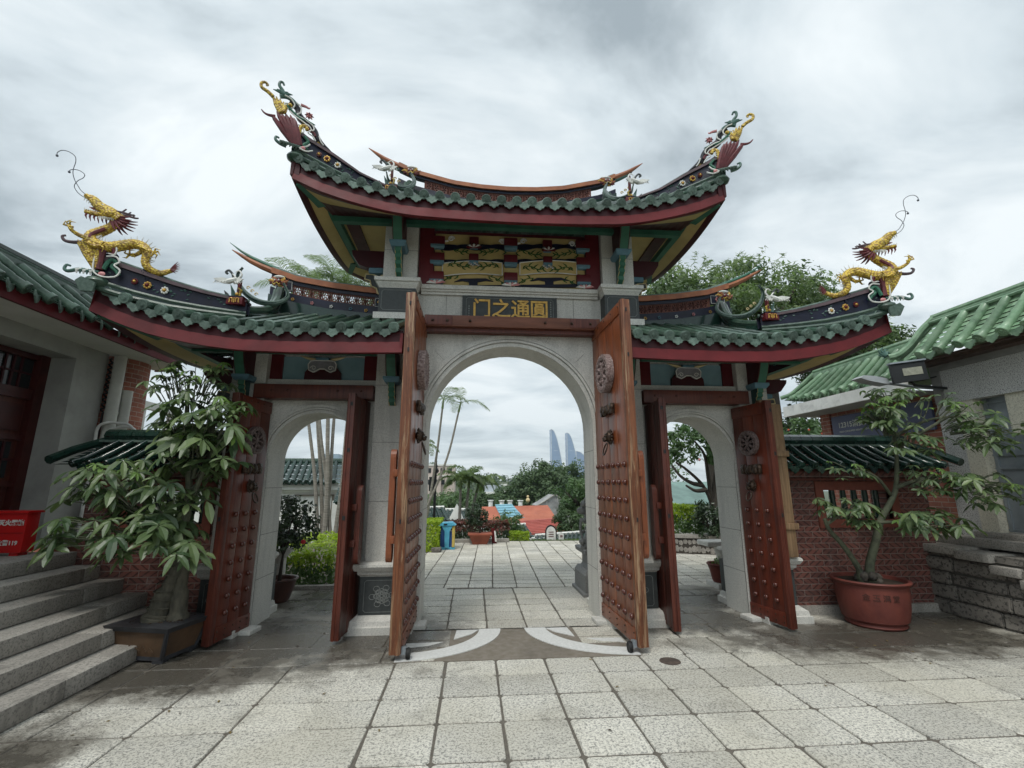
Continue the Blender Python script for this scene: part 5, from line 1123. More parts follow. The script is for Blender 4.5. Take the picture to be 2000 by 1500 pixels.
    q = MB(GR); q.rv = .4; q.bbox(-.05, .16, -.12, .12, -.01-0, .045, .012); ps = q.build('pivot_stone', lf)
leaf(1.06, 5.69, 1.10, 4.60, 3.50, 1, 6, 9, .30, .18, (.09, .98), True, WD, .055)
leaf(-1.06, 5.69, -1.07, 4.60, 3.50, -1, 6, 9, .30, .18, (.09, .98), True, WD, .055)
leaf(2.84, 5.66, 2.93, 5.08, 2.50, 1, 3, 7, .29, .158, (.12, .44), False, WDS)
leaf(-2.84, 5.66, -2.93, 5.06, 2.50, -1, 3, 7, .29, .158, (.12, .44), False, WDS)
leaf(1.77, 5.66, 1.75, 5.12, 2.52, -1, 3, 7, .29, .158, (.12, .44), False, WDD)
leaf(-1.77, 5.66, -1.83, 5.12, 2.52, 1, 3, 7, .29, .158, (.12, .44), False, WDD)

# ================================================================ WING WALLS
def generic_roof(T, e0, e1, r0, r1, pitch, r, mats, par=None, fas=None, lift=None, drip=True, power=1.1, names=('roof_tiles', 'tile_discs', 'drip_tiles'), nv=8, dw=None, L=.2):
    """straight tiled slope between an eave line e0-e1 and a ridge line r0-r1"""
    e0, e1, r0, r1 = map(Vector, (e0, e1, r0, r1)); length = (e1-e0).length
    def fn(u, t):
        a = lerp(e0, e1, u); b_ = lerp(r0, r1, u); p = lerp(a, b_, t); p.z = lerp(a.z, b_.z, t**power)
        if lift: p.z += lift(u)*(1-t)
        return p
    n = int((length-.04)/pitch); us = [(.02+pitch*(i+.5))/length for i in range(n)]
    Tm, D, P = MB(mats[0]), MB(mats[1]), MB(mats[2])
    roof_rows(fn, us, Tm, D, P, r=r, L=L, n=11, drip=drip, dw=dw or pitch*.42)
    Tm.rv = .4; sheet(Tm, fn, 0, 1, max(2, n//2), nv)
    o = T.part(Tm, names[0], par, ang=55)
    T.part(D, names[1], o); T.part(P, names[2], o)
    return fn, o
def wing(s, label, wx0, wx1, xe, gx):
    """red brick garden wall with a barred window and a small double tiled roof; s=+1 right, -1 left"""
    W = TH('brick_wall', label, 'brick wall', (s*4.2, 5.9, 0)); yF, yB = 5.75, 6.05
    S = lambda a, b_: sorted((s*a, s*b_))
    q = MB(BRX)
    for (a, b_, z0, z1) in ((gx, wx0, .10, 1.62), (wx1, xe, .10, 1.62), (wx0, wx1, .10, 1.10), (wx0, wx1, 1.46, 1.62)): q.box(*S(a, b_), yF, yB, z0, z1)
    W.part(q, 'brickwork', smooth=False)
    q = MB(GRD); q.rv = .8; q.box(*S(gx, xe), yF-.05, yB+.05, -.02, .10); W.part(q, 'stone_footing', smooth=False)
    q = MB(mat('window_surround_tile', (.20, .06, .04), (.15, .045, .03), sc=8, rough=.7))
    for (a, b_, z0, z1) in ((wx0-.10, wx1+.10, 1.46, 1.57), (wx0-.10, wx1+.10, 1.0, 1.10), (wx0-.10, wx0, 1.10, 1.46), (wx1, wx1+.10, 1.10, 1.46)): q.box(*S(a, b_), yF-.022, yF+.05, z0, z1)
    fr = W.part(q, 'window_frame', smooth=False)
    q = MB(TILED)
    for k in range(6): x = lerp(wx0+.08, wx1-.08, k/5); q.tube([(s*x, 5.88, 1.10), (s*x, 5.88, 1.2), (s*x, 5.88, 1.21), (s*x, 5.88, 1.34), (s*x, 5.88, 1.35), (s*x, 5.88, 1.46)], [.036, .033, .04, .033, .04, .033], 10)
    W.part(q, 'glazed_bars', fr)
    q = MB(BRX); q.box(*S(gx, xe+.02), 5.62, 5.75, 1.62, 1.69); q.use(mat('brick_moulding', (.19, .06, .045), sc=9, rough=.75)); q.box(*S(gx, xe+.02), 5.66, 5.752, 1.585, 1.605); q.box(*S(gx, xe), 5.75, 6.05, 1.62, 1.9)
    W.part(q, 'cornice', smooth=False)
    e, e2, z = xe+.17, xe-.02, 1.76
    f1, o = generic_roof(W, (s*gx, 5.45, z), (s*e, 5.45, z), (s*gx, 5.84, 2.03), (s*e2, 5.84, 2.03), .172, .036, (TILED, TILED, TILED), L=.14)
    generic_roof(W, (s*gx, 6.45, z), (s*e, 6.45, z), (s*gx, 6.0, 2.03), (s*e2, 6.0, 2.03), .172, .036, (TILED, TILED, TILED), L=.14, names=('rear_tiles', 'rear_discs', 'rear_drips'))
    q = MB(TILED)
    for k in range(int((e2-gx)/.15)):
        q.rv = random.random(); a, b_ = gx+.15*k+.003, gx+.15*(k+1)-.003; O = [(5.83, 2.05), (5.80, 2.10), (5.82, 2.15), (5.87, 2.18), (5.97, 2.18), (6.02, 2.15), (6.04, 2.10), (6.0, 2.05)]
        q.prism([(s*a, y, z_) for y, z_ in O], (s*(b_-a), 0, 0))
    q.use(TILEP); q.box(*S(gx, e2+.03), 5.79, 6.05, 2.025, 2.05); W.part(q, 'ridge_capping', ang=30)
    q = MB(TILED); q.tube([(s*e2, 5.92, 2.06), (s*(e+.01), 5.68, 1.92), (s*(e+.03), 5.42, 1.80)], .05, 8); q.tube([(s*e2, 5.92, 2.06), (s*(e+.01), 6.2, 1.92), (s*(e+.03), 6.46, 1.80)], .05, 8); W.part(q, 'hip_roll', o)
    return W
wing(1, 'red brick garden wall right of the gate, behind the round red pot', 4.0, 4.92, 5.45, 3.26)
wing(-1, 'red brick garden wall left of the gate, beside the stone steps', 3.50, 4.3, 4.78, 3.26)

# ================================================================ LEFT: stone steps and the hall with the dark door
St = TH('stone_steps', 'flight of broad grey granite steps on the left under the fire box', 'steps', (-4, 3, 0))
xs_ = [-3.42, -3.65, -3.90, -4.16, -4.42, -4.68]
rn = random.Random(4)
for k, x in enumerate(xs_):
    q = MB(GRD); z1 = .14*(k+1); y1 = 5.62 if k else 4.96; y = -1.0; x1 = xs_[k+1]-.06 if k < 5 else -7.6
    while y < y1-.01:
        yy = min(y1, y+rn.uniform(1.5, 2.3)); q.rv = rn.random(); q.bbox(x1, x+.012, y+.002, yy-.002, z1-.135, z1, .012); q.rv = .2; q.box(x1, x-.01, y, yy, z1-.15-(0 if k else .0), z1-.13); y = yy
    St.part(q, 'step', ang=35)
q = MB(GRD); q.box(-7.5, -3.96, -1, 5.6, -.02, .40); St.part(q, 'step_core', smooth=False)

LH = TH('side_hall', 'grey plastered hall on the left with dark wooden door and green tiled eaves', 'building', (-5.6, 3, 0))
q = MB(PLASTER); q.box(-6.1, -5.6, 6.26, 6.78, .84, 3.34); q.box(-6.1, -5.6, -2, 6.26, 3.14, 3.34); q.box(-6.1, -5.6, -2, 1.9, .84, 3.14); q.box(-6.5, -6.1, 6.3, 6.6, .84, 3.3); q.box(-6.2, -5.57, 6.1, 6.80, .80, .88)
LH.part(q, 'wall', smooth=False)
q = MB(mat('white_soffit', (.62, .62, .58), (.55, .55, .51), sc=2, rough=.85, dirt=.2)); q.box(-5.62, -5.02, -2, 7.1, 3.335, 3.36)
n = 14; q.prism([(-5.62+0*k, 7.1, 3.335) for k in range(1)]+[(-5.62+.60*math.sin(math.pi/2*(1-k/n)), 7.1+.62*math.sin(math.pi/2*k/n), 3.335) for k in range(n+1)], (0, 0, .025)); LH.part(q, 'soffit', smooth=False)
q = MB(REDP); q.box(-5.03, -4.99, -2, 7.1, 3.31, 3.455); P = [(-5.60+.61*math.cos(math.pi/2*k/n), 7.1+.63*math.sin(math.pi/2*k/n)) for k in range(n+1)]
for a, b_ in zip(P, P[1:]): q.poly([(a[0], a[1], 3.31), (b_[0], b_[1], 3.31), (b_[0], b_[1], 3.42), (a[0], a[1], 3.42)])
LH.part(q, 'fascia', smooth=False)
fn, o = generic_roof(LH, (-4.95, -2, 3.46), (-4.95, 7.0, 3.46), (-5.36, -2, 3.84), (-5.36, 6.7, 3.84), .285, .052, (TILE, TILE, TILEP), L=.16, dw=.09)
q = MB(TILE); q.bbox(-5.50, -5.34, -2, 6.8, 3.80, 3.90, .01); q.use(TILEP); q.tube([(-5.42, -2, 3.93), (-5.42, 6.85, 3.93)], .05, 8); q.use(TILED); q.box(-5.46, -5.37, -2, 6.8, 3.95, 3.99); LH.part(q, 'ridge', o)
q = MB(TILE); q.poly([(-5.36, -2, 3.84), (-5.36, 6.7, 3.84), (-6.2, 6.7, 3.5), (-6.2, -2, 3.5)]); LH.part(q, 'rear_slope', o, smooth=False)
# door set deep in its stone surround
q = MB(WDD); X = -5.98
q.box(X-.06, X, -2, 6.26, .84, 3.14); d = LH.part(q, 'door', smooth=False)
q = MB(mat('door_dark_paint', (.07, .013, .01), (.045, .009, .008), sc=5, rough=.4))
for y in (6.20, 5.52, 4.55, 3.6): q.box(X, X+.08, y-.06, y+.06, .84, 3.14)
for z in (2.60, 2.66, 3.10, 2.1, 1.55, .9): q.box(X, X+.05, -2, 6.26, z-.035, z+.03)
for y0, y1 in ((5.58, 6.14), (4.62, 5.46), (3.68, 4.5)):
    q.box(X+.0, X+.03, y0+.05, y1-.05, 2.18, 2.50); q.box(X+.0, X+.03, y0+.05, y1-.05, .98, 1.5)
LH.part(q, 'door_frame', d, smooth=False)
q = MB(GLASSD)
for y0, y1 in ((5.60, 6.12), (4.64, 5.44), (3.70, 4.48)): q.box(X+.004, X+.012, y0+.06, y1-.06, 1.62, 2.04); q.box(X+.004, X+.012, y0, y1, 2.70, 3.06)
LH.part(q, 'door_pane', d, smooth=False)
q = MB(MARD)
for y0, y1 in ((5.60, 6.12), (4.64, 5.44), (3.70, 4.48)):
    for k in range(1, 4): yy = lerp(y0+.06, y1-.06, k/4); q.box(X+.012, X+.03, yy-.012, yy+.012, 1.62, 2.04); q.box(X+.012, X+.03, yy-.012, yy+.012, 2.70, 3.06)
    q.box(X+.012, X+.03, y0, y1, 1.82, 1.845); q.box(X+.012, X+.03, y0, y1, 2.87, 2.89)
LH.part(q, 'glazing_bars', d, smooth=False)
q = MB(CREAM)        # pale fretwork motif behind the upper glass
for c in (4.9, 5.2):
    for zc in (2.78, 2.98):
        for k in range(8): a = k*math.pi/4; q.tube([(X+.034, c+.035*math.cos(a), zc+.03*math.sin(a)), (X+.034, c+.075*math.cos(a+.3), zc+.06*math.sin(a+.3))], .011, 4)
LH.part(q, 'fretwork', d)
# brick round tower end and rear bay
q = MB(BRR); q.lathe([(.42, 0), (.42, 3.34)], (-5.82, 7.22, 0), 32); LH.part(q, 'round_tower', ang=60)
q = MB(BRR); q.box(-7.2, -6.05, 7.9, 8.1, 0, 2.95); rb = LH.part(q, 'rear_bay', smooth=False)
q = MB(WPLAST); q.box(-6.02, -5.94, 8.1, 8.2, 1.5, 2.85); q.box(-6.0, -5.90, 8.0, 8.95, 2.78, 2.9); q.box(-5.98, -5.90, 8.8, 8.88, 1.4, 2.85); LH.part(q, 'rear_window_frame', rb, smooth=False)
# pipes and cables
q = MB(PIPE); q.tube([(-5.50, 6.86, .8), (-5.50, 6.86, 3.33)], .075, 16); q.tube([(-5.45, 7.02, .8), (-5.45, 7.02, 2.86)], .07, 16); q.tube([(-5.50, 6.86, 2.5), (-5.50, 6.86, 2.53)], .08, 16)
LH.part(q, 'downpipe')
q = MB(WHITE); q.tube(cur([(-5.52, 6.70, .85), (-5.52, 6.70, 2.0), (-5.52, 6.70, 2.28), (-5.46, 6.74, 2.36), (-5.38, 6.80, 2.37), (-5.22, 6.85, 2.34), (-5.1, 6.9, 2.15), (-5.02, 6.95, 1.98), (-5.0, 6.98, 1.9)], 5), .019, 7)
q.tube(cur([(-5.46, 6.80, .85), (-5.46, 6.80, 1.9), (-5.46, 6.80, 2.22), (-5.40, 6.84, 2.3), (-5.25, 6.9, 2.32), (-5.15, 6.9, 2.25), (-5.05, 6.95, 2.05), (-5.0, 6.99, 1.9)], 5), .019, 7); q.ball((-5.0, 6.99, 1.9), .03)
LH.part(q, 'white_conduit')
q = MB(BLACK); q.tube([(-5.56+.012*math.cos(k*1.6), 6.78+.03*math.sin(k*1.6), 2.5+.018*k) for k in range(44)], .012, 6); q.tube([(-5.56, 6.79, .85), (-5.56, 6.79, 2.5)], .012, 6); LH.part(q, 'black_cable')

FB = TH('fire_extinguisher_box', 'red metal fire extinguisher box with white lettering on the top step', 'fire box', (-5.05, 5.3, .84))
q = MB(REDBOX); q.bbox(-5.56, -4.97, 5.30, 5.45, .87, 1.26, .01); q.box(-5.52, -5.44, 5.32, 5.43, .84, .88); q.box(-5.09, -5.01, 5.32, 5.43, .84, .88); fb = FB.part(q, 'body')
q = MB(REDBOX); q.bbox(-5.58, -4.95, 5.28, 5.47, 1.255, 1.28, .006); FB.part(q, 'lid'); q = MB(mat('red_seam', (.18, .006, .006))); q.box(-5.55, -4.98, 5.296, 5.301, 1.06, 1.066); FB.part(q, 'front_seam', fb, smooth=False)
txt('灭火器箱', .060, FRONT(-5.105, 5.294, 1.16), WHITE, fb, 'white_lettering', .002, .002); txt('火警119', .056, FRONT(-5.11, 5.294, .965), WHITE, fb, 'white_lettering', .002, .001)

# ================================================================ RIGHT: rough stone terrace, hall with a metal door, rear wing
TR = TH('stone_terrace', 'rough dark stone block terrace with projecting granite treads on the right', 'terrace wall', (5.6, 4, 0))
q = MB(GRROUGH); rn = random.Random(9); z = 0; rows_ = [.0, .17, .34, .50, .66, .76]
for za, zb_ in zip(rows_, rows_[1:]):
    y = 6.0
    while y > 1.0:
        w_ = rn.uniform(.28, .62); x0 = 5.30+rn.uniform(-.018, .018); q.rv = rn.random()
        bm = bmesh.new(); bmesh.ops.create_cube(bm, size=1)
        for v in bm.verts: v.co = Vector((5.6+v.co.x*(2*(5.6-x0)), y-w_/2+v.co.y*(w_-.012), (za+zb_)/2+v.co.z*(zb_-za-.012)))
        bmesh.ops.bevel(bm, geom=bm.edges[:], offset=.018, segments=2, affect='EDGES'); bmesh.ops.subdivide_edges(bm, edges=[e for e in bm.edges if e.calc_length() > .1], cuts=3, use_grid_fill=True)
        for v in bm.verts:
            if v.co.x < 5.36: v.co += Vector((noise.noise(v.co*6)*.03, noise.noise(v.co*5+Vector((3, 0, 0)))*.008, noise.noise(v.co*5)*.012))
        q.addbm(bm); bm.free(); y -= w_
TR.part(q, 'rough_blocks', ang=50)
q = MB(mat('terrace_mortar', (.09, .085, .075), sc=20)); q.box(5.33, 7.2, -1, 5.98, -.02, .74); TR.part(q, 'core', smooth=False)
q = MB(GRD)
for (y0, y1, z1, x0) in ((5.35, 5.97, .80, 5.26), (4.98, 5.36, .77, 5.24), (4.72, 5.0, .66, 5.25), (4.42, 4.74, .55, 5.27), (3.0, 4.44, .50, 5.29)):
    q.rv = rn.random(); q.bbox(x0, 5.95, y0, y1, z1-.095, z1, .016)
q.bbox(5.55, 6.3, 3.2, 5.9, .80, .90, .015); q.bbox(5.72, 6.3, 3.2, 5.5, .89, .97, .012)
TR.part(q, 'granite_treads', ang=40)
RH = TH('stone_hall', 'stone and pebble-dash hall on the right with grey metal door and green roof', 'building', (5.8, 4, .9))
PEB = granite('grey_pebbledash', (.46, .455, .44), (.09, .09, .095), spk=80, amt=.9, streak=.35, rough=.95); TAN = granite('tan_pebbledash', (.54, .51, .42), (.2, .18, .14), spk=60, amt=.5, streak=.15, rough=.95)
q = MB(PEB); q.rv = .6; q.box(5.80, 6.3, -2, 5.70, 2.58, 3.08); q.box(5.785, 5.80, -2, 5.70, 2.58, 2.60)
RH.part(q, 'lintel_wall', smooth=False)
q = MB(mat('cement_band', (.24, .235, .225), sc=5, rough=.9)); q.box(5.78, 6.3, -2, 5.72, 3.02, 3.10); q.box(5.78, 5.80, 5.60, 5.715, 2.58, 3.03); q.use(mat('rust_stained_ledge', (.10, .06, .045), (.05, .035, .03), sc=6)); q.box(5.62, 6.2, -2, 5.72, 3.10, 3.14); q.box(5.54, 6.2, -2, 5.74, 3.14, 3.165); RH.part(q, 'cornice', smooth=False)
q = MB(TAN); q.rv = .5; q.box(5.80, 6.0, 5.26, 5.46, .95, 2.6); q.box(5.82, 6.0, 4.0, 4.92, 2.1, 2.6); q.box(5.795, 6.0, -2, 4.28, .85, 2.6)
q.use(PEB); q.box(5.80, 6.3, 5.46, 5.72, .80, 2.58); RH.part(q, 'door_pier', smooth=False)
q = MB(METAL); q.box(5.93, 5.97, 4.28, 5.26, .98, 2.58); d = RH.part(q, 'metal_door', smooth=False); q = MB(METAL)
for z in (1.0, 1.72, 1.88, 2.52): q.box(5.91, 5.932, 4.28, 5.26, z-.012, z+.012)
for y in (5.23, 4.80, 4.74): q.box(5.912, 5.932, y-.02, y+.02, .98, 2.58)
q.tube([(5.90, 4.9, 1.88), (5.90, 4.62, 1.88)], .014, 8); q.use(IRON); q.box(5.925, 5.935, 4.765, 4.775, .98, 2.58); RH.part(q, 'door_rails', d, smooth=False)
fn, o = generic_roof(RH, (5.40, -2, 3.20), (5.40, 5.62, 3.20), (5.80, -2, 3.68), (5.80, 5.55, 3.68), .243, .050, (TILEL, TILEL, TILEL), L=.13, dw=.085)
q = MB(TILEL); q.poly([(5.80, -2, 3.68), (5.80, 5.55, 3.68), (6.6, 5.55, 3.2), (6.6, -2, 3.2)]); RH.part(q, 'rear_slope', o, smooth=False)
q = MB(TILEL); q.bbox(5.80, 5.92, -2, 5.58, 3.66, 3.76, .01); q.tube([(5.86, -2, 3.785), (5.86, 5.6, 3.785)], .045, 8); q.tube([(5.78, -2, 3.70), (5.78, 5.58, 3.70)], .022, 6)
q.tube(cur([(5.86, 5.58, 3.78), (5.72, 5.66, 3.62), (5.58, 5.72, 3.43), (5.44, 5.78, 3.30), (5.34, 5.84, 3.27)], 4), .045, 8); q.tube(cur([(5.84, 5.62, 3.68), (5.72, 5.70, 3.54), (5.58, 5.76, 3.36), (5.44, 5.82, 3.24)], 4), .04, 8); RH.part(q, 'ridge', o)
q = MB(DGRN)
for k in range(7): a = k*.9; q.tube(cur([(5.32, 5.86, 3.30), (5.32-.06*math.cos(a), 5.88, 3.34+.05*math.sin(a)), (5.32-.10*math.cos(a+.6), 5.88, 3.34+.09*math.sin(a+.6))], 3), taper(7, .022, .006), 6)
RH.part(q, 'verge_ornament', o)
q = MB(BLACK); q.tube(cur([(5.74, 5.60, 2.95), (5.5, 5.66, 2.90), (5.3, 5.72, 2.98), (5.2, 5.75, 2.93)], 4), .010, 5); RH.part(q, 'hanging_cable')
AN = TH('rear_wing', 'low rear wing with stained white fascia and green roof above the right brick wall', 'building', (5.9, 7, 0))
fn, o = generic_roof(AN, (5.5, 5.8, 3.04), (5.5, 8.35, 3.02), (5.92, 5.8, 3.50), (5.92, 8.0, 3.50), .20, .045, (TILEL, TILEL, TILEL), L=.13, dw=.075, lift=lambda u: .10*u**4)
q = MB(TILEL); q.bbox(5.90, 6.0, 5.8, 8.05, 3.48, 3.57, .01); q.tube([(5.95, 5.8, 3.60), (5.95, 8.05, 3.60)], .04, 8); q.tube(cur([(5.95, 8.05, 3.58), (5.8, 8.18, 3.4), (5.62, 8.3, 3.22), (5.48, 8.42, 3.16)], 4), .04, 8); AN.part(q, 'ridge', o)
q = MB(TILEL); q.poly([(5.92, 5.8, 3.50), (5.92, 8.0, 3.50), (6.7, 8.3, 3.05), (6.7, 5.8, 3.05)]); q.poly([(5.5, 8.35, 3.1), (6.7, 8.35, 3.05), (5.92, 8.0, 3.50)]); AN.part(q, 'rear_slope', o, smooth=False)
q = MB(WDIRTY); q.box(5.46, 5.52, 5.8, 8.36, 2.78, 2.97); q.box(5.52, 6.6, 8.30, 8.36, 2.78, 2.97); AN.part(q, 'white_fascia', smooth=False)
q = MB(PLASTER); q.box(5.50, 6.3, 5.8, 8.34, 2.775, 2.80); AN.part(q, 'soffit', smooth=False)
q = MB(BRR); q.box(6.0, 6.5, 5.9, 8.0, 0, 2.78); q.box(5.97, 6.3, 7.86, 8.08, 0, 2.78); AN.part(q, 'wall', smooth=False)
SG = TH('signboard', 'slate blue notice board with white numbers 12315 on the brick wing wall', 'sign', (5.97, 7, 2.5))
q = MB(mat('slate_blue_board', (.10, .115, .20), (.09, .10, .17), sc=2, rough=.5, dirt=.1)); q.box(5.955, 5.99, 5.95, 7.80, 2.28, 2.70); b_ = SG.part(q, 'board', smooth=False)
SIDE = lambda x, y, z: Matrix.Translation((x, y, z)) @ Matrix.Rotation(R(-90), 4, 'Z') @ Matrix.Rotation(R(90), 4, 'X')
txt('12315消费维权服务站', .125, SIDE(5.95, 7.66, 2.53), WHITE, b_, 'white_lettering', .002, .002, 1.0, 'LEFT'); txt('12315 CONSUMER RIGHTS AND INTERESTS SERVICE STATION', .042, SIDE(5.95, 7.65, 2.42), WHITE, b_, 'white_lettering', .002, 0, 1.0, 'LEFT')
FL = TH('floodlight', 'square black floodlight on a bracket at the corner of the right hall', 'floodlight', (5.3, 5.45, 3.1))
d0, d1 = Vector((4.93, 5.42, 0)), Vector((5.33, 5.30, 0))
def fl(mb, u0, u1, z0, z1, y0, y1, tilt=-.12):
    ax = (d1-d0).normalized(); nn = Vector((ax.y, -ax.x, 0)); c = []
    for (u, z, y) in ((u0, z0, y0), (u1, z0, y0), (u1, z0, y1), (u0, z0, y1), (u0, z1, y0), (u1, z1, y0), (u1, z1, y1), (u0, z1, y1)): p = d0+ax*u+nn*(y+tilt*(z-2.95))+Vector((0, 0, z+.10*u)); c.append(tuple(p))
    b0 = len(mb.v); mb.v += c
    for q_ in ((0, 3, 2, 1), (4, 5, 6, 7), (0, 1, 5, 4), (1, 2, 6, 5), (2, 3, 7, 6), (3, 0, 4, 7)): mb.face([b0+i for i in q_])
q = MB(IRON); fl(q, 0, .39, 2.80, 3.06, -.05, .0); fl(q, .06, .33, 2.84, 3.02, -.10, -.05); fh = FL.part(q, 'housing', smooth=False)
q = MB(mat('lamp_reflector', (.30, .30, .24), sc=20, rough=.3)); fl(q, .12, .34, 2.88, 2.98, 0, .006); FL.part(q, 'lens', fh, smooth=False); q = MB(METAL); fl(q, -.01, .40, 3.055, 3.075, -.06, .02); FL.part(q, 'top_plate', fh, smooth=False)
q = MB(IRON); q.tube([(5.15, 5.42, 2.86), (5.3, 5.5, 2.80), (5.8, 5.55, 2.78)], .018, 8); FL.part(q, 'bracket')
LN = TH('lamp_head', 'pale grey flat lamp head pointing left under the floodlight', 'lamp', (4.9, 5.6, 2.85))
q = MB(mat('pale_grey_plastic', (.50, .53, .56), sc=3, rough=.4)); P = [(4.60, 5.55, 2.90), (4.66, 5.55, 2.935), (4.80, 5.55, 2.93), (4.98, 5.55, 2.90), (5.0, 5.55, 2.82), (4.86, 5.55, 2.84), (4.72, 5.55, 2.865)]
q.prism(P, (0, .16, 0)); LN.part(q, 'shell', smooth=False); q = MB(METAL); q.tube([(4.98, 5.63, 2.86), (5.12, 5.62, 2.84), (5.4, 5.6, 2.80), (5.8, 5.6, 2.78)], .02, 8); LN.part(q, 'arm')
PK = TH('timber_props', 'two weathered brown timber posts standing on the right pier plinth', 'timber', (3.2, 5.4, .7))
q = MB(WOLD); q.bbox(3.06, 3.16, 5.40, 5.47, .71, 2.56, .008); PK.part(q, 'narrow_post'); q = MB(WOLD); q.bbox(3.17, 3.31, 5.36, 5.45, .71, 2.50, .01); PK.part(q, 'wide_post')
q = MB(WOLD); q.bbox(3.04, 3.34, 5.335, 5.36, 1.02, 1.09, .005); q.bbox(3.04, 3.33, 5.335, 5.36, 1.86, 1.93, .005); PK.part(q, 'cross_batten')

# ================================================================ POTTED PLANTS
def palmate(mb, c, r, n, up_, rnd, droop=.35, my=0.0, wid=.20):
    """one hand-shaped leaf: n leaflets round a point, folded on the midrib"""
    w_ = up_.normalized(); a0 = w_.orthogonal().normalized(); b0 = w_.cross(a0); ph = rnd.random()*6.28
    for k in range(n):
        a = ph+2*math.pi*k/n*.92; d = a0*math.cos(a)+b0*math.sin(a); L = r*rnd.uniform(.6, 1.15); s_ = d.cross(w_); mb.rv = min(1, max(0, rnd.gauss(.42, .28)))
        pts = []; W = L*wid
        for t, ww in ((.06, .12), (.35, .8), (.68, 1.0), (.9, .5), (1.0, 0)):
            m = c+d*(L*t)+w_*(-.02*r)-Vector((0, 0, 1))*(droop*L*t*t); up2 = w_*W*ww*.28; pts.append((m, m+s_*W*ww+up2, m-s_*W*ww+up2))
        b = len(mb.v)
        for m, l, r_ in pts: mb.v += [tuple(m), tuple(l), tuple(r_)]
        for i in range(4):
            q_ = b+i*3; mb.face((q_, q_+3, q_+4, q_+1)); mb.face((q_, q_+2, q_+5, q_+3))
def pachira(T, zones, stems, leafr, seed, mats=(LPACH, LPACHY)):
    rnd = random.Random(seed); F = MB(*mats); B = MB(BARKG)
    for (x0, x1, y0, y1, z0, z1, n, rr, young, src) in zones:
        for k in range(n):
            c = Vector((rnd.uniform(x0, x1), rnd.uniform(y0, y1), rnd.uniform(z0, z1))); ce = Vector(((x0+x1)/2, (y0+y1)/2, z0-.1)); o_ = (c-ce); up_ = Vector((o_.x*.9, o_.y*.9-.25, .75+abs(o_.z)*.3))+Vector((rnd.gauss(0, .25), rnd.gauss(0, .25), 0))
            F.use(mats[1] if rnd.random() < young and c.z > lerp(z0, z1, .45) else mats[0]); R_ = leafr*rr*rnd.uniform(.6, 1.15)*(.65 if F.c else 1)
            palmate(F, c, R_, rnd.choice((5, 6, 7)), up_, rnd, rnd.uniform(.25, .7))
            s_ = Vector(src); m = lerp(s_, c, .6)+Vector((0, 0, -.02)); B.tube([m+Vector((rnd.gauss(0, .02), 0, 0)), lerp(m, c, .6)+Vector((0, 0, .015)), c], [.006, .004, .003], 5)
        B.tube(cur([src, lerp(Vector(src), Vector(((x0+x1)/2, (y0+y1)/2, lerp(z0, z1, .4))), .55)+Vector((0, 0, .03)), ((x0+x1)/2, (y0+y1)/2, lerp(z0, z1, .5))], 4), taper(9, .02, .008), 7)
    T.part(F, 'foliage', fix=False, smooth=False); T.part(B, 'branches')
PT = TH('potted_money_tree', 'money tree with thick grey trunk in a low rectangular ochre planter by the steps', 'potted tree', (-3.2, 4.95, 0))
a = R(-14); ca, sa = math.cos(a), math.sin(a); C0 = Vector((-3.35, 4.98, 0))
def rq(mb, hx, hy, z0, Hx, Hy, z1):
    b = len(mb.v)
    for (X_, Y_, Z_) in ((hx, hy, z0), (Hx, Hy, z1)):
        for sx_, sy_ in ((-1, -1), (1, -1), (1, 1), (-1, 1)): x, y = sx_*X_, sy_*Y_; mb.v.append((C0.x+x*ca-y*sa, C0.y+x*sa+y*ca, Z_))
    for q_ in ((0, 3, 2, 1), (4, 5, 6, 7), (0, 1, 5, 4), (1, 2, 6, 5), (2, 3, 7, 6), (3, 0, 4, 7)): mb.face([b+i for i in q_])
q = MB(mat('ochre_glazed_planter', (.12, .072, .042), (.075, .048, .03), sc=6, rough=.5, dirt=.5)); rq(q, .24, .18, .035, .30, .225, .27); pt = PT.part(q, 'planter', smooth=False)
q = MB(mat('dark_blue_rim', (.04, .042, .048), (.03, .03, .032), sc=8, rough=.45)); rq(q, .32, .245, .262, .335, .26, .305); rq(q, .25, .19, .02, .245, .185, .05)
for sx_, sy_ in ((-1, -1), (1, -1), (1, 1), (-1, 1)):
    x, y = sx_*.20, sy_*.15; X_, Y_ = C0.x+x*ca-y*sa, C0.y+x*sa+y*ca; q.box(X_-.045, X_+.045, Y_-.045, Y_+.045, 0, .03)
    for z0_, z1_ in ((.04, .27),):
        xa, ya = sx_*.238, sy_*.178; xb, yb_ = sx_*.302, sy_*.227; q.tube([(C0.x+xa*ca-ya*sa, C0.y+xa*sa+ya*ca, z0_), (C0.x+xb*ca-yb_*sa, C0.y+xb*sa+yb_*ca, z1_)], .02, 6)
PT.part(q, 'planter_rim', pt, smooth=False)
q = MB(SOIL); rq(q, .295, .22, .25, .30, .225, .296)
for k in range(60): q.ball((C0.x+random.uniform(-.24, .24), C0.y+random.uniform(-.16, .16), .30), random.uniform(.006, .018), 5, 3)
PT.part(q, 'soil')
q = MB(mat('landscape_glaze', (.10, .065, .04), sc=20))
for k in range(5):
    u = -.14+.07*k; y = -.212; X_, Y_ = C0.x+u*ca-y*sa, C0.y+u*sa+y*ca; q.tube([(X_-.03, Y_-.006, .10), (X_, Y_-.012, .13+.02*(k % 2)), (X_+.03, Y_-.006, .10)], [.004, .006, .004], 4)
PT.part(q, 'painted_scene', pt)
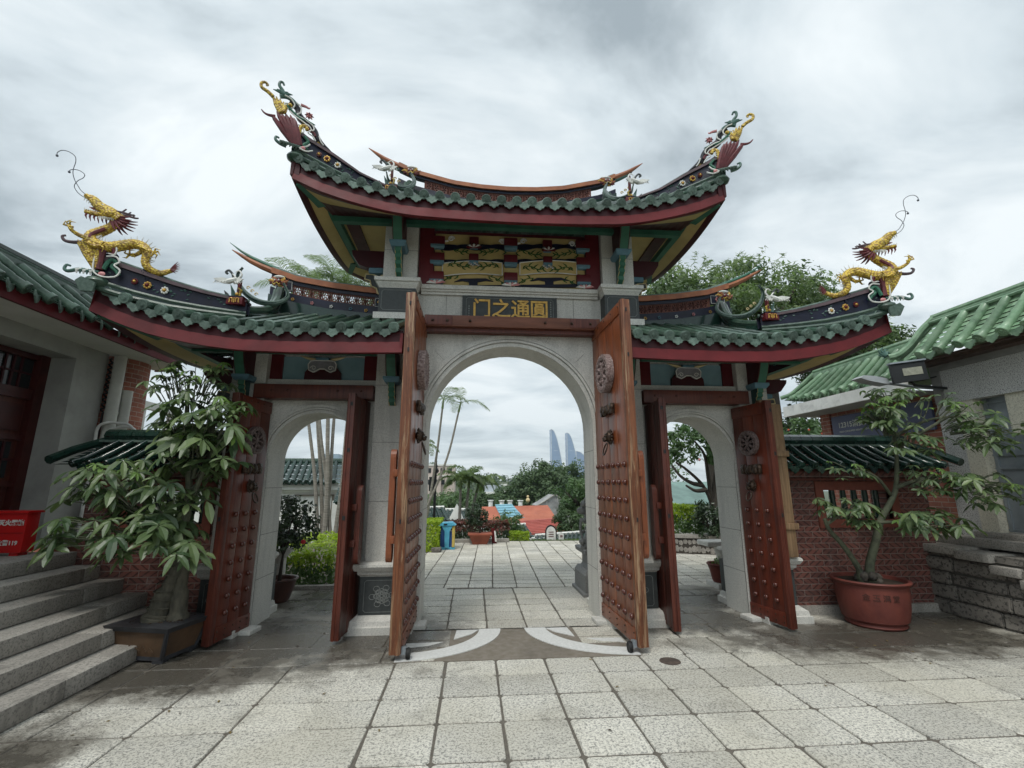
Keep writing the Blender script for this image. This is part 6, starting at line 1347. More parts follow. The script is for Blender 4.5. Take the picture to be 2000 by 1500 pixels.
q = MB(BARK); q.tube(cur([(-3.39, 4.98, .25), (-3.38, 4.98, .36), (-3.32, 4.98, .58), (-3.25, 4.98, .80), (-3.27, 4.97, .98)], 5), [.15]*1+[.13]*4+[.095]*5+[.068]*5+taper(6, .055, .045), 14)
q.tube(cur([(-3.21, 4.99, .25), (-3.21, 4.99, .36), (-3.22, 4.99, .58), (-3.22, 5.0, .80), (-3.2, 4.99, 1.0)], 5), [.105]*1+[.095]*4+[.075]*5+[.055]*5+taper(6, .045, .038), 12)
for k in range(9): z = .28+.07*k; w_ = lerp(.132, .068, k/9); q.tube([(-3.38+.10*k/9+w_*math.cos(u), 4.98+w_*math.sin(u), z+.01*math.sin(3*u)) for u in [2*math.pi*i/14 for i in range(15)]], .005, 4)
PT.part(q, 'trunk')
pachira(PT, [(-3.80, -3.0, 4.7, 5.2, 2.38, 2.80, 56, .62, .35, (-3.35, 4.95, 2.1)), (-3.65, -3.0, 4.7, 5.2, 2.1, 2.4, 20, .85, .2, (-3.35, 4.95, 1.9)), (-3.55, -2.70, 4.6, 5.05, 1.70, 2.38, 58, 1.15, .14, (-3.22, 4.95, 1.6)), (-3.15, -2.68, 4.6, 5.0, 2.15, 2.40, 12, .75, .8, (-3.2, 4.95, 1.9)), (-4.36, -3.60, 4.7, 5.2, 1.38, 1.78, 40, .95, .22, (-3.4, 4.97, 1.2)), (-3.98, -3.15, 4.6, 5.2, 1.02, 1.62, 54, 1.1, .12, (-3.28, 4.97, 1.1)), (-4.36, -3.75, 4.6, 5.1, .98, 1.26, 28, .9, .25, (-3.4, 4.97, 1.05)), (-3.72, -3.0, 4.55, 5.0, .88, 1.22, 22, 1.0, .2, (-3.25, 4.97, 1.0)), (-3.3, -2.98, 4.8, 5.1, 1.35, 1.8, 9, 1.1, .0, (-3.22, 4.95, 1.5))],
        None, .172, 21)
q = MB(BARKG); q.tube(cur([(-3.27, 4.97, .95), (-3.24, 4.96, 1.3), (-3.28, 4.96, 1.7), (-3.36, 4.95, 2.1), (-3.4, 4.95, 2.6)], 5), taper(21, .045, .012), 8); q.tube(cur([(-3.22, 4.99, .95), (-3.45, 4.97, 1.15), (-3.8, 4.95, 1.35), (-4.2, 4.95, 1.5)], 5), taper(16, .035, .01), 8); q.tube(cur([(-3.24, 4.96, 1.3), (-3.1, 4.9, 1.7), (-2.95, 4.85, 2.1)], 5), taper(11, .03, .01), 8); PT.part(q, 'limbs')

RP = TH('potted_money_tree', 'slender branching money tree in a round red clay pot before the right brick wall', 'potted tree', (4.08, 5.30, 0))
cx, cy = 4.08, 5.30
q = MB(CLAY); q.lathe([(.0, .0), (.27, .0), (.29, .02), (.28, .045), (.29, .06), (.31, .075), (.335, .2), (.35, .33), (.352, .44), (.375, .455), (.385, .475), (.375, .49), (.345, .485), (.33, .44), (.0, .43)], (cx, cy, 0), 40); pt = RP.part(q, 'pot')
for k, ch in enumerate('金玉满堂'):
    th_ = R(-139+15*k); txt(ch, .075, Matrix.Translation((cx+.350*math.cos(th_), cy+.350*math.sin(th_), .335)) @ Matrix.Rotation(th_+R(90), 4, 'Z') @ Matrix.Rotation(R(90), 4, 'X'), mat('faded_black_ink', (.06, .024, .018)), pt, 'faded_character', .003, .0)
q = MB(SOIL); q.lathe([(0, .455), (.34, .45)], (cx, cy, 0), 24); RP.part(q, 'soil')
q = MB(BARKG); q.tube(cur([(cx+.02, cy, .42), (cx+.03, cy, .62), (cx+.12, cy-.04, .90), (cx+.20, cy-.06, 1.12), (cx+.36, cy-.1, 1.38), (4.50, 5.18, 1.55), (4.53, 5.15, 1.85), (4.54, 5.13, 2.2), (4.56, 5.1, 2.62)], 5), [.09, .07, .058, .052, .048]+taper(36, .046, .009), 12)
q.tube(cur([(cx-.08, cy, .44), (cx-.14, cy-.02, .62), (cx-.30, cy-.05, .85), (cx-.46, cy-.08, 1.02), (cx-.52, cy-.1, 1.15)], 5), [.05]*3+taper(18, .034, .02), 9)
q.tube(cur([(4.42, 5.2, 1.42), (4.2, 5.1, 1.60), (4.0, 5.05, 1.68), (3.85, 5.0, 1.66)], 4), taper(13, .02, .008), 7); q.tube(cur([(4.48, 5.18, 1.5), (4.8, 5.0, 1.62), (5.2, 4.8, 1.6)], 4), taper(9, .025, .01), 7); q.tube(cur([(4.54, 5.13, 2.1), (4.9, 5.0, 2.28), (5.3, 4.85, 2.3)], 4), taper(9, .022, .008), 7); q.tube(cur([(4.22, 5.25, 1.1), (4.5, 5.05, 1.12), (4.85, 4.95, 1.08)], 4), taper(9, .02, .008), 7); q.tube(cur([(4.54, 5.13, 2.1), (4.2, 5.05, 2.3), (4.05, 5.0, 2.35)], 4), taper(9, .018, .007), 7)
RP.part(q, 'trunk')
q = MB(mat('gnarled_root_bark', (.12, .10, .08), (.05, .045, .04), sc=14, rough=.9, bmp=1))
for k in range(12): a_ = k*.9; q.ball((cx+.10*math.cos(a_), cy+.08*math.sin(a_), .46+.03*(k % 3)), random.uniform(.035, .06), 8, 5)
RP.part(q, 'root_swelling')
pachira(RP, [(4.25, 4.9, 4.9, 5.3, 2.25, 2.68, 40, .95, .35, (4.55, 5.1, 2.3)), (4.10, 4.45, 4.85, 5.2, 2.18, 2.48, 24, 1.0, .5, (4.4, 5.1, 2.1)), (4.2, 4.9, 4.8, 5.2, 1.9, 2.25, 30, 1.0, .2, (4.54, 5.1, 1.9)), (4.8, 5.35, 4.6, 5.0, 2.15, 2.55, 30, .9, .3, (4.7, 5.0, 2.1)), (4.9, 5.62, 4.5, 4.9, 1.95, 2.25, 34, 1.0, .2, (5.0, 4.9, 2.1)), (3.65, 4.1, 4.85, 5.2, 1.60, 1.80, 16, .75, .4, (4.0, 5.05, 1.66)), (4.45, 4.95, 4.8, 5.1, 1.45, 1.75, 26, .9, .2, (4.6, 5.1, 1.5)), (4.8, 5.5, 4.6, 4.9, 1.32, 1.68, 44, .95, .3, (4.9, 4.95, 1.55)), (3.45, 4.05, 4.9, 5.25, 1.08, 1.38, 34, .95, .05, (3.6, 5.2, 1.1)), (4.25, 4.95, 4.75, 5.1, 1.02, 1.25, 36, 1.0, .25, (4.4, 5.1, 1.1))],
        None, .128, 33)

# ================================================================ BEYOND THE GATE
def clump(mb, cs, n, sz, rnd, up_bias=.5, shape=(1, 1, 1), asp=.5, rr=None):
    """leaf cards spread over the shells of many small clumps"""
    for (c, r_) in cs:
        tone = rnd.uniform(.0, 1)
        for k in range(n):
            d = Vector((rnd.gauss(0, 1), rnd.gauss(0, 1), rnd.gauss(0, 1))).normalized(); p = Vector(c)+Vector((d.x*shape[0], d.y*shape[1], d.z*shape[2]))*r_*rnd.uniform(.55, 1.08)
            nn = (d+Vector((rnd.gauss(0, .5), rnd.gauss(0, .5), rnd.gauss(0, .5)+up_bias))).normalized(); a_ = nn.orthogonal().normalized(); b_ = nn.cross(a_); w_ = rnd.random()*6.28; u = a_*math.cos(w_)+b_*math.sin(w_); v = nn.cross(u); s_ = sz*rnd.uniform(.6, 1.3)
            mb.rv = min(1, max(0, tone*.5+rnd.random()*.5)); b = len(mb.v); h = u*s_; g_ = v*s_*asp
            mb.v += [tuple(p-h), tuple(p+g_-nn*s_*.12), tuple(p+h), tuple(p-g_-nn*s_*.12)]; mb.face((b, b+1, b+2, b+3))
def crown(cx, cy, cz, rx, ry, rz, n, r0, r1, rnd, low=-.6):
    o = []
    for k in range(n):
        d = Vector((rnd.gauss(0, 1), rnd.gauss(0, 1), rnd.gauss(0, 1))).normalized(); d.z = max(low, d.z); t = rnd.uniform(.55, 1.0); o.append(((cx+d.x*rx*t, cy+d.y*ry*t, cz+d.z*rz*t), rnd.uniform(r0, r1)))
    return o
def bush(name, label, cat, c, rad, n, r0, r1, leaves, sz, m, seed=1, group=None, trunk=None, low=-.6, bark=BARKD, extra=None, asp=.5):
    rnd = random.Random(seed); T = TH(name, label, cat, (c[0], c[1], trunk[0][2] if trunk else c[2]-rad[2]), group); q = MB(m); clump(q, crown(*c, *rad, n, r0, r1, rnd, low), leaves, sz, rnd, asp=asp); T.part(q, 'crown', fix=False, smooth=False)
    q = MB(bark)
    if trunk: P = cur(trunk, 4); q.tube(P, taper(len(P), extra or .08, (extra or .08)*.5), 8)
    for k in range(7):
        a_ = k*.9; top = Vector((c[0]+rad[0]*.6*math.cos(a_), c[1]+rad[1]*.6*math.sin(a_), c[2]+rad[2]*.3)); s_ = Vector(trunk[-1]) if trunk else Vector((c[0], c[1], c[2]-rad[2])); q.tube([s_, lerp(s_, top, .5)+Vector((0, 0, .05)), top], [(extra or .05)*.6, (extra or .05)*.4, .01], 6)
    T.part(q, 'trunk'); return T
def hedge(name, label, x0, x1, y0, y1, z0, z1, mt, ms, n, sz, seed=2, cat='hedge', group=None):
    rnd = random.Random(seed); T = TH(name, label, cat, ((x0+x1)/2, (y0+y1)/2, z0), group); q = MB(ms)
    for k in range(n):
        f = rnd.random(); x, y, z = rnd.uniform(x0, x1), rnd.uniform(y0, y1), rnd.uniform(z0, z1); side = rnd.choice('tttfflr'); d = Vector((0, 0, 1))
        if side == 't': z = z1-rnd.random()**2*.12*(z1-z0)
        elif side == 'f': y = y0+rnd.random()*.06; d = Vector((0, -1, .4))
        elif side == 'l': x = x0+rnd.random()*.06; d = Vector((-1, 0, .4))
        else: x = x1-rnd.random()*.06; d = Vector((1, 0, .4))
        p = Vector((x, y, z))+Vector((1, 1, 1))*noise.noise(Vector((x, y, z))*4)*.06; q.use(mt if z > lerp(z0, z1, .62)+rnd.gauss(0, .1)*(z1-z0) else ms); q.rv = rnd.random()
        nn = (d+Vector((rnd.gauss(0, .6), rnd.gauss(0, .6), rnd.gauss(0, .4)))).normalized(); a_ = nn.orthogonal().normalized(); w_ = rnd.random()*6.28; u = (a_*math.cos(w_)+nn.cross(a_)*math.sin(w_)); v = nn.cross(u); s_ = sz*rnd.uniform(.6, 1.3); b = len(q.v)
        q.v += [tuple(p-u*s_), tuple(p+v*s_*.5), tuple(p+u*s_), tuple(p-v*s_*.5)]; q.face((b, b+1, b+2, b+3))
    T.part(q, 'foliage', fix=False, smooth=False)
    q = MB(BARKD)
    for k in range(14): x, y = rnd.uniform(x0+.08, x1-.08), rnd.uniform(y0+.08, y1-.08); q.tube([(x, y, z0), (x+rnd.gauss(0, .04), y, z0+(z1-z0)*.85)], .012, 5)
    T.part(q, 'stems'); return T
def palm(name, label, bases, r0, fr, seed, group=None, crownsz=1.0, mt=LPALM, nleaf=26, lw=.02, hang=.7, cat='palm', shaft=True):
    """bases: list of trunk paths; fronds arch from each top"""
    rnd = random.Random(seed); T = TH(name, label, cat, bases[0][0], group); B = MB(PALMB); F = MB(mt); S_ = MB(mat('green_crownshaft', (.16, .22, .09), (.12, .17, .07), sc=5))
    for path in bases:
        P = cur(path, 6); n = len(P); B.tube(P, [r0*(1.25-.5*i/n)*(1+.06*(i % 2)) for i in range(n)], 8); top = P[-1]; d = (P[-1]-P[-2]).normalized(); S_.tube([top-d*.05, top+d*.25*crownsz], [r0*1.1, r0*.6], 8)
        for k in range(fr):
            a_ = 2*math.pi*k/fr+rnd.uniform(-.3, .3); L = crownsz*rnd.uniform(.75, 1.1); el = rnd.uniform(.45, 1.35); hd = Vector((math.cos(a_), math.sin(a_), 0)); q_ = [top+d*.2*crownsz]; ang = el
            for i in range(9): q_.append(q_[-1]+(hd*math.cos(ang)+Vector((0, 0, math.sin(ang))))*(L/9)); ang -= hang*rnd.uniform(.22, .34)
            F.rv = rnd.random(); F.tube(q_, taper(10, lw*.55, lw*.15), 4)
            for j in range(nleaf):
                t = .12+.88*j/nleaf; i = min(8, int(t*9)); p = lerp(q_[i], q_[i+1], t*9-i); tt = (q_[i+1]-q_[i]).normalized(); sd_ = tt.cross(Vector((0, 0, 1))); sd_ = sd_.normalized() if sd_.length > .05 else Vector((1, 0, 0)); ll = L*.30*math.sin(math.pi*min(.97, t*.85+.12))
                for s_ in (-1, 1):
                    dr = (sd_*s_*.8+tt*.55+Vector((0, 0, rnd.uniform(-.1, .25)))).normalized(); a2 = p+dr*ll*.55; b2 = p+dr*ll-Vector((0, 0, ll*rnd.uniform(.25, .6))); w_ = tt*lw*.9; F.rv = rnd.random(); b = len(F.v)
                    F.v += [tuple(p-w_*.5), tuple(p+w_*.5), tuple(a2+w_*.8), tuple(a2-w_*.8), tuple(b2)]; F.face((b, b+1, b+2, b+3)); F.face((b+3, b+2, b+4))
    T.part(B, 'trunk'); T.part(F, 'fronds', fix=False, smooth=False)
    if shaft: T.part(S_, 'crownshaft')
    return T
# --- left side arch
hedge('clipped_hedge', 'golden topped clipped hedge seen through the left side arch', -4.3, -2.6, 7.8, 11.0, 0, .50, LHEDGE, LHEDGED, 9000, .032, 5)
q = MB(GRD); q.bbox(-4.5, -2.5, 7.66, 7.76, -.02, .05, .01); q.bbox(-2.56, -2.46, 7.76, 11.1, -.02, .05, .01); tag(q.build('kerb_stone'), 'low stone kerb along the foot of the golden hedge', 'kerb')
T = bush('potted_camellia', 'round dark camellia with red blooms in a brown pot inside the left side arch', 'potted shrub', (-3.02, 6.95, .98), (.36, .36, .40), 46, .09, .15, 46, .034, LDARK, 4, trunk=[(-3.05, 6.95, .2), (-3.03, 6.95, .6)], extra=.03)
q = MB(mat('brown_glazed_pot', (.10, .045, .035), (.06, .03, .025), sc=6, rough=.35)); q.lathe([(0, 0), (.13, 0), (.15, .03), (.20, .18), (.225, .27), (.25, .285), (.245, .30), (.215, .295), (.20, .25), (0, .25)], (-3.05, 6.95, 0), 28); T.part(q, 'pot')
q = MB(LRED); q.ball((-2.72, 6.78, .78), .032, 8, 6); q.ball((-3.15, 6.62, .78), .03, 8, 6); T.part(q, 'blooms')
rnd = random.Random(12); BP = []
for (xb, xt, zt, yb, x2, z2) in ((-4.27, -4.74, 2.98, 12.5, -5.5, 6.6), (-4.2, -4.57, 3.1, 12.6, -5.1, 6.9), (-4.10, -4.25, 3.19, 12.4, -4.45, 7.0), (-4.17, -4.14, 3.19, 12.55, -4.1, 6.7), (-3.95, -4.5, 3.19, 12.5, -4.9, 6.2), (-3.90, -3.78, 3.19, 12.5, -3.6, 6.6), (-3.82, -3.70, 3.16, 12.6, -3.4, 6.3)):
    BP.append([(xb, yb, 0), (lerp(xb, xt, .5)+.04, yb, 1.55), (xt, yb, zt), (x2, yb, z2)])
grp = 'tall slim palms behind the left side arch'
for k, (pth, lb) in enumerate(zip(BP, ('slim ringed palm stem furthest left through the left side arch', 'slim palm stem second from left through the left side arch', 'thickest slim palm stem at the middle of the left side arch', 'slim palm stem just right of the thickest one in the left side arch', 'palm stem leaning left across the others in the left side arch', 'palm stem leaning right beside the inner left door leaf', 'palm stem furthest right, touching the inner left door leaf'))):
    palm('slim_palm', lb, [pth], .052 if k == 2 else .042, 7, 40+k, grp, 1.15, LBAMB, 20, .018, .55)
# white hall with dark roof
WH = TH('white_hall', 'white walled hall with dark green roof behind the slim palms', 'building', (-5.5, 15, 0))
q = MB(WPLAST); q.box(-9, -4.62, 15.2, 19, -.5, 1.55); q.box(-9, -4.55, 15.12, 15.25, 1.28, 1.36); q.box(-9, -4.5, 15.0, 19, 1.36, 1.5); q.box(-4.95, -4.90, 15.17, 15.22, -.5, 1.28); q.box(-4.60, -3.3, 14.6, 14.75, -.5, 1.05); WH.part(q, 'wall', smooth=False)
q = MB(mat('bronze_downpipe', (.2, .17, .13))); q.box(-5.9, -4.72, 15.14, 15.19, 1.18, 1.22); q.box(-4.78, -4.73, 15.14, 15.19, -.5, 1.2); WH.part(q, 'downpipe', smooth=False)
q = MB(WHITE); q.box(-5.62, -5.48, 15.16, 15.2, .45, .95); wd = WH.part(q, 'window_frame', smooth=False); q = MB(GLASSD); q.box(-5.60, -5.50, 15.15, 15.162, .48, .92); WH.part(q, 'window_pane', wd, smooth=False)
fn, o = generic_roof(WH, (-9, 14.85, 1.60), (-4.45, 14.85, 1.60), (-9, 16.0, 2.28), (-4.75, 16.0, 2.28), .20, .055, (TILED, TILED, TILED), L=.3, nv=5, dw=.08)
q = MB(TILEP); q.bbox(-9, -4.72, 15.95, 16.1, 2.25, 2.36, .01); q.tube([(-4.75, 16, 2.3), (-4.55, 15.4, 2.0), (-4.42, 14.85, 1.68)], .05, 6); WH.part(q, 'ridge', o)
generic_roof(WH, (-4.5, 14.3, 1.0), (-3.3, 14.3, 1.0), (-4.5, 14.75, 1.45), (-3.3, 14.75, 1.45), .2, .05, (TILED, TILED, TILED), names=('lean_to_tiles', 'lean_to_discs', 'lean_to_drips'), L=.3, nv=4, dw=.08)
FT = TH('hotel_block', 'far glass and concrete block above the white hall roof', 'building', (-88, 300, 0)); q = MB(mat('pale_blue_glass', (.30, .38, .44), (.22, .30, .36), sc=.1, rough=.3)); q.box(-93, -84, 300, 312, -10, 19.5); q.box(-86, -78, 296, 306, -10, 14); FT.part(q, 'tower', smooth=False)
q = MB(GLASSD); [q.box(-92+3*k, -90+3*k, 299.8, 300, 6+4*j, 8+4*j) for k in range(3) for j in range(3)]; FT.part(q, 'windows', smooth=False)
LM = TH('roof_lantern', 'small dark bulb lantern on the end of the white hall roof', 'lantern', (-4.86, 14.9, 1.9)); q = MB(IRON); q.tube([(-4.88, 14.9, 1.62), (-4.88, 14.9, 2.1)], .02, 6); q.ball((-4.88, 14.9, 2.16), .07, 10, 7); LM.part(q, 'lamp')
# --- main arch, left
hedge('garden_hedge', 'bright yellow hedge at the left edge of the main arch view beside the litter bin', -2.3, -1.22, 11.4, 12.9, 0, .66, LHEDGE, LHEDGE, 6000, .034, 8)
BN = TH('litter_bin', 'sky blue and navy litter bin with yellow side on the terrace', 'litter bin', (-1.03, 11.9, 0))
BL, BB, BY = mat('sky_blue_plastic', (.10, .42, .60), sc=4, rough=.4, dirt=.1), mat('navy_bin_panel', (.02, .07, .22), sc=4, rough=.4, dirt=.1), mat('yellow_bin_panel', (.6, .45, .12), sc=4, rough=.5)
q = MB(BL); q.bbox(-1.22, -.86, 11.75, 12.05, .0, .06, .01); q.prism([(-1.10, 11.72, .05), (-1.0, 11.72, .05), (-.99, 11.72, .42), (-.90, 11.72, .58), (-1.20, 11.72, .58), (-1.11, 11.72, .42)], (0, .05, 0)); bd = BN.part(q, 'frame', smooth=False)
q = MB(BB); q.box(-1.21, -1.08, 11.76, 12.04, .06, .56); q.box(-1.02, -.93, 11.76, 12.04, .06, .42); BN.part(q, 'bin_body', smooth=False); q = MB(BY); q.box(-.93, -.87, 11.74, 12.04, .06, .54); BN.part(q, 'side_panel', smooth=False)
q = MB(BL); q.prism([(-1.26, 11.70, .55), (-1.17, 11.70, .62), (-.93, 11.70, .63), (-.84, 11.70, .56)], (0, .38, 0)); q.use(BLACK); q.box(-1.13, -1.05, 11.69, 11.70, .57, .60); BN.part(q, 'lid', smooth=False)
q = MB(GRROUGH); q.bbox(-1.38, -1.16, 11.3, 11.6, .0, .10, .03); tag(q.build('stone_block'), 'flat dark stone lying in front of the litter bin', 'stone')
LP = TH('street_lamp', 'black iron street lamp post behind the hedge in the main arch', 'street lamp', (-1.46, 12.9, 0)); q = MB(IRON); q.tube([(-1.46, 12.9, 0), (-1.46, 12.9, 2.15)], .035, 8); LP.part(q, 'pole'); q = MB(IRON); q.box(-1.62, -1.46, 12.82, 12.98, 1.35, 1.72); q.ball((-1.46, 12.9, 2.0), .055); q.ball((-1.42, 12.9, 1.88), .05); LP.part(q, 'lantern', smooth=False)
palm('leaning_palm', 'slim palm leaning right with bare grey stem, left in the main arch', [[(-2.15, 12.6, 0), (-1.66, 12.6, .9), (-1.15, 12.6, 2.2), (-.86, 12.6, 3.5)]], .030, 4, 71, None, .95, LBAMB, 22, .013, .6)
palm('upright_palm', 'slim nearly upright palm crossing behind the leaning one in the main arch', [[(-1.75, 12.8, 0), (-1.6, 12.8, 1.0), (-1.43, 12.8, 2.4), (-1.32, 12.8, 3.62)]], .032, 5, 77, None, .95, LPALM, 22, .014, .7)
palm('low_fronded_palm', 'short palm whose arching fronds edge into the left of the main arch', [[(-1.95, 12.9, 0), (-1.95, 12.9, 1.3), (-1.93, 12.9, 2.35)]], .04, 8, 79, None, .8, LPALM, 22, .017, .8)
palm('clustered_palm', 'leafy triple-stemmed palm cluster in the middle distance of the main arch', [[(-.85, 15, -.4), (-.84, 15, .8), (-.83, 15, 1.42)], [(-.62, 15.2, -.4), (-.63, 15.2, .8), (-.58, 15.2, 1.45)], [(-.52, 15.4, -.4), (-.45, 15.4, .7), (-.32, 15.4, 1.3)]], .045, 10, 83, None, 1.0, LPALM, 26, .022, .8)
T = bush('potted_round_tree', 'round clipped dark tree in an orange red tub on the terrace', 'potted tree', (-.34, 12.8, .70), (.29, .29, .33), 38, .08, .12, 44, .032, LDARK, 9, trunk=[(-.24, 12.8, .15), (-.25, 12.8, .45)], extra=.03)
q = MB(CLAYO); q.frust(-.43, -.06, 12.66, 12.94, .0, -.53, .04, 12.56, 13.04, .25); q.bbox(-.56, .07, 12.53, 13.07, .235, .275, .01); T.part(q, 'tub', smooth=False)
NB = TH('notice_board', 'small dark red standing notice leaning beside the orange red tub', 'notice', (.15, 12.9, 0)); q = MB(MAROON); q.prism([(.08, 12.85, .0), (.20, 12.80, .0), (.15, 12.86, .38), (.05, 12.9, .38)], (0, .04, 0)); nb = NB.part(q, 'panel', smooth=False); q = MB(WHITE); q.prism([(.155, 12.80, .05), (.20, 12.785, .05), (.165, 12.83, .32), (.13, 12.84, .32)], (0, .008, 0)); NB.part(q, 'white_strip', nb, smooth=False)
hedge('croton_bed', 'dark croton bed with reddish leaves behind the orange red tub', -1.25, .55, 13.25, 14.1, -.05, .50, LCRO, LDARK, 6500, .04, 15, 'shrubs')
bush('garden_shrub', 'mid green loose shrub right of the croton bed', 'shrub', (.62, 14.3, .30), (.48, .4, .40), 34, .12, .2, 50, .045, LTREE2, 17)
hedge('yellow_shrub', 'low chartreuse shrub at the terrace edge in the main arch', .48, 1.12, 13.35, 13.8, -.08, .20, LHEDGE, LHEDGE, 2600, .03, 19, 'shrub')
q = MB(GRD); q.bbox(-1.3, .55, 13.05, 13.2, -.02, .09, .015); tag(q.build('planting_kerb'), 'low stone kerb in front of the croton bed', 'kerb')
q = MB(LGRASS); rnd = random.Random(5)
for k in range(2600):
    x, y = rnd.uniform(.6, 5.5), rnd.uniform(13.3, 13.62); h = rnd.uniform(.03, .08); q.rv = rnd.random(); q.poly([(x, y, -.05), (x+.014, y, -.05), (x+rnd.uniform(-.02, .03), y, -.03+h)])
gs = q.build('grass_edge', fix=False, smooth=False); tag(gs, 'thin strip of grass at the terrace edge', 'grass', kind='stuff')
for (nm, cx_, r_, h_, lb) in (('arched_sign', 1.76, .16, .40, 'arched white sign with thick black frame at the terrace edge'), ('small_round_sign', 2.05, .075, .20, 'small oval white sign right of the arched sign')):
    SN = TH(nm, lb, 'sign', (cx_, 13.5, -.05)); n = 18; P = [(cx_-r_, -.05)]+[(cx_-r_*math.cos(math.pi*k/n), h_-r_*1.15+r_*1.15*math.sin(math.pi*k/n)) for k in range(n+1)]+[(cx_+r_, -.05)]
    q = MB(BLACK if r_ > .1 else WHITE); q.prism([(a_, 13.5, z) for a_, z in P], (0, .04, 0)); bk = SN.part(q, 'frame', smooth=False)
    q = MB(WHITE); q.prism([(cx_+(a_-cx_)*.82, 13.49, lerp(.1, z, .86)) for a_, z in P], (0, .01, 0)); SN.part(q, 'face', bk, smooth=False)
    q = MB(MAROON); hh = h_*.5
    for k in range(3 if r_ > .1 else 2): q.box(cx_-r_*.45, cx_+r_*.45, 13.484, 13.49, hh-.06*k*(h_/.4), hh+.018-.06*k*(h_/.4))
    SN.part(q, 'lettering', bk, smooth=False)
# roofs below the terrace
def lowroof(label, e0, e1, r0, r1, mt, pitch=.2, r=.045, wallz=None):
    T = TH('garden_building', label, 'building', e0); fn, o = generic_roof(T, e0, e1, r0, r1, pitch, r, (mt, mt, mt), L=.4, nv=4, dw=.08)
    q = MB(WPLAST); a_, b_ = Vector(e0), Vector(e1); x0, x1 = sorted((a_.x, b_.x)); y0, y1 = min(a_.y, b_.y)+.25, max(r0[1], r1[1])+.8; q.box(x0+.1, x1-.1, y0, y1, min(a_.z, b_.z)-3, min(a_.z, b_.z)-.03); T.part(q, 'wall', smooth=False)
    q = MB(WHITE); q.tube([r0, r1], .06, 6); q.box(x0, x1, a_.y-.02, a_.y+.05, a_.z-.16, a_.z-.05); T.part(q, 'ridge', o); return T
lowroof('dark tiled low roof with white eave behind the yellow hedge', (-3.2, 16.6, .25), (-1.15, 16.6, .28), (-3.2, 17.2, .66), (-1.45, 17.2, .72), TILED)
T = lowroof('small white gabled pavilion between the low dark roof and the palm cluster', (-1.5, 18, .15), (-.4, 18, .15), (-1.5, 18.8, .55), (-.6, 18.8, .55), TILED); q = MB(WPLAST); q.prism([(-1.35, 18.1, .2), (-.75, 18.1, .2), (-1.05, 18.1, .78)], (0, .6, 0)); T.part(q, 'gable', smooth=False)
lowroof('low black green roof on the slope below the arched sign', (1.5, 15.4, -.36), (3.4, 15.4, -.30), (1.62, 15.9, -.14), (3.6, 15.9, -.02), TILED, .14, .04)
lowroof('short dark roof end below the red roofs', (1.05, 17, -.28), (1.75, 17, -.30), (1.0, 17.6, .06), (1.5, 17.6, .08), TILED, .15, .04)
OR = TH('red_roof_houses', 'long low house with orange and red sheet roof and one blue panel', 'house', (3, 30, -4))
def panel(name, pts, m, par=None, ribs=0):
    q = MB(m); q.prism(pts, (0, 0, -.08))
    if ribs:
        a_, b_, c_, d_ = map(Vector, pts)
        for k in range(ribs): t = (k+.5)/ribs; q.tube([lerp(a_, d_, t)+Vector((0, 0, .02)), lerp(b_, c_, t)+Vector((0, 0, .02))], .035, 5)
    return OR.part(q, name, par, smooth=False)
OS = mat('orange_sheet_roof', (.40, .13, .075), (.33, .10, .06), sc=1.5, rough=.6, dirt=.25, dsc=.8); RS = mat('red_sheet_roof', (.37, .09, .07), (.30, .07, .055), sc=1.5, rough=.55, dirt=.2, dsc=.8); BS = mat('blue_sheet_roof', (.22, .42, .50), (.18, .36, .44), sc=1.5, rough=.5, dsc=.8)
panel('upper_roof', [(.0, 31, -1.0), (5.0, 30.6, -.75), (4.75, 33, .06), (.2, 33, -.02)], OS, None, 0)
panel('blue_roof_panel', [(1.5, 31.4, -.76), (3.0, 31.2, -.74), (2.25, 33.02, .16), (1.1, 33.02, .12)], BS, None, 6)
panel('lower_roof', [(2.45, 28.6, -1.38), (5.1, 28.2, -1.22), (5.0, 30.6, -.62), (1.9, 31, -.86)], RS, None, 0)
q = MB(RS)
for k in range(9): t = k/9; a_ = lerp(Vector((2.45, 28.6, -1.36)), Vector((1.9, 31, -.84)), t); b_ = lerp(Vector((5.1, 28.2, -1.20)), Vector((5.0, 30.6, -.60)), t); q.tube([a_, b_], .03, 5)
OR.part(q, 'roof_ribs')
q = MB(WPLAST); q.box(2.5, 5.0, 28.6, 33, -5, -1.45); q.box(.1, 4.8, 31.2, 33.5, -5, -1.1); q.box(2.4, 5.2, 27.2, 28.6, -5, -1.55); OR.part(q, 'wall', smooth=False)
GB = TH('gabled_house', 'pale grey gable end with stained plaster behind the red roofs', 'house', (5, 36, -4)); q = MB(mat('stained_grey_plaster', (.36, .36, .35), (.22, .22, .22), sc=1.5, rough=.9, dirt=.7, dsc=1.2)); q.prism([(4.4, 36, -4), (4.4, 36, -.12), (5.0, 36, .2), (5.78, 36, .68), (6.9, 36, .0), (6.9, 36, -4)], (0, 3, 0)); q.box(5.1, 5.2, 35.9, 36, -1, .28); q.box(5.95, 6.05, 35.9, 36, -1, .5); q.use(GRD); q.tube([(4.3, 35.9, -.16), (5.0, 35.9, .22), (5.78, 35.9, .72), (6.95, 35.9, .0)], .05, 5); GB.part(q, 'gable_wall', smooth=False)
q = MB(WDIRTY)
for k, (x, h) in enumerate(((1.2, .32), (2.0, .3), (2.6, .3), (3.35, .3))): q.tube([(x-.35, 34.5, -.2), (x-.35, 34.5, h-.05), (x-.35, 34.5, h), (x-.35, 34.5, h+.05)], [.16, .16, .22, .22], 8)
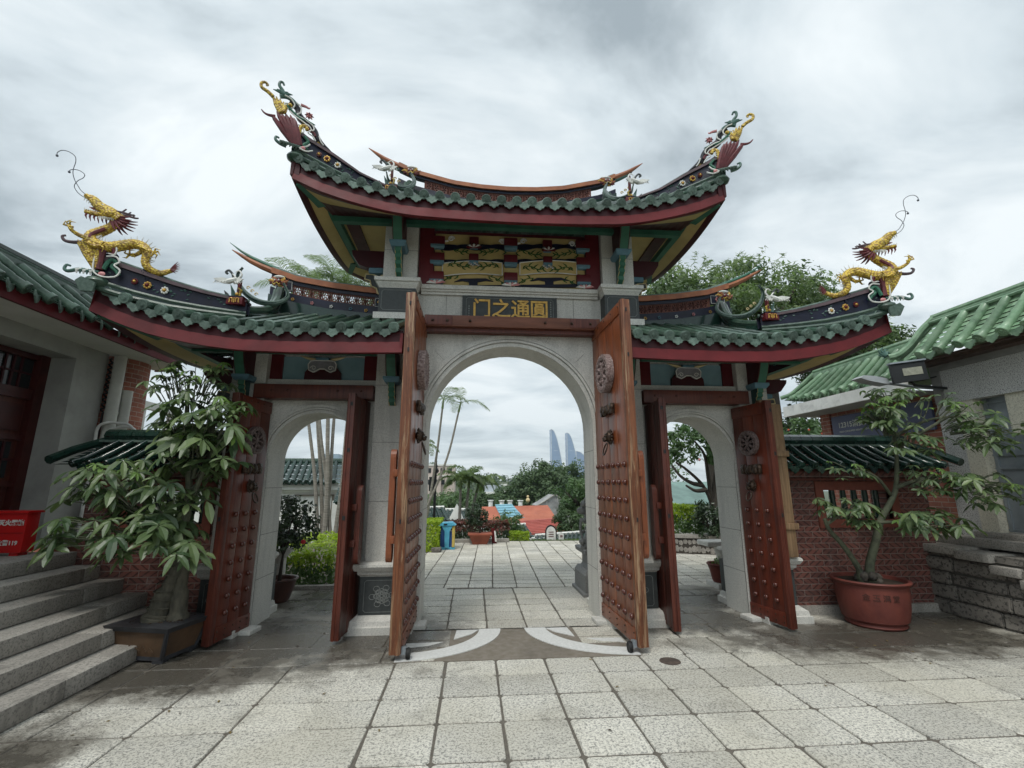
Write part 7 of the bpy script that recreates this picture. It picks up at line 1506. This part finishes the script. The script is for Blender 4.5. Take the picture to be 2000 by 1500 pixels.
q.use(CREAM); q.ball((3.55, 34.5, .35), .16, 8, 6); q.ball((3.55, 34.5, .6), .1, 8, 6); GB.part(q, 'chimney_pots')
# far buildings and trees
for (nm, lb, x0, x1, y, z0, z1, m, rows_, cols_) in (('apartment_block', 'pale pink terraced block far off at the left of the main arch', -8.6, -3.5, 80, -8, 4.6, mat('pale_pink_wall', (.62, .52, .46), sc=.5), 2, 4), ('flat_roof_block', 'flat white and grey block on the far hillside in the main arch', 1.6, 4.7, 80, -8, 1.25, mat('grey_blue_wall', (.42, .46, .50), (.34, .38, .42), sc=.4), 0, 0)):
    T = TH(nm, lb, 'building', (x0, y, z0)); q = MB(m); q.box(x0, x1, y, y+5, z0, z1); 
    if rows_: q.box(x0, x0+2.9, y-1, y, z0, z1-1.6); q.use(WPLAST); q.box(x0-.1, x1+.1, y-.15, y, z1-.15, z1+.1); q.box(x0-.1, x1+.1, y-.15, y, z1-1.9, z1-1.7)
    else: q.use(WPLAST); q.box(x0+2.9, x1+.6, y-.6, y+3, z0, z1+.2); q.box(x1, x1+1.3, y-1, y+3, z0, z1-.9); q.box(x0-.3, x0+1.8, y-1.2, y, z0, z1-1.1)
    bw = T.part(q, 'wall', smooth=False)
    if rows_:
        for r_ in range(rows_):
            for c in range(cols_):
                q = MB(GLASSD); xx = x0+.4+c*1.15; zz_ = z1-1.35-r_*1.9; q.box(xx, xx+.75, y-.08 if r_ == 0 else y-1.05 if xx < x0+2.2 else y-.08, y+.01, zz_, zz_+.8); T.part(q, 'window', bw, smooth=False)
def fartree(label, c, rad, n, r0, r1, leaves, sz, m, seed, z0, tr=.4, group='trees on the slope beyond the terrace', name='broadleaf_tree'):
    return bush(name, label, 'tree', c, rad, n, r0, r1, leaves, sz, m, seed, group, [(c[0], c[1], z0), (c[0], c[1], c[2]-rad[2]*.5)], low=-.75, extra=tr)
fartree('huge dark domed banyan in front of the twin towers', (8.3, 58, .6), (3.9, 3.5, 3.5), 190, .55, .95, 110, .19, LTREE, 51, -9, .8)
fartree('left shoulder of dark trees sloping down from the domed banyan', (4.2, 58, -1.4), (3.0, 3.0, 2.6), 120, .5, .85, 100, .19, LTREE, 52, -9, .5)
fartree('dark trees right of the banyan below the second tower', (12.8, 60, .9), (3.2, 3, 3.2), 110, .5, .9, 100, .19, LTREE, 53, -9, .6)
fartree('lighter green tree at the right jamb of the main arch', (4.0, 20, .95), (.9, .9, .85), 60, .16, .28, 60, .07, LTREE2, 54, -3, .12)
fartree('lower dark bough tree beside the red roofs, left of the stone lion', (3.35, 19, -.05), (.62, .6, .72), 44, .13, .22, 60, .06, LTREE, 55, -3, .1)
fartree('round dark tree below the flat grey block', (.75, 45, .0), (1.1, 1.2, 1.0), 34, .3, .45, 60, .12, LTREE, 56, -6, .3)
fartree('mid green trees between the palms and the far blocks', (-1.6, 45, -.7), (2.6, 2, 1.7), 90, .35, .6, 60, .13, LTREE2, 57, -7, .3)
fartree('bright green bushy tree left of the palm cluster', (-3.4, 42, -.6), (2.0, 2, 1.5), 50, .35, .6, 60, .13, LTREE2, 58, -7, .3)
fartree('small green trees at the foot of the dark shoulder', (1.6, 48, -1.3), (2.2, 1.8, 1.5), 80, .3, .5, 60, .13, LTREE2, 59, -7, .3)
fartree('dark tree behind the pale pink block', (-9.2, 90, 3.0), (2.4, 2, 3.0), 34, .6, .9, 50, .22, LTREE, 61, -8, .4)
q = MB(LFAR); rnd = random.Random(66); cs = []
for k in range(330):
    x = rnd.uniform(-140, 120); y = rnd.uniform(210, 300); cs.append(((x, y, terr(x, y)+rnd.uniform(.5, 3.4)), rnd.uniform(1.6, 3.2)))
clump(q, cs, 34, .9, rnd); wdz = q.build('distant_wood', fix=False, smooth=False); tag(wdz, 'wooded far hillside along the skyline in the main arch', 'wood', kind='stuff')
# twin sail-shaped towers and a third one behind the jamb
TG = mat('tower_glass', (.13, .25, .46), (.10, .20, .38), sc=.02, rough=.25, bmp=0, dirt=0); TF = mat('tower_edge', (.62, .66, .68), sc=.05, rough=.5, bmp=0, dirt=0)
def sail(label, x0, w, ztop, y, lean):
    T = TH('sail_tower', label, 'skyscraper', (x0, y, 0), 'sail shaped glass towers on the skyline'); n = 22
    W_ = lambda z: w*max(0, 1-max(0, (z-30)/(ztop-30)))**.48
    P = [(x0+W_(z), z) for z in [-20]+[lerp(30, ztop, (k/n)**.8) for k in range(n+1)]]
    q = MB(TG); q.prism([(x0, y, -20)]+[(a_, y, z) for a_, z in P], (0, 34, 0)); b_ = T.part(q, 'glass_body', smooth=False)
    q = MB(TF); q.tube([(a_, y-.4, z) for a_, z in P], .8, 5); q.tube([(x0, y-.4, -20), (x0, y-.4, ztop)], .7, 5)
    for z in (60, 104): q.box(x0+w*.2, x0+W_(z)*.8, y-.5, y, z, z+1.2)
    T.part(q, 'edge_trim', b_)
    q = MB(mat('tower_floor_line', (.28, .38, .50), sc=.05, rough=.4, bmp=0, dirt=0)); z = 8
    while z < ztop-6:
        xr = x0+W_(z+1); q.box(x0+.8, xr-.8, y-.3, y+.1, z, z+.9); z += 4.6
    T.part(q, 'floor_lines', b_, smooth=False)
sail('left and taller of the two sail shaped blue glass towers', 252, 38, 175, 1500, 0)
sail('right one of the two sail shaped blue glass towers, partly behind the dark tree', 304, 37, 164, 1500, 0)
sail('sliver of a third blue glass tower at the right jamb', 346, 60, 108, 1560, 0)
# stone lion on its plinth behind the right jamb
LI = TH('stone_lion', 'dark carved stone lion on a tall plinth behind the main arch right jamb', 'lion statue', (1.45, 7.1, 0))
DST = granite('dark_carved_stone', (.15, .15, .145), (.05, .05, .05), spk=50, amt=.5, rough=.6)
q = MB(DST); q.rv = .6; x0, x1, y0, y1 = 1.16, 1.72, 6.85, 7.5
moulded(q, x0, x1, y0, y1, .0, .34, [(0, .06), (.12, .06), (.14, .02), (.8, .02), (.9, .0), (1, -.02)]); moulded(q, x0+.06, x1-.06, y0+.06, y1-.06, .34, .62, [(0, 0), (.15, -.02), (.7, -.02), (.75, .06), (.95, .07), (1, .05)]); LI.part(q, 'plinth', ang=25)
q = MB(DST); q.rv = .7
q.tube(cur([(1.50, 7.3, .60), (1.46, 7.28, .78), (1.42, 7.2, .95), (1.36, 7.12, 1.10)], 4), [.16]*3+[.15]*4+[.13]*3+[.12]*3, 12)
for (x, y) in ((1.24, 7.02), (1.40, 7.0)): q.tube(cur([(x+.10, y+.1, .98), (x+.02, y+.04, .82), (x-.03, y, .68), (x-.06, y, .64)], 4), [.06]*4+[.05]*5+[.055]*4, 9); q.ball((x-.06, y-.01, .64), .055, 8, 6)
q.ball((1.30, 7.1, 1.20), .13, 14, 10, (1, .95, 1.05)); q.ball((1.17, 7.06, 1.15), .07, 10, 7, (1.1, 1, .8)); q.ball((1.19, 7.0, 1.24), .035, 8, 5)
rnd = random.Random(7)
for k in range(46): a_ = rnd.uniform(0, 6.28); z = rnd.uniform(.80, 1.31); rr_ = .12 if z > 1.05 else .15; q.ball((1.36+rr_*math.cos(a_)-(.04 if z > 1.1 else 0), 7.14+rr_*math.sin(a_), z), rnd.uniform(.028, .045), 7, 5)
q.tube(cur([(1.15, 7.0, 1.05), (1.13, 7.0, .9), (1.16, 7.0, .75)], 4), .02, 6); q.ball((1.15, 6.98, .72), .05, 8, 6)
LI.part(q, 'lion_body')
# --- right side arch
q = MB(GRROUGH); q.rv = .8; CW = TH('cobbled_retaining_wall', 'low pale crazy-paved retaining wall under the hedge in the right side arch', 'wall', (4.6, 10.5, 0)); rnd = random.Random(3)
q = MB(mat('crazy_wall_joint', (.07, .06, .05))); q.prism([(3.6, 10.9, -.02), (5.6, 10.15, -.02), (5.6, 10.15, .36), (3.6, 10.9, .36)], (.1, .3, 0)); cw = CW.part(q, 'wall_core', smooth=False)
q = MB(GRD)
for k in range(46):
    t = rnd.random(); x = lerp(3.6, 5.6, (k % 23+.5)/23); y = lerp(10.9, 10.15, (x-3.6)/2)-.012; z = .09+.16*(k//23)+rnd.uniform(-.02, .02); q.rv = rnd.random(); r_ = rnd.uniform(.05, .075); n = 5; a0_ = rnd.random()*6; q.prism([(x+r_*.8*math.cos(a0_+6.28*i/n), y-.375*r_*.8*math.cos(a0_+6.28*i/n), z+r_*1.1*math.sin(a0_+6.28*i/n)) for i in range(n)], (0, .02, 0))
q.prism([(3.6, 10.86, .34), (5.6, 10.11, .34), (5.6, 10.11, .40), (3.6, 10.86, .40)], (.1, .36, 0)); CW.part(q, 'facing_stones', cw, smooth=False)
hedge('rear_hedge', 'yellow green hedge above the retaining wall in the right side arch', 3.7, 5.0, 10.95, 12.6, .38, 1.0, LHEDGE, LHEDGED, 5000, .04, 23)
bush('hedge_shrub', 'dark glossy shrub overhanging the retaining wall in the right side arch', 'shrub', (4.95, 10.55, .72), (.42, .35, .42), 40, .10, .16, 50, .04, LDARK, 24, asp=.45)
FR = TH('frangipani_tree', 'spreading frangipani with dark forked limbs in the right side arch', 'tree', (5.1, 10.7, .4)); q = MB(BARKD)
for P in (((5.15, 10.8, .4), (5.08, 10.7, 1.05), (4.85, 10.6, 1.5), (4.45, 10.5, 1.85), (4.2, 10.45, 2.0)), ((5.08, 10.7, 1.05), (5.0, 10.6, 1.7), (4.9, 10.5, 2.2), (4.7, 10.5, 2.5)), ((4.85, 10.6, 1.5), (4.6, 10.6, 1.55), (4.3, 10.5, 1.7), (4.1, 10.5, 1.95)), ((4.9, 10.55, 1.4), (4.62, 10.5, 1.38), (4.4, 10.5, 1.5)), ((5.1, 10.7, 1.2), (5.2, 10.6, 1.9), (5.1, 10.6, 2.5))): q.tube(cur(P, 5), taper(5*(len(P)-1)+1, .055, .022), 8)
FR.part(q, 'trunk'); q = MB(LTREE2); rnd = random.Random(8); clump(q, crown(4.65, 10.5, 2.45, .85, .5, .55, 48, .12, .2, rnd, -.7), 24, .085, rnd, asp=.35); FR.part(q, 'crown', fix=False, smooth=False)
q = MB(PINK); q.ball((4.5, 9.95, 2.05), .03, 8, 5); FR.part(q, 'blossom')
fartree('pale feathery trees beyond the frangipani in the right side arch', (8.6, 24, 2.2), (2.2, 2, 1.4), 34, .3, .5, 40, .10, LTREE2, 72, -2, .2)
GR_ = TH('glasshouse_roof', 'pale mint green sheet roof glimpsed through the right side arch', 'roof', (5, 16, .4)); q = MB(mat('mint_sheet', (.38, .55, .47), sc=2, rough=.5)); q.prism([(5.2, 15, .9), (8.5, 15, .9), (8.5, 17, 1.6), (5.4, 17, 1.6)], (0, 0, -.06)); GR_.part(q, 'roof_sheet', smooth=False); q = MB(WPLAST); q.box(5.3, 8.4, 15.1, 17, -1, .85); GR_.part(q, 'wall', smooth=False)
PO = TH('small_clay_pot', 'small brown clay pot on a stone block behind the right side arch jamb', 'pot', (3.33, 7.3, .0)); q = MB(CLAY); q.lathe([(0, .06), (.10, .06), (.12, .10), (.15, .24), (.175, .32), (.19, .33), (.18, .35), (.155, .34), (.14, .28), (0, .28)], (3.36, 7.3, 0), 24); PO.part(q, 'pot'); q = MB(LGRASS); clump(q, [((3.36, 7.3, .33), .1)], 120, .03, random.Random(3)); PO.part(q, 'sprigs', fix=False, smooth=False); q = MB(GR); q.bbox(3.22, 3.6, 7.1, 7.5, -.01, .07, .012); PO.part(q, 'stone_foot')
GD = TH('garden_stone_table', 'pale stone table edge behind the right side arch jamb', 'stone table', (3.7, 8.1, 0)); q = MB(GR); q.bbox(3.5, 4.1, 7.9, 8.3, .50, .58, .02); GD.part(q, 'top'); q = MB(GR); q.lathe([(.0, 0), (.16, 0), (.12, .1), (.10, .3), (.14, .5)], (3.85, 8.1, 0), 16); GD.part(q, 'foot')
GD2 = TH('garden_stone_stool', 'pale stone stool top beside the camellia in the left side arch', 'stone stool', (-3.42, 7.4, 0)); q = MB(GR); q.lathe([(0, 0), (.12, 0), (.09, .2), (.09, .5), (.16, .58), (.17, .64), (.0, .65)], (-3.22, 7.35, 0), 18); GD2.part(q, 'seat')
# --- big trees behind the roofs
def bigtree(label, c, rad, n, seed, trunkx, leaves=150):
    rnd = random.Random(seed); T = TH('banyan_tree', label, 'tree', (trunkx, c[1], 0), 'big trees behind the right roofs'); q = MB(LTREE, LBAMB)
    cs = crown(*c, *rad, n, .30, .58, rnd, -.8)
    for (p, r_) in cs: q.use(LBAMB if rnd.random() < (.55 if p[2] > c[2] else .2) else LTREE); clump(q, [(p, r_)], leaves, .085, rnd, .35, (1.1, 1, .8), .38)
    for k in range(44):     # feathery shoots rising out of the outline
        a_ = rnd.uniform(.05, math.pi-.05); p = Vector((c[0]+rad[0]*math.cos(a_)*.98, c[1]+rnd.uniform(-.4, .4), c[2]+rad[2]*math.sin(a_)*.96)); d = Vector((math.cos(a_)*.6+rnd.gauss(0, .25)+.25, 0, .8)).normalized(); q.use(LBAMB)
        L = rnd.uniform(.35, .8)
        for j in range(26): t = rnd.random(); s_ = p+d*L*t+Vector((.12*t*t, 0, -.1*t*t)); v = Vector((rnd.gauss(0, 1), rnd.gauss(0, .6), rnd.gauss(0, .6)-.1)).normalized(); q.rv = rnd.random(); w_ = d*.018; q.poly([s_-w_, s_+w_, s_+v*.16])
    T.part(q, 'crown', fix=False, smooth=False)
    q = MB(BARKD); q.tube([(trunkx, c[1], -1), (trunkx, c[1], c[2]-rad[2]*.6), (c[0], c[1], c[2])], [.35, .28, .12], 10)
    for k in range(10): a_ = k*.63; q.tube([(trunkx, c[1], c[2]-rad[2]*.7), (c[0]+rad[0]*.4*math.cos(a_), c[1]+.5*math.sin(a_), c[2]-.1), (c[0]+rad[0]*.8*math.cos(a_), c[1]+1.0*math.sin(a_), c[2]+rad[2]*.4)], [.16, .10, .03], 7)
    T.part(q, 'trunk'); return T
bigtree('left half of the broad feathery tree rising behind the right side roof', (6.1, 13, 6.5), (2.0, 1.8, 1.5), 95, 91, 6.6)
bigtree('middle and tallest of the feathery trees behind the right dragon', (8.6, 13.4, 6.6), (2.5, 1.8, 1.95), 130, 92, 8.6)
bigtree('right end of the feathery trees, lower and beyond the right dragon', (11.4, 13.6, 5.7), (1.8, 1.5, 1.5), 80, 93, 11.2)
bush('red_flowering_bush', 'bright green bush with small red flowers behind the right brick wall', 'bush', (7.4, 10.6, 2.35), (1.0, .6, .75), 46, .16, .26, 50, .075, LTREE2, 95, asp=.4)
q = MB(mat('coral_petal', (.62, .12, .08))); rnd = random.Random(2); RF = TH('coral_flowers', 'coral red flower heads on the bush behind the right brick wall', 'flowers', (7.3, 10, 2.6))
for k in range(9): q.ball((rnd.uniform(6.7, 7.9), 10.0+rnd.uniform(-.05, .2), rnd.uniform(2.2, 2.95)), .024, 6, 4)
RF.part(q, 'petals')
bush('shade_tree', 'dark shady tree between the red flowering bush and the rear wing', 'tree', (8.7, 12, 2.4), (1.3, .8, 1.3), 50, .25, .4, 60, .09, LDARK, 96, None, [(8.7, 12, -1), (8.7, 12, 1.8)], extra=.1)
vn = TH('hanging_creeper', 'thin creeper hanging beyond the upper right of the main arch', 'creeper', (1.75, 9, 3.4)); q = MB(LTREE2); rnd = random.Random(6)
clump(q, [((1.66+.05*k, 9.0, 3.55-.13*k), .05+.012*k) for k in range(9)]+[((2.02, 9, 2.3), .10), ((2.1, 9, 2.2), .1)], 14, .028, rnd); vn.part(q, 'foliage', fix=False, smooth=False)
q = MB(BARKD); q.tube(cur([(2.6, 9.2, 4.4), (2.1, 9.05, 3.9), (1.75, 9, 3.4), (2.0, 9, 2.7), (2.08, 9, 2.2)], 5), .008, 5); q.tube([(2.6, 9.2, 0), (2.7, 9.2, 2.5), (2.6, 9.2, 4.4)], .05, 7); vn.part(q, 'stem')

# ---------------------------------------------------------------- air
hz_ = MB(bpy.data.materials.new('haze_air')); hz_.box(-1300, 1300, -70, 1680, -27, 190); hm = hz_.mats[0]; hm.use_nodes = True; t = hm.node_tree; t.nodes.clear()
o_ = t.nodes.new('ShaderNodeOutputMaterial'); pv = t.nodes.new('ShaderNodeVolumePrincipled'); pv.inputs['Color'].default_value = (.82, .90, .96, 1); pv.inputs['Density'].default_value = .00030; pv.inputs['Anisotropy'].default_value = .2
t.links.new(pv.outputs[0], o_.inputs['Volume']); ho = hz_.build('haze', smooth=False, fix=False); ho['kind'] = 'stuff'; ho['label'] = 'thin pale haze over the whole scene'; ho['category'] = 'haze'

rnd = random.Random(31); FLM = mat('dry_leaf', (.20, .15, .05), (.12, .08, .03), sc=20, rough=.8); q = MB(FLM, SOIL)
for k in range(46):
    x = rnd.choice((rnd.uniform(-3.2, -1.3), rnd.uniform(2.2, 5.2), rnd.uniform(-2.5, 5.0))); y = rnd.uniform(3.2, 5.6); a_ = rnd.random()*6.28; s_ = rnd.uniform(.008, .024); q.use(FLM if rnd.random() < .5 else SOIL)
    q.poly([(x+s_*math.cos(a_), y+s_*math.sin(a_), .004), (x-s_*.4*math.sin(a_), y+s_*.4*math.cos(a_), .010), (x-s_*math.cos(a_), y-s_*math.sin(a_), .005), (x+s_*.4*math.sin(a_), y-s_*.4*math.cos(a_), .007)])
fl_ = q.build('leaf_litter', fix=False, smooth=False); tag(fl_, 'scattered dry leaf bits on the damp slabs before the gate', 'leaf litter', kind='stuff')
